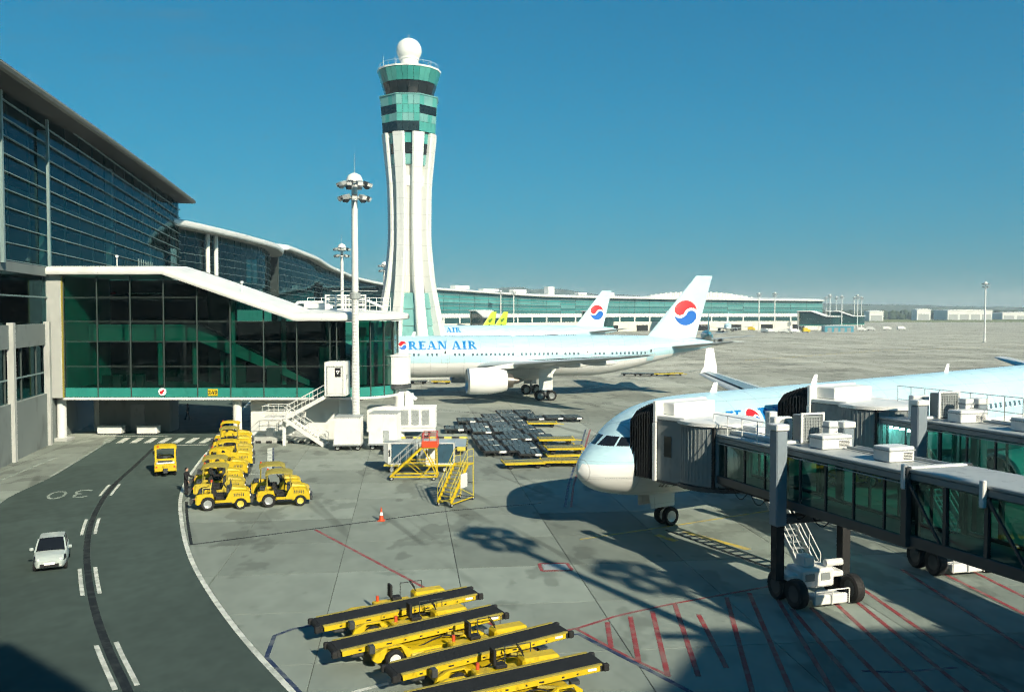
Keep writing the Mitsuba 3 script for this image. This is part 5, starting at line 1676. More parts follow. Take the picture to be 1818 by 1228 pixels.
    t.add('frame', rise(M().box(inner + .35, inner + .42, 0.72, 0.82, 6.38, 7.57).box(inner + .35, inner + .42, 1.78, 1.88, 6.38, 7.57).box(inner + .35, inner + .42, 0.72, 1.88, 7.57, 7.65), slope), 'white_metal', parent=cg)
    for x, y, w, l, h in ((inner + 1.5, .35, .9, 1.4, .55), (inner + 1.0, 1.35, .45, .45, 1.0), (inner + 5.2, .5, .9, 1.1, .55)):
        k = t.add('roof_box', rise(M().box(x, x + w, y, y + l, 6.365, 6.365 + h, .03), slope), 'white_metal')
        t.add('lid', rise(M().box(x - .025, x + w + .025, y - .025, y + l + .025, 6.365 + h * .72, 6.365 + h * .80), slope), 'grey_metal', parent=k)
        m = M()
        for z in np.linspace(.18, .58, 5):
            m.box(x + w + .003, x + w + .018, y + l * .55, y + l * .9, 6.365 + h * z - .012, 6.365 + h * z + .012)
        t.add('vent_slots', rise(m, slope), 'dark_metal', parent=k, stuff=True)
    t.add('pipe', rise(M().tube([inner + 2.6, 1.4, 6.45], [inner + 5.1, 1.4, 6.45], .07, n=6), slope), 'grey_metal')
    t.add('pipe', rise(M().tube([inner + 2.6, 1.8, 6.45], [inner + outer - .5, 1.8, 6.45], .07, n=6), slope), 'grey_metal')
    if near:
        m = M()
        for x in np.linspace(.4, inner - .6, 5):
            m.tube([x, .05, 6.1], [x, .05, 7.1], .028, n=5)
        for z in (6.6, 7.1):
            m.tube([.4, .05, z], [inner - .6, .05, z], .022, n=5)
        t.add('roof_rail', rise(m, slope), 'white_metal')
        t.add('cable_tray', rise(M().box(.3, inner - 1.5, .5, .9, 6.18, 6.36, .02), slope), 'white_metal')
        t.add('roof_box', rise(M().box(1.0, 2.6, 1.0, 1.8, 6.18, 6.60, .03), slope), 'white_metal')
        t.add('roof_box', rise(M().box(inner - 2.3, inner - 1.9, .7, 1.1, 6.18, 7.5, .03), slope), 'white_metal')
    if not near:
        m = M()
        for x in np.linspace(-.6, inner + 4.2, 9):
            m.tube([x, 2.0, 6.2], [x, 2.0, 7.6], .022, n=5)
        for z in (6.9, 7.6):
            m.tube([-.6, 2.0, z], [inner + 4.2, 2.0, z], .018, n=5)
        t.add('roof_rail', rise(m, slope), 'grey_metal')
    # service stair on the far side
    a, b = np.array([.6, 2.15, 4.1]), np.array([4.8, 2.15, 0.12])
    for y in (0, .85):
        t.add('stair_stringer', M().bar(a + [0, y, 0], b + [0, y, 0], .06, .26), 'white_metal')
        m = M()
        for h in (.55, 1.05):
            m.tube(a + [0, y, h], b + [0, y, h], .03, n=5)
        for k in range(6):
            p = a + (b - a) * k / 5 + [0, y, 0]
            m.tube(p, p + [0, 0, 1.05], .025, n=5)
        t.add('stair_rail', m, 'white_metal')
    for k in range(17):
        p = a + (b - a) * (k + .5) / 17
        t.add('stair_tread', M().box(p[0] - .13, p[0] + .13, p[1] + .035, p[1] + .815, p[2] - .015, p[2] + .015), 'alu')
    return t


def stand_bridge(o, tdir):
    return place4(o[0], o[1], 0, math.atan2(tdir[1], tdir[0]))


bridge_a = boarding_bridge(6.1, 8.3, 31.0, math.radians(20), 2.6, 1.5)
bridge_a.place('boarding_bridge', stand_bridge((9.65, 44.0), (.291, -.957)), 'nearer boarding bridge with green glass sides, docked at the front door of the near airliner', 'boarding bridge')
LIFT = 0.55
bridge_b = boarding_bridge(3.9, 8.6, 30.0, math.radians(20), 3.0, 1.9, near=False)
for k in range(8):  # glowing boxes added for glints of sun on the bridge glass
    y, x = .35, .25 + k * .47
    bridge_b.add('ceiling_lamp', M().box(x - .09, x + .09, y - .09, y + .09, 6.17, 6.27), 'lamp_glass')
bridge_b.place('boarding_bridge', stand_bridge((18.6, 46.6), (.208, -.978)), 'farther boarding bridge with added glowing boxes for sun glints, docked at the second door', 'boarding bridge')
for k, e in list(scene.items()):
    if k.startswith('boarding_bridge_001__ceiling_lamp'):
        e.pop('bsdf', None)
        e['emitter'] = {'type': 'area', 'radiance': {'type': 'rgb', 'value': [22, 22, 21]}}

# the fixed bridge at the rounded end of the gate building
t = Thing()
q = dp(703, 640, 87.5)
rx, ry = q[0], 87.5
t.add('rotunda', M().lathe([(1.35, 5.1), (1.42, 5.15), (1.42, 7.75), (1.35, 7.8)], 28, (rx, ry, 0)), 'white_metal', smooth=35)
t.add('rotunda_floor', M().lathe([(0, 4.7), (1.5, 4.72), (1.5, 5.08), (0, 5.1)], 28, (rx, ry, 0)), 'dark_metal', smooth=30)
t.add('rotunda_roof', M().lathe([(1.5, 7.8), (1.5, 7.95), (0, 8.1)], 28, (rx, ry, 0)), 'white_metal', smooth=30)
t.add('support_column', M().tube([rx + .35, ry - .2, 0], [rx + .35, ry - .2, 4.7], .48, n=16), 'white_paint', smooth=40)
t.add('drive_box', M().box(rx + .9, rx + 1.7, ry - .6, ry + .3, 2.6, 4.2, .06), 'white_metal')
t.add('drive_arm', M().bar([rx + .8, ry, 4.5], [rx + 2.0, ry - .2, 3.6], .3, .3), 'white_metal')
tip = np.array([-27.0, 116.0])
d = tip - np.array([rx, ry])
L_ = np.linalg.norm(d)
R4 = place4(rx, ry, 0, math.atan2(d[1], d[0]))
t.add('tunnel', M().box(1.4, L_, -1.5, 1.5, 4.6, 7.5, .05).moved(R4), 'mid_grey')
for k in range(7):
    x = 2.5 + k * 3.6
    t.add('roof_box', M().box(x, x + 1.6, -.9, .9, 7.51, 8.9 if k % 2 else 8.3, .05).moved(R4), 'white_metal')
t.place('boarding_bridge', None, 'white boarding bridge with a round hub at the rounded end of the gate building', 'boarding bridge')
q = dp(716, 600, 170)
t = Thing()
for k, (x, w, h) in enumerate(((q[0] - 1.6, 1.1, .9), (q[0] + .1, .9, 1.1), (q[0] + 2.4, 1.3, .8))):
    t.add('cooling_unit', M().box(x, x + w, 170, 171, 8.1, 8.1 + h, .04), 'white_metal')
t.add('roof', M().box(q[0] - 12, q[0] + 2.6, 169, 173, 7.75, 8.05, .05), 'grey_metal')
t.add('wall', M().box(q[0] - 11.8, q[0] + 2.4, 169.2, 172.8, 4.8, 7.75), 'mid_grey')
t.add('leg', M().tube([q[0], 171, 0], [q[0], 171, 4.8], .4, n=12), 'white_metal')
t.add('rail', M().path([[q[0] - 2, 169.3, 8.0], [q[0] - 2, 169.3, 9.2], [q[0] + 2.4, 169.3, 9.2], [q[0] + 2.4, 169.3, 8.0]], .05, 5), 'white_metal')
t.place('boarding_bridge', None, 'roof of a further boarding bridge with white cooling units, seen past the rounded glass end', 'boarding bridge')
# ------------------------------------------------------------------ ground vehicles and equipment
def tow_tractor(kind):
    """x forward (nose), y left, z up. kind: open, canopy or cab"""
    t = Thing()
    L, W = 3.15, 1.5
    side = Polygon([(-1.55, .38), (-1.55, .98), (-1.42, 1.04), (-.62, 1.04), (-.55, .62), (.10, .62), (.28, 1.0), (.42, 1.22), (1.40, 1.12), (1.53, .98), (1.55, .40)])
    side = side.difference(Point(-.92, .36).buffer(.50, 12)).difference(Point(.98, .30).buffer(.40, 12))
    body = M().prism(side, -W / 2, -W / 2 + .10, 'xz').prism(side, W / 2 - .10, W / 2, 'xz')
    core = Polygon([(-1.53, .42), (-1.53, .94), (-.66, .94), (-.58, .55), (.12, .55), (.30, .95), (.44, 1.20), (1.39, 1.10), (1.50, .96), (1.52, .42)])
    body.prism(core, -W / 2 + .105, W / 2 - .105, 'xz')
    t.add('body', body, 'yellow_paint')
    t.add('hood', M().hexa([[.46, -.52, 1.215], [1.36, -.48, 1.125], [1.36, .48, 1.125], [.46, .52, 1.215], [.48, -.44, 1.36], [1.28, -.40, 1.24], [1.28, .40, 1.24], [.48, .44, 1.36]]), 'yellow_paint')
    t.add('front_bumper', M().box(1.555, 1.72, -.70, .70, .36, .64, .03), 'dark_metal')
    t.add('grille', M().box(1.556, 1.575, -.45, .45, .68, .92), 'dark_metal')
    for y in (-.55, .55):
        t.add('headlight', M().tube([1.53, y, .82], [1.575, y, .82], .085, n=12), 'lamp_glass')
    t.add('rear_panel', M().box(-1.64, -1.555, -.72, -.05, .42, .86, .02), 'yellow_paint')
    t.add('rear_panel', M().box(-1.64, -1.555, .05, .72, .42, .86, .02), 'yellow_paint')
    t.add('hitch', M().box(-1.95, -1.56, -.09, .09, .40, .60, .02).box(-2.0, -1.86, -.16, .16, .34, .68, .02), 'dark_metal')
    for y in (-.38, .38):
        k = t.add('seat', M().box(-.50, .0, y - .25, y + .25, .62, .84, .05).hexa([[-.60, y - .24, .84], [-.42, y - .24, .84], [-.42, y + .24, .84], [-.60, y + .24, .84], [-.72, y - .22, 1.34], [-.60, y - .22, 1.34], [-.60, y + .22, 1.34], [-.72, y + .22, 1.34]]), 'black_rubber')
    t.add('dashboard', M().box(.16, .34, -.66, .66, 1.0, 1.30, .03), 'dark_metal')
    a = np.linspace(0, 2 * np.pi, 15)
    cw, ux, uy = np.array([.02, .36, 1.36]), np.array([-.45, 0, .89]), np.array([0, 1, 0])
    m = M().path([cw + .19 * (math.cos(x) * ux + math.sin(x) * uy) for x in a], .02, 5).tube(cw - .19 * uy, cw + .19 * uy, .015, n=4).tube(cw, cw + [.16, 0, -.22], .025, n=5)
    t.add('steering_wheel', m, 'black_rubber')
    for x, r in ((-.92, .42), (.98, .34)):
        for s in (-1, 1):
            wheel(t, (x, s * .64, r), r, .22, rim='alu' if x < 0 else 'yellow_pale')
    if kind == 'open':
        m = M().path([[-.75, -.66, 1.0], [-.75, -.66, 1.52], [-.75, .66, 1.52], [-.75, .66, 1.0]], .03, 6).path([[-.75, -.66, 1.28], [-.75, .66, 1.28]], .025, 6)
        m.path([[-1.2, -.66, 1.04], [-1.2, -.66, 1.4], [-.75, -.66, 1.4]], .025, 6)
        t.add('roll_bar', m, 'yellow_pale')
        t.add('exhaust', M().tube([.42, -.60, 1.1], [.42, -.60, 1.75], .045, n=8), 'dark_metal')
    else:
        n = 9
        xs = np.linspace(-1.12, .52, 11)
        P = []
        for u, x in zip(np.linspace(-1, 1, 11), xs):
            ys = np.linspace(-.78, .78, n)
            P.append([[x, y, 1.98 + .16 * (1 - u ** 4) + .10 * (1 - (y / .78) ** 4)] for y in ys])
        P = np.array(P)
        Q = P - [0, 0, .05]
        m = M().grid(P).grid(Q[:, ::-1])
        for e, f in ((P[0], Q[0]), (P[-1][::-1], Q[-1][::-1]), (P[:, 0][::-1], Q[:, 0][::-1]), (P[:, -1], Q[:, -1])):
            m.grid(np.stack([e, f]))
        t.add('canopy', m, 'yellow_dull' if kind == 'canopy' else 'yellow_paint', smooth=40)
        for x, xt_ in ((-1.05, -1.0), (.42, .36)):
            for y in (-.70, .70):
                t.add('post', M().tube([x, y, 1.0], [xt_, y, 2.02], .035, n=6), 'yellow_dull' if kind == 'canopy' else 'yellow_paint')
        t.add('windscreen', M().add([[.42, -.66, 1.28], [.42, .66, 1.28], [.37, .66, 1.98], [.37, -.66, 1.98]], [[0, 1, 2, 3]]), 'clear_glass')
        if kind == 'cab':
            t.add('cab_back', M().box(-1.10, -1.05, -.70, .70, 1.0, 1.28).box(-1.08, -1.03, -.70, -.60, 1.28, 2.02).box(-1.08, -1.03, .60, .70, 1.28, 2.02), 'yellow_paint')
            t.add('cab_front', M().box(.40, .44, -.70, .70, 1.0, 1.3), 'yellow_paint')
            for y in (-.70, .70):
                t.add('cab_side', M().box(-1.05, .42, y - .02, y + .02, .95, 1.30), 'yellow_paint')
            t.add('load_bed', M().box(-1.50, -1.12, -.62, .62, .95, 1.06, .02), 'white_metal')
    for s in (-1, 1):
        m = M()
        for x in np.linspace(.62, 1.16, 6):
            m.box(x - .025, x + .025, s * (W / 2 + .006) - .005, s * (W / 2 + .006) + .005, .82, 1.0)
        t.add('vent_slots', m, 'dark_metal', stuff=True)
        t.add('rub_strip', M().box(-.42, .50, s * (W / 2 + .02) - .018, s * (W / 2 + .02) + .018, .40, .47), 'black_rubber')
        t.add('tail_lamp', M().box(-1.665, -1.645, s * .62 - .06, s * .62 + .06, .70, .80), 'red_paint')
        t.add('mirror', M().box(.36, .40, s * .82 - .07, s * .82 + .07, 1.42, 1.62, .01), 'dark_metal')
    t.add('battery_box', M().box(-1.48, -1.14, -.5, .5, 1.045, 1.16, .02), 'dark_metal')
    t.add('floor_mat', M().box(-.52, .12, -.60, .60, .555, .575), 'black_rubber')
    t.add('beacon', M().tube([-1.0, .5, 2.0] if kind != 'open' else [-.75, .6, 1.5], [-1.0, .5, 2.22] if kind != 'open' else [-.75, .6, 1.66], .06, n=8), 'orange_red')
    return t


open_tr, can_tr, cab_tr = tow_tractor('open'), tow_tractor('canopy'), tow_tractor('cab')
TG = 'yellow tow tractors parked in a column beside the service road'
column = [(398, 905, 'open', 4, 'yellow tow tractor without canopy, nearest of the column, with one pale hub'),
          (392, 886, 'canopy', 2, 'yellow tow tractor directly behind the nearest open one, with a drab canopy'),
          (391, 869, 'canopy', 4, 'yellow tow tractor third from the near end of the column by the road'),
          (402, 851, 'cab', 0, 'yellow tow tractor fourth from the near end of the column by the road'),
          (412, 834, 'cab', 3, 'yellow tow tractor fifth from the near end of the column by the road'),
          (414, 820, 'open', 2, 'yellow tow tractor without a canopy, sixth from the near end of the column'),
          (414, 806, 'canopy', 4, 'yellow tow tractor seventh from the near end, close to the white column'),
          (416, 794, 'cab', 1, 'yellow tow tractor farthest of the column, at the foot of the white support column'),
          (505, 899, 'canopy', 1, 'yellow tow tractor with a rounded drab canopy, standing right of the column'),
          (492, 884, 'canopy', 4, 'yellow tow tractor peeping out behind the canopied one right of the column')]
SWAPS = [{}, {'body': 'yellow_old', 'hood': 'yellow_old'}, {'body': 'yellow_deep', 'hood': 'yellow_paint', 'rear_panel': 'yellow_old'}]
for px, py, kind, rot, lab in column:
    g = gp(px, py - 4)
    {'open': open_tr, 'canopy': can_tr, 'cab': cab_tr}[kind].place('tow_tractor', place4(g[0], g[1], 0, math.radians(rot + 12)), lab, 'tow tractor', TG if px < 450 else None, swap=SWAPS[py % 3])
g = gp(281, 846)
cab_tr.place('tow_tractor', place4(g[0], g[1] + 1.4, 0, math.radians(111)), 'yellow tow tractor with a cab seen from behind, driving away on the service road', 'tow tractor')
g = gp(1545, 862, 0)
g = dp(1515, 838, 50.0)
can_tr.place('tow_tractor', place4(23.7, 62.0, 0, math.radians(192)), 'yellow tow tractor seen dimly through the glass of the nearer boarding bridge', 'tow tractor')
cab_tr.place('tow_tractor', place4(16.2, 64.0, 0, math.radians(200)), 'yellow tow tractor under the near airliner, glimpsed through the bridge glass', 'tow tractor')


def belt_loader():
    """x along the belt to its raised end, y to the left, z up; the driver's place is on the left side"""
    t = Thing()
    L = 6.2
    z0, z1 = 0.60, 0.93
    zb = lambda x: z0 + (z1 - z0) * (x + L / 2) / L
    a, b = np.array([-L / 2, 0, z0]), np.array([L / 2, 0, z1])
    up = np.array([-(z1 - z0) / L, 0, 1])
    for y in (-.50, .50):
        t.add('boom_side', M().bar(a + [.15, y, .05], b + [-.12, y, .05], .07, .19), 'yellow_paint')
        t.add('side_rail', M().bar(a + [.10, y * 1.02, .165], b + [-.06, y * 1.02, .165], .10, .05), 'yellow_dull')
        m = M()
        for x, w in ((-2.6, .05), (-2.1, .03), (-1.45, .09), (-.8, .03), (-.15, .05), (.55, .03), (1.1, .08), (1.9, .04), (2.45, .03)):
            s = 1 if y > 0 else -1
            x *= .9
            m.box(x - w, x + w, y + s * .036 - .005, y + s * .036 + .005, zb(x) + .01, zb(x) + .06)
        t.add('slots', m, 'black_rubber', stuff=True)
    t.add('belt', M().bar(a + [.02, 0, .16], b + [-.02, 0, .16], .86, .05).bar(a + [.02, 0, -.08], b + [-.02, 0, -.08], .86, .03), 'belt_rubber')
    for p in (a, b):
        t.add('roller', M().tube(p + [0, -.46, .04], p + [0, .46, .04], .13, n=14), 'belt_rubber')
        e = .10 if p is b else -.10
        for y in (-.49, .49):
            t.add('bumper', M().box(p[0] - .10 + e, p[0] + .10 + e, y - .08, y + .08, p[2] - .07, p[2] + .16, .03), 'black_rubber')
    t.add('slot_plate', M().box(2.55, 2.85, -.545, -.537, zb(3) + .01, zb(3) + .09), 'mark_white')
    # chassis with wheel arches
    side = Polygon([(-2.05, .42), (-1.95, .62), (-1.58, .78), (-.98, .78), (-.66, .54), (1.0, .54), (1.32, .78), (1.92, .78), (2.15, .62), (2.2, .42), (2.0, .30), (-1.9, .30)])
    side = side.difference(Polygon([(-1.80, .2), (-1.52, .72), (-1.04, .72), (-.76, .2)])).difference(Polygon([(1.10, .2), (1.38, .74), (1.86, .74), (2.14, .2)]))
    t.add('chassis', M().prism(side, -.98, -.86, 'xz').prism(side, .86, .98, 'xz').box(-1.9, 2.0, -.855, .855, .34, .52), 'yellow_paint')
    t.add('side_step', M().box(-.7, 1.05, -1.12, -.985, .30, .44, .03), 'yellow_pale')
    t.add('side_step', M().box(-.7, 1.05, .985, 1.12, .30, .44, .03), 'yellow_pale')
    for x in (-1.28, 1.62):
        for y in (-1.0, 1.0):
            wheel(t, (x, y, .335), .335, .24, rim='white_metal')
    for x in (-1.9, .9):
        for y in (-.4, .4):
            t.add('boom_strut', M().bar([x + .9, y, .5], [x, y, zb(x) - .12], .08, .08), 'yellow_dull')
    t.add('lift_ram', M().tube([-.3, 0, .5], [1.6, 0, zb(1.6) - .15], .06, n=8), 'dark_metal')
    t.add('hood', M().box(1.0, 2.3, .90, 1.50, .50, 1.02, .08), 'yellow_paint')
    t.add('engine_box', M().box(-.6, .9, .90, 1.40, .42, .78, .04), 'yellow_paint')
    t.add('seat', M().box(.1, .5, .98, 1.36, .80, .92, .03).box(.02, .12, .98, 1.36, .92, 1.42, .02), 'black_rubber')
    an = np.linspace(0, 2 * np.pi, 13)
    cw, ux = np.array([.98, 1.17, 1.30]), np.array([-.5, 0, .86])
    t.add('steering_wheel', M().path([cw + .17 * (math.cos(x) * ux + math.sin(x) * np.array([0, 1, 0])) for x in an], .018, 5).tube(cw, cw + [.15, 0, -.28], .025, n=5), 'black_rubber')
    t.add('guard_rail', M().path([[.6, 1.5, .6], [.6, 1.5, 1.30], [1.5, 1.5, 1.30], [1.5, 1.5, 1.0]], .018, 5), 'dark_metal')
    t.add('lamp', M().tube([2.28, 1.2, .8], [2.34, 1.2, .8], .08, n=10), 'lamp_glass')
    t.add('beacon', M().tube([-.4, 1.3, .78], [-.4, 1.3, .98], .06, n=8), 'orange_red')
    for k in range(5):
        x = -.55 + k * .32
        for s in (-1, 1):
            t.add('hazard_mark', M().hexa([[x, s * 1.121 - .004, .31], [x + .12, s * 1.121 - .004, .31], [x + .12, s * 1.121 + .004, .31], [x, s * 1.121 + .004, .31], [x + .12, s * 1.121 - .004, .43], [x + .24, s * 1.121 - .004, .43], [x + .24, s * 1.121 + .004, .43], [x + .12, s * 1.121 + .004, .43]]), 'mark_black')
    u = np.linspace(0, 1, 8)
    for y in (-.66, .66):
        t.add('hose', M().path(np.c_[-1.0 + 2.2 * u, np.full(8, y), .60 - .12 * np.sin(np.pi * u * 2)], .025, 5), 'black_rubber')
    t.add('control_box', M().box(-2.15, -1.95, -.98, -.72, .63, .90, .02), 'dark_metal')
    t.add('fuel_tank', M().box(-2.6, -2.05, -.4, .4, .38, .62, .06), 'dark_metal')
    t.add('tow_eye', M().box(2.2, 2.5, -.1, .1, .38, .5), 'dark_metal')
    return t


loader = belt_loader()
for (x0, y0), (x1, y1), lab in (((548, 1105), (842, 1046), 'farthest of the four yellow belt loaders, with its seat showing behind the belt'),
                                ((578, 1148), (886, 1079), 'second yellow belt loader from the back, showing both white hubs'),
                                ((668, 1192), (998, 1111), 'third yellow belt loader from the back, just behind the nearest one'),
                                ((772, 1232), (1060, 1166), 'nearest yellow belt loader, cut by the lower edge of the picture')):
    a, b = gp(x0, y0, .78), gp(x1, y1, 1.11)
    d = (b - a) / np.linalg.norm((b - a)[:2])
    c = b - d * 3.15
    c[2] = 0
    loader.place('belt_loader', place4(c[0], c[1], 0, math.atan2(d[1], d[0])), lab, 'belt loader')

# --- pallet dollies: dark decks of four plates
def pallet_dolly(pale=False, yellow=False):
    t = Thing()
    W, L, Z = 2.02, 3.15, .50
    fr = 'yellow_paint' if yellow else 'dolly_frame'
    t.add('frame', M().box(-W / 2, W / 2, -L / 2, -L / 2 + .09, Z - .14, Z).box(-W / 2, W / 2, L / 2 - .09, L / 2, Z - .14, Z).box(-W / 2, -W / 2 + .08, -L / 2 + .09, L / 2 - .09, Z - .14, Z).box(W / 2 - .08, W / 2, -L / 2 + .09, L / 2 - .09, Z - .14, Z)
              .box(-.06, .06, -L / 2 + .09, L / 2 - .09, Z - .16, Z - .06), fr)
    n = 4
    for k in range(n):
        x = -W / 2 + .10 + (W - .2) * k / n
        t.add('deck_plate', M().box(x + .045, x + (W - .2) / n - .045, -L / 2 + .12, L / 2 - .12, Z - .03, Z + .03), ('dolly_deck_pale' if pale else 'dolly_deck') if not yellow else ('yellow_dull', 'dolly_deck')[k % 2])
    t.add('end_stop', M().box(.30, .86, -L / 2 - .05, -L / 2 - .005, Z - .16, Z + .01), 'white_metal' if not yellow else 'yellow_pale')
    for x in (-.7, .7):
        for y in (-1.05, 1.05):
            c = (x, y, .20)
            k = t.add('wheel', M().lathe([(0, -.07), (.15, -.075), (.20, -.05), (.20, .05), (.15, .075), (0, .07)], 12, c, (1, 0, 0)), 'black_rubber')
    t.add('tow_bar', M().bar([0, -L / 2 - .01, .34], [0, -L / 2 - .75, .26], .07, .07), fr)
    return t


dolly, dolly_pale, dolly_yellow = pallet_dolly(), pallet_dolly(True), pallet_dolly(yellow=True)
DG = 'empty dark pallet dollies parked in rows on the apron'
dl = random.Random(11)


def put_dolly(g, proto, lab, group=None, rz=None, z=0):
    proto.place('pallet_dolly', place4(g[0], g[1], z, (E_ANG if rz is None else rz) + math.radians(dl.uniform(-1.5, 1.5))), lab, 'pallet dolly', group)


e1 = np.array([E1[0], E1[1], 0])
e2 = np.array([E2[0], E2[1], 0])
def block(px, py, nx_, ny_, word, pale=(), skip=(), dx=2.12, dy=3.45, shift=0.0):
    """rows of dollies; px, py is the near left corner of the block"""
    g0 = gp(px, py)
    for j in range(ny_):
        for i in range(nx_):
            if (i, j) in skip:
                continue
            g = g0 + e1 * (1.05 + i * dx + j * shift + dl.uniform(-.05, .05)) + e2 * (1.7 + j * dy + dl.uniform(-.12, .12))
            col = f'{("first", "second", "third", "fourth", "fifth")[i]} from its left'
            row = f'{("nearest", "second", "third", "fourth", "fifth", "sixth")[j]} row'
            put_dolly(g, dolly_pale if (i, j) in pale else dolly, (f'dark pallet dolly in the {word}, {row}, {col}' if ny_ > 1 else f'dark pallet dolly in the {word}, {col}'), DG)


block(858, 812, 2, 3, 'near left block', shift=-.15)
block(838, 776, 2, 1, 'pale block behind it', pale=((0, 0), (1, 0)))
block(923, 817, 2, 2, 'block beside the yellow dollies')
block(906, 789, 2, 5, 'long right block', shift=-.35, skip=((1, 4),))
block(789, 771, 2, 1, 'row behind the striped platform')
block(835, 766, 2, 1, 'short row in the middle')
block(812, 756, 2, 1, 'row left of the far block')
block(862, 755, 2, 2, 'centre far block')
block(888, 747, 2, 2, 'farthest block')
block(935, 751, 3, 1, 'far right row')
YG = 'yellow dollies stacked beside the aircraft nose'
for (px, py, z, rz, lab) in ((995, 826, 0, 4, 'yellow flat dolly with pale wheels, nearest of the pile by the nose'), (1001, 815, 0, 8, 'yellow dolly at the foot of the stack beside the nose'),
                             (1002, 815, .55, 6, 'yellow dolly on top of the near stack beside the nose'), (988, 798, 0, 2, 'yellow dolly at the foot of the rear stack beside the nose'),
                             (987, 798, .55, 5, 'yellow dolly on top of the rear stack beside the nose'), (928, 829, 0, 12, 'yellow and black dolly standing alone in front of the dark rows'),
                             (962, 757, 0, 3, 'small orange yellow dolly in front of the far right row')):
    g = gp(px, py)
    put_dolly(g, dolly_yellow, lab, rz=math.radians(90 + rz), z=z)

# --- the container dolly with two curtained containers
def container():
    t = Thing()
    prof = Polygon([(-1.56, .30), (-1.20, -.0), (1.0, 0), (1.0, 1.62), (-1.56, 1.62)])
    t.add('shell', M().prism(prof, -.74, .76, 'xz'), 'alu')
    t.add('curtain', M().box(-.95, .90, -.785, -.75, .10, 1.52), 'curtain_blue')
    t.add('corner_post', M().box(-1.22, -1.0, -.80, -.75, .02, 1.6).box(.92, 1.0, -.80, -.75, .02, 1.6), 'white_metal')
    t.add('edge_rail', M().box(-1.56, 1.0, -.80, -.742, 1.56, 1.63).box(-1.2, 1.0, -.80, -.742, 0, .08), 'white_metal')
    t.add('vent', M().box(-1.18, -1.04, -.815, -.80, .6, 1.1), 'dark_metal')
    return t


ctn = container()
g = gp(745, 838)
g[1] += .6
t = Thing()
t.add('frame', M().box(-2.7, 2.6, -.85, .85, .48, .62, .02), 'yellow_pale')
t.add('under_frame', M().box(-2.4, 2.3, -.1, .1, .30, .47).box(-2.3, -2.0, -.7, .7, .30, .47).box(1.7, 2.0, -.7, .7, .30, .47), 'yellow_paint')
for x in (-2.1, 1.9):
    for y in (-.70, .70):
        wheel(t, (x, y, .24), .24, .16, rim='alu')
t.add('tow_bar', M().bar([2.6, 0, .4], [3.5, 0, .3], .08, .08), 'yellow_paint')
t.place('container_dolly', place4(g[0], g[1], 0, .03), 'yellow dolly that carries the two blue curtained containers', 'dolly')
ctn.place('freight_container', place4(g[0] - 1.15, g[1], .63, .03), 'left metal freight container with a blue curtain and a cut off corner, on the dolly', 'container')
ctn.place('freight_container', place4(g[0] + 1.62, g[1], .63, .03), 'right metal freight container with a blue curtain, behind the smaller yellow stairs', 'container')

# --- covered boxes on trailers and the white power unit
def box_trailer(w, l, h, mat_, z=.62):
    t = Thing()
    t.add('body', M().hexa([[-w / 2, -l / 2, z], [w / 2, -l / 2, z], [w / 2, l / 2, z], [-w / 2, l / 2, z], [-w / 2 + .06, -l / 2 + .1, z + h], [w / 2 - .04, -l / 2 + .1, z + h], [w / 2 - .04, l / 2, z + h], [-w / 2 + .06, l / 2, z + h]]), mat_)
    t.add('roof', M().box(-w / 2 + .01, w / 2 + .01, -l / 2 + .05, l / 2 + .04, z + h + .003, z + h + .09, .03), 'grey_metal')
    t.add('frame', M().box(-w / 2 - .05, w / 2 + .05, -l / 2 - .1, l / 2, z - .14, z - .005), 'alu')
    for x in (-w / 2 + .1, 0, w / 2 - .1):
        t.add('seam', M().bar([x * .97, -l / 2 - .008, z + .03], [x * .95, -l / 2 + .085, z + h - .04], .035, .02, up=(0, 1, 0)), 'white_metal')
    for x in (-w / 2 + .3, w / 2 - .3):
        for y in (-l / 2 + .4, l / 2 - .4):
            wheel(t, (x, y, .25), .25, .16, rim='grey_metal')
    t.add('tow_bar', M().bar([.2, -l / 2 - .1, .45], [.5, -l / 2 - 1.0, .25], .08, .08), 'dark_metal')
    return t


tb = box_trailer(2.35, 2.2, 2.25, 'white_metal')
g = gp(616, 800)
tb.place('box_trailer', place4(g[0], g[1] + .9, 0, math.radians(3)), 'plain white box trailer at the foot of the tall floodlight mast', 'trailer')
tb2 = box_trailer(2.5, 2.4, 2.55, 'white_paint')
tb2.add('hatch', M().box(.05, .55, -1.24, -1.19, .75, 1.75), 'grey_metal')
g = gp(681, 799)
tb2.place('box_trailer', place4(g[0], g[1] + 1.0, 0, math.radians(-2)), 'white box trailer with a grey hatch, right of the plain one', 'trailer')
t = Thing()
t.add('body', M().box(-3.3, 3.3, -1.1, 1.1, .85, 2.95, .06), 'white_paint')
for k in range(3):
    x = .35 + k * 1.0
    v_ = t.add('vent', M().box(x - .36, x + .36, -1.13, -1.102, 1.2, 2.65), 'grey_metal')
    m = M()
    for z in np.linspace(1.28, 2.58, 12):
        m.box(x - .34, x + .34, -1.155, -1.132, z - .02, z + .02)
    t.add('louvres', m, 'alu', stuff=True, parent=v_)
t.add('tool_box', M().box(-2.9, -.6, -1.0, -.2, .35, .80, .03), 'dark_metal')
t.add('skirt', M().box(-3.3, 3.3, -1.05, -.95, .55, .849), 'white_metal')
for x in (-2.4, 2.4):
    for y in (-.85, .85):
        wheel(t, (x, y, .34), .34, .22)
t.add('door_line', M().box(-1.72, -1.70, -1.11, -1.102, .9, 2.9).box(-.42, -.40, -1.11, -1.102, .9, 2.9), 'grey_metal')
g = gp(712, 776)
t.place('power_unit', place4(g[0], g[1] + 1.0, 0, 0.02), 'long white power unit with three grey vent panels behind the box trailers', 'trailer')

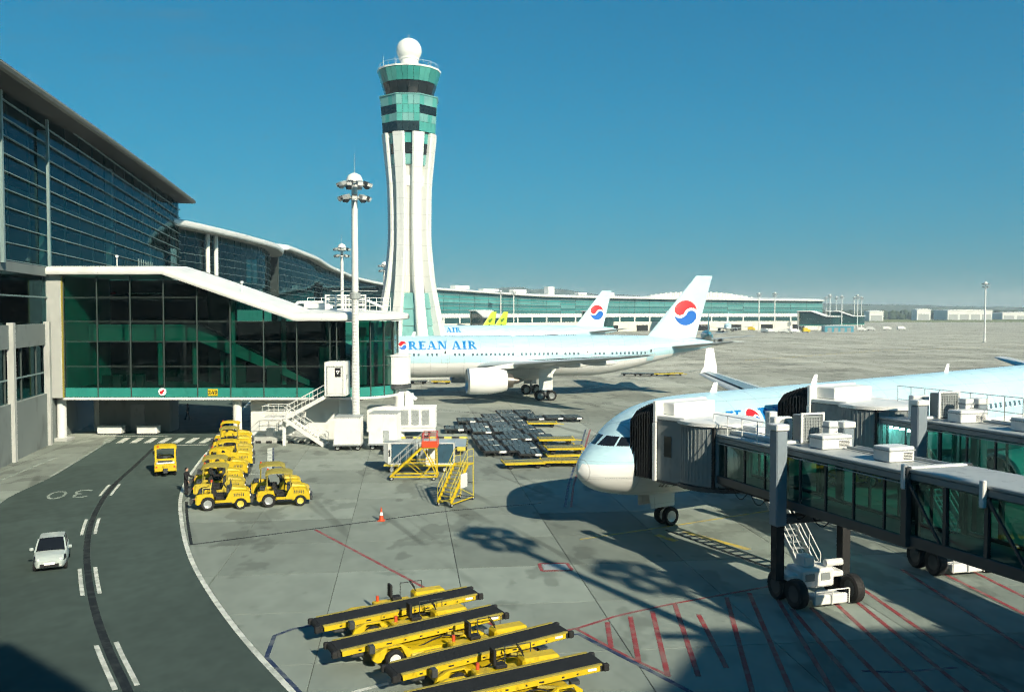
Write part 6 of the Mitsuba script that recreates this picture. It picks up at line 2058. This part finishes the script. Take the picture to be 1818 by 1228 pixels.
# --- low lifting platform with black and yellow edges
t = Thing()
g0, g1 = gp(700, 800, .5), gp(838, 800, .5)
W_, D_ = 7.0, 6.2
t.add('deck', M().box(-W_ / 2, W_ / 2, -D_ / 2, D_ / 2, .42, .58, .02), 'alu')
t.add('base', M().box(-W_ / 2 + .2, W_ / 2 - .2, -D_ / 2 + .2, D_ / 2 - .2, .12, .41), 'dark_metal')
for y, s in ((-D_ / 2 - .06, -1), (D_ / 2 + .06, 1)):
    for k in range(10):
        x = -W_ / 2 + W_ * k / 10
        t.add('edge_mark', M().box(x, x + W_ / 10, y - .055, y + .055, .38, .72), 'yellow_pale' if k % 2 else 'mark_black')
for k in range(8):
    y = -D_ / 2 + D_ * k / 8
    t.add('edge_mark', M().box(W_ / 2 + .005, W_ / 2 + .11, y, y + D_ / 8, .38, .64), 'yellow_pale' if k % 2 else 'mark_black')
for x in (-2.6, 2.6):
    for y in (-2.6, 2.6):
        wheel(t, (x, y, .2), .2, .16)
g = gp(757, 788, .5)
t.place('lift_platform', place4(g[0], g[1], 0, .03), 'low grey lifting platform edged with black and yellow blocks, behind the yellow stairs', 'platform')

# --- yellow maintenance stairs
def stairs_big():
    """x to the high end, y depth; foot of the steps at the left"""
    t = Thing()
    H, Lb, D = 2.35, 3.35, 1.3
    px0, px1 = 2.25, 3.35
    for y in (0, D):
        t.add('base_rail', M().bar([-.05, y, .28], [Lb, y, .28], .08, .1), 'yellow_paint')
        t.add('stringer', M().bar([.05, y, .32], [px0, y, H], .07, .16), 'yellow_paint')
        t.add('leg', M().bar([Lb, y, .30], [px0 + .1, y, H - .05], .07, .07), 'yellow_paint')
        t.add('leg', M().bar([Lb - .05, y, .32], [px1 - .1, y, H - .05], .06, .06), 'yellow_paint')
        t.add('brace', M().bar([1.05, y, 1.3], [3.15, y, 1.3], .06, .06), 'yellow_paint')
        t.add('brace', M().bar([1.2, y, 1.25], [2.3, y, .32], .05, .05), 'yellow_paint')
        t.add('brace', M().bar([2.3, y, .32], [3.1, y, 1.25], .05, .05), 'yellow_paint')
        m = M()
        for h in (.55, 1.0):
            m.tube([.05, y, .35 + h], [px0, y, H + h], .025, n=5)
        for k in range(5):
            p = np.array([.05, y, .35]) + (np.array([px0, y, H]) - np.array([.05, y, .35])) * k / 4
            m.tube(p, p + [0, 0, 1.0], .022, n=5)
        t.add('handrail', m, 'grey_metal')
    for k in range(9):
        u = (k + .6) / 9
        t.add('tread', M().box(.05 + (px0 - .05) * u - .12, .05 + (px0 - .05) * u + .12, .05, D - .05, .35 + (H - .35) * u - .02, .35 + (H - .35) * u + .02), 'yellow_dull')
    t.add('platform', M().box(px0, px1, -.04, D + .04, H - .04, H + .06), 'yellow_paint')
    t.add('apron_board', M().box(px0, px1, -.09, -.045, H + .02, H + .50).box(px1 + .005, px1 + .05, 0, D, H + .02, H + .50), 'orange_red')
    m = M()
    for x in (px0 + .05, (px0 + px1) / 2, px1 - .03):
        m.tube([x, -.06, H], [x, -.06, H + 1.05], .022, n=5)
    for x in (px0 + .05, px1 - .03):
        m.tube([x, D, H], [x, D, H + 1.05], .022, n=5)
    for h in (.75, 1.05):
        m.path([[px0 + .05, -.06, H + h], [px1 - .03, -.06, H + h], [px1 - .03, D, H + h], [px0 + .05, D, H + h]], .022, 5)
    t.add('platform_rail', m, 'red_paint')
    t.add('cross_rail', M().bar([Lb, .05, .28], [Lb, D - .05, .28], .08, .08).bar([0, .05, .28], [0, D - .05, .28], .08, .08), 'yellow_paint')
    t.add('side_panel', M().box(2.6, 3.1, D - .02, D + .02, .9, H - .05), 'white_metal')
    for x in (.1, Lb - .25):
        for y in (.0, D):
            wheel(t, (x, y, .14), .14, .09, rim='grey_metal')
    return t


g = gp(693, 853)
stairs_big().place('platform_stairs', place4(g[0], g[1], 0, .02), 'yellow platform stairs with an orange red guarded top in front of the containers', 'stairs')


def stairs_small():
    t = Thing()
    H, Lr, W = 2.35, 2.0, .95
    for y in (0, W):
        t.add('stringer', M().bar([0, y, .25], [Lr, y, H], .06, .22), 'yellow_paint')
        t.add('leg', M().bar([Lr + .75, y, .2], [Lr + .72, y, H], .055, .055), 'yellow_pale')
        t.add('base_rail', M().bar([.1, y, .2], [Lr + .8, y, .2], .06, .06), 'yellow_paint')
        t.add('brace', M().bar([.9, y, 1.1], [Lr + .72, y, .3], .045, .045), 'yellow_pale')
        m = M()
        for h in (.5, .95):
            m.path([[0, y, .25 + h], [Lr, y, H + h], [Lr + .75, y, H + h]], .022, 5)
        for k in range(5):
            p = np.array([0, y, .25]) + np.array([Lr, 0, H - .25]) * k / 4
            m.tube(p, p + [0, 0, .95], .02, n=5)
        m.tube([Lr + .75, y, H], [Lr + .75, y, H + .95], .02, n=5)
        t.add('handrail', m, 'yellow_pale')
    for k in range(9):
        u = (k + .5) / 9
        t.add('tread', M().box(Lr * u - .11, Lr * u + .11, .04, W - .04, .25 + (H - .25) * u - .02, .25 + (H - .25) * u + .02), 'yellow_dull')
    t.add('platform', M().box(Lr, Lr + .78, -.03, W + .03, H - .03, H + .05), 'yellow_paint')
    t.add('side_plate', M().box(Lr * .55, Lr * .95, -.05, -.04, 1.0, 1.9), 'white_metal')
    t.add('cross_bar', M().bar([Lr + .75, .04, 1.1], [Lr + .75, W - .04, 1.1], .05, .05).bar([Lr + .75, .04, .2], [Lr + .75, W - .04, .2], .05, .05), 'dark_metal')
    for x in (.1, Lr + .7):
        for y in (-.0, W):
            wheel(t, (x, y, .14), .14, .08, rim='grey_metal')
    return t


g = gp(796, 901)
stairs_small().place('platform_stairs', place4(g[0] + .15, g[1], 0, math.radians(62)), 'smaller yellow platform stairs seen from the foot, right of the bigger one', 'stairs')

# --- traffic cone
t = Thing()
t.add('base', M().box(-.21, .21, -.21, .21, 0, .04, .012), 'orange_red')
t.add('cone', M().lathe([(.15, .04), (.105, .32)], 20).lathe([(.072, .52), (.03, .78), (0, .79)], 20), 'orange_red', smooth=40)
t.add('band', M().lathe([(.105, .32), (.072, .52)], 20), 'mark_white', smooth=40)
g = gp(677, 924)
t.place('traffic_cone', place4(g[0], g[1], 0), 'orange traffic cone with a white band on the open concrete', 'cone')

# --- white car on the service road (x forward)
def car():
    t = Thing()
    W = 1.60
    st = np.array([-1.78, -1.70, -1.35, -.8, -.2, .35, .62, 1.0, 1.4, 1.68, 1.80])
    low = np.array([.36, .24, .22, .2, .2, .2, .2, .2, .22, .24, .34])
    belt = np.array([.86, .95, .99, 1.0, .99, .97, .96, .93, .86, .76, .60])
    wid = np.array([.62, .71, .76, .79, .80, .80, .80, .79, .75, .68, .56])
    P = []
    for x, lo, be, w in zip(st, low, belt, wid):
        P.append([[x, -w * .86, lo], [x, -w, lo + .18], [x, -w * 1.0, (lo + be) / 2 + .05], [x, -w * .96, be - .04], [x, -w * .86, be], [x, 0, be + .035], [x, w * .86, be], [x, w * .96, be - .04], [x, w, (lo + be) / 2 + .05], [x, w, lo + .18], [x, w * .86, lo]])
    P = np.array(P)
    m = M().grid(P)
    for q, f in ((P[0], 1), (P[-1], -1)):
        c = q.mean(0)
        n = len(q)
        m.add(np.vstack([q, [c]]), [[i, (i + 1) % n, n][::f] for i in range(n)])
    m.grid(np.stack([P[:, -1], P[:, 0]], 1))
    t.add('body', m, 'car_white', smooth=35)
    gx = np.array([-1.62, -1.10, -.45, .18, .95])
    gz = np.array([1.0, 1.44, 1.49, 1.45, .98])
    gw = np.array([.66, .60, .59, .58, .66])
    G = np.array([[[x, -.70 if i in (0, 4) else -.72, .97], [x, -w, z - .04], [x, -w * .9, z], [x, 0, z + .02], [x, w * .9, z], [x, w, z - .04], [x, .70 if i in (0, 4) else .72, .97]] for i, (x, z, w) in enumerate(zip(gx, gz, gw))])
    m = M().grid(G)
    t.add('glasshouse', m, 'black_glass', smooth=25)
    R_ = G[1:4, 1:6] + [0, 0, .012]
    t.add('roof', M().grid(R_), 'car_white', smooth=40)
    for s in (-1, 1):
        k = 1 if s < 0 else 5
        t.add('pillar', M().bar(G[3, k] + [0, s * .02, .01], G[4, k] + [.02, s * .06, -.02], .07, .05), 'car_white')
        t.add('mirror', M().box(.62, .78, s * .80 - .10 + s * .10, s * .80 + .10 + s * .10, .96, 1.12, .04), 'car_white')
        k = t.add('headlight', M().hexa([[1.45, s * .66 - .10, .66], [1.74, s * .58 - .12, .60], [1.72, s * .58 + .10, .60], [1.45, s * .70 + .08, .66], [1.42, s * .66 - .06, .84], [1.66, s * .58 - .12, .74], [1.62, s * .60 + .10, .74], [1.40, s * .70 + .06, .84]]), 'black_glass')
        t.add('lamp', M().ball([1.72, s * .52, .68], .06, 1), 'lamp_glass', parent=k)
        t.add('fog_lamp', M().ball([1.74, s * .50, .36], .06, 1), 'lamp_glass')
    t.add('grille', M().box(1.765, 1.815, -.44, .44, .30, .47, .015), 'black_rubber')
    t.add('number_plate', M().box(1.80, 1.83, -.25, .25, .42, .53), 'mark_white')
    t.add('upper_grille', M().box(1.70, 1.755, -.40, .40, .60, .645, .01), 'black_rubber')
    for x in (-1.15, 1.12):
        for s in (-1, 1):
            wheel(t, (x, s * .70, .29), .29, .19)
    return t


g = gp(97, 1016)
car().place('parked_car', place4(g[0] - .85, g[1] + 1.45, 0, math.radians(-67), .9), 'small white hatchback driving towards us in the left lane of the service road', 'car')
# ------------------------------------------------------------------ people and far things
def person(pose, top, legs, hat=None):
    """a standing figure about 1.75 m tall facing +x; pose: 'stand' or 'walk'"""
    t = Thing()
    w = pose == 'walk'
    J = {'hipL': (0, .10, .92), 'hipR': (0, -.10, .92), 'kneeL': (.16 if w else .03, .10, .50), 'kneeR': (-.02, -.11, .49), 'footL': (.24 if w else 0, .10, .08), 'footR': (-.30 if w else .0, -.11, .08),
         'pel': (0, 0, .98), 'waist': (.0, 0, 1.12), 'chest': (.02, 0, 1.34), 'shL': (0, .20, 1.43), 'shR': (0, -.20, 1.43), 'elL': (-.12 if w else .12, .26, 1.15), 'haL': (-.05 if w else .42, .26, .92 if w else 1.13),
         'elR': (.10, -.26, 1.15), 'haR': (.24, -.25, .96), 'neck': (.02, 0, 1.50), 'head': (.04, 0, 1.63)}

    def hull(chain):
        parts = []
        for a, ra, b, rb in chain:
            s = []
            for q, r in ((a, ra), (b, rb)):
                s.append(m3.Manifold.sphere(r, 16).translate(list(map(float, J[q] if isinstance(q, str) else q))))
            parts.append(m3.Manifold.batch_hull(s))
        o = parts[0]
        for q in parts[1:]:
            o = o + q
        mm = o.refine_to_length(.05).to_mesh()
        tm = trimesh.Trimesh(mm.vert_properties[:, :3], mm.tri_verts)
        trimesh.smoothing.filter_taubin(tm, iterations=8)
        return tm

    t.add('jacket', hull([('pel', .15, 'waist', .14), ('waist', .14, 'chest', .165), ('chest', .15, 'shL', .075), ('chest', .15, 'shR', .075), ('shL', .07, 'elL', .055), ('elL', .055, 'haL', .042), ('shR', .07, 'elR', .055), ('elR', .055, 'haR', .042), ('chest', .12, 'neck', .07)]), top, smooth=True)
    t.add('trousers', hull([('pel', .145, 'hipL', .10), ('pel', .145, 'hipR', .10), ('hipL', .095, 'kneeL', .068), ('kneeL', .068, 'footL', .05), ('hipR', .095, 'kneeR', .068), ('kneeR', .068, 'footR', .05)]), legs, smooth=True)
    t.add('head', hull([('neck', .055, 'head', .08), ('head', .10, (.055, 0, 1.67), .095), ('head', .09, (.085, 0, 1.58), .05), ((.135, 0, 1.62), .018, (.14, 0, 1.61), .014)]), 'skin', smooth=True)
    t.add('hair', hull([((.02, 0, 1.69), .105, (-.01, 0, 1.66), .10)]), hat or 'cloth_black', smooth=True)
    for f, s in (('footL', 1), ('footR', -1)):
        a = np.array(J[f])
        t.add('shoe', hull([((a[0] - .04, a[1], .05), .048, (a[0] + .15, a[1] + s * .01, .04), .038)]), 'black_rubber', smooth=True)
    for hnd in ('haL', 'haR'):
        a = np.array(J[hnd])
        e = np.array(J['el' + hnd[-1]])
        d = (a - e) / np.linalg.norm(a - e)
        s = np.cross(d, [0, 0, 1.0])
        s /= np.linalg.norm(s)
        ch = [(tuple(a), .036, tuple(a + d * .08), .036)]
        for k, l in zip((-1.5, -.5, .5, 1.5), (.075, .09, .085, .065)):
            ch.append((tuple(a + d * .08 + s * k * .019), .010, tuple(a + d * (.08 + l * .6) + s * k * .02 + [0, 0, -.012]), .009))
            ch.append((tuple(a + d * (.08 + l * .6) + s * k * .02 + [0, 0, -.012]), .009, tuple(a + d * (.08 + l) + s * k * .02 + [0, 0, -.035]), .008))
        ch.append((tuple(a + d * .03 + s * .03), .012, tuple(a + d * .08 + s * .065), .010))
        t.add('hand', hull(ch), 'skin', smooth=True)
    return t


g = gp(331, 877)
person('stand', 'cloth_black', 'cloth_black').place('person', place4(g[0], g[1], 0, math.radians(-8)), 'person in black clothes standing at the road edge beside the tractor column', 'person')
g = gp(334, 744)
person('walk', 'cloth_dark', 'cloth_dark').place('person', place4(g[0], g[1], 0, math.radians(190)), 'person in dark clothes walking in the deep shade under the gate building', 'person')


def small_truck(body, cab, l=5.5, h=2.6):
    t = Thing()
    t.add('box', M().box(-l / 2, l / 2 - 1.6, -1.05, 1.05, .75, h, .05), body)
    t.add('cab', M().prism([(l / 2 - 1.55, .5), (l / 2, .5), (l / 2, 1.25), (l / 2 - .35, 2.05), (l / 2 - 1.55, 2.1)], -1.0, 1.0, 'xz'), cab)
    t.add('windscreen', M().hexa([[l / 2 - .32, -.85, 2.0], [l / 2 - .32, .85, 2.0], [l / 2 - .34, .85, 2.0], [l / 2 - .34, -.85, 2.0], [l / 2 + .012, -.9, 1.30], [l / 2 + .012, .9, 1.30], [l / 2, .9, 1.30], [l / 2, -.9, 1.30]]), 'black_glass')
    t.add('chassis', M().box(-l / 2 + .1, l / 2 - .1, -.8, .8, .45, .74), 'dark_metal')
    for x in (-l / 2 + 1.0, l / 2 - .9):
        for y in (-.9, .9):
            wheel(t, (x, y, .42), .42, .26)
    return t


tr_w, tr_y = small_truck('white_paint', 'white_paint'), small_truck('yellow_paint', 'yellow_paint', 4.6, 2.9)
far_rng = random.Random(21)
pos = ('first', 'second', 'third', 'fourth', 'fifth', 'sixth')
for k, (px, py) in enumerate(((1359, 590.5), (1372, 591), (1381, 590), (1392, 591), (1401, 590), (1411, 591))):
    g = gp(px, py)
    tr_w.place('service_truck', place4(g[0], g[1], 0, far_rng.uniform(-1.2, .3)), f'small white service truck on the far apron, {pos[k]} from the left of its row', 'truck', 'white service trucks in a row on the far apron')
for px, py, lab in ((1431, 590.5, 'boxy yellow service truck at the right end of the far white trucks'), (1334, 587, 'small yellow service truck beside the far jet, left of the white trucks'),
                    (1508, 588, 'yellow service truck near the far blue jet, below the light masts')):
    g = gp(px, py)
    tr_y.place('service_truck', place4(g[0], g[1], 0, far_rng.uniform(-.6, .4)), lab, 'truck')
for k, (px, py) in enumerate(((1530, 588), (1546, 587), (1575, 586), (1600, 585.5))):
    g = gp(px, py)
    tr_w.place('service_truck', place4(g[0], g[1], 0, far_rng.uniform(-.6, .4)), f'distant white service truck right of the light masts, {pos[k]} from the left', 'truck')
# carts under and behind the mid distance airliner
for px, py, mt, lab in ((742, 681, 'd', 'dark dolly under the nose of the mid distance airliner'), (784, 681, 'y', 'yellow dolly under the belly of the mid distance airliner'),
                        (1118, 667, 'd', 'dark dolly behind the tail of the mid distance airliner, left of four'), (1147, 667, 'p', 'grey green dolly behind the tail of the mid distance airliner, second of four'),
                        (1176, 667, 'y', 'yellow dolly behind the tail of the mid distance airliner, third of four'), (1198, 666, 'y', 'yellow dolly behind the tail of the mid distance airliner, right of four')):
    g = gp(px, py)
    put_dolly(g, {'d': dolly, 'y': dolly_yellow, 'p': dolly_pale}[mt], lab, rz=math.radians(80))

# far hangars at the edge of the airfield
def hangar(w, d, h, n):
    t = Thing()
    t.add('wall', M().box(-w / 2, w / 2, 0, d, 0, h), 'white_block')
    t.add('roof', M().prism([(-w / 2 - 1, h), (w / 2 + 1, h), (w / 2 + .5, h + 1.2), (0, h + 2.4), (-w / 2 - .5, h + 1.2)], -1, d + 1, 'xz'), 'roof_white')
    for k in range(n):
        x = -w / 2 + w * (k + .5) / n
        t.add('door', M().box(x - w / n * .4, x + w / n * .4, -.4, -.1, 0, h * .62), 'grey_metal')
    return t


for px, y, w, d, h, n, lab in ((1722, 1500, 74, 50, 15, 4, 'long pale hangar on the horizon behind the lone mast'), (1556, 1300, 20, 20, 13, 1, 'small pale building on the horizon right of the light masts'),
                               (1640, 1450, 22, 20, 16, 1, 'narrow pale building on the horizon left of the long hangar'), (1815, 1600, 70, 40, 11, 3, 'low pale hangar on the horizon at the right edge')):
    p = dp(px, 560, y)
    hangar(w, d, h, n).place('hangar', place4(p[0], y), lab, 'hangar')

t = Thing()
p = dp(1490, 588, 560)
t.add('wall', M().box(-9, 9, 0, 6, 0, 3.6), 'far_blue_paint')
t.add('roof', M().prism([(-9.4, 3.6), (9.4, 3.6), (9.2, 4.0), (0, 4.5), (-9.2, 4.0)], -.4, 6.4, 'xz'), 'far_belly')
for x in (-6, -2, 2, 6):
    t.add('door', M().box(x - 1.3, x + 1.3, -.12, -.02, 0, 2.7), 'mid_grey')
t.place('shed', place4(p[0], 560), 'low blue shed below the cluster of far light masts', 'shed')

# belt of trees along the airfield edge, too far off to tell the trunks apart
tr = np.random.RandomState(4)
m = M()
base = trimesh.creation.icosphere(subdivisions=1)
for k in range(900):
    x, y = tr.uniform(150, 1500), tr.uniform(1650, 1900)
    h = tr.uniform(5, 11)
    s = np.array([tr.uniform(4, 8), tr.uniform(4, 8), h])
    v = base.vertices * (1 + .35 * (meshkit.noise(base.vertices * 2.1 + k) - .5)[:, None]) * s + [x, y, h * .7]
    m.add(v, base.faces)
TOP.add('far_trees')
scene['far_trees'] = mikit.ply(m.mesh(), 'tree_green', smooth=True)
labels['far_trees'] = {'label': 'far off belt of dark trees along the edge of the airfield', 'category': 'trees', 'kind': 'stuff'}
# ------------------------------------------------------------------ thin haze over the airfield
HAZE = 0.00016
scene['haze_air'] = {'type': 'homogeneous', 'albedo': {'type': 'rgb', 'value': [0.90, 0.95, 0.97]}, 'sigma_t': {'type': 'rgb', 'value': [HAZE * 0.85, HAZE, HAZE * 1.12]}}
scene['haze'] = {'type': 'cube', 'to_world': T().translate([0, 1900, 67.0]).scale([9500, 5000, 69.0]), 'bsdf': {'type': 'null'}, 'interior': {'type': 'ref', 'id': 'haze_air'}}
scene['camera']['medium'] = {'type': 'ref', 'id': 'haze_air'}
labels['haze'] = {'label': 'thin bluish haze lying over the whole airfield', 'category': 'haze', 'kind': 'stuff'}
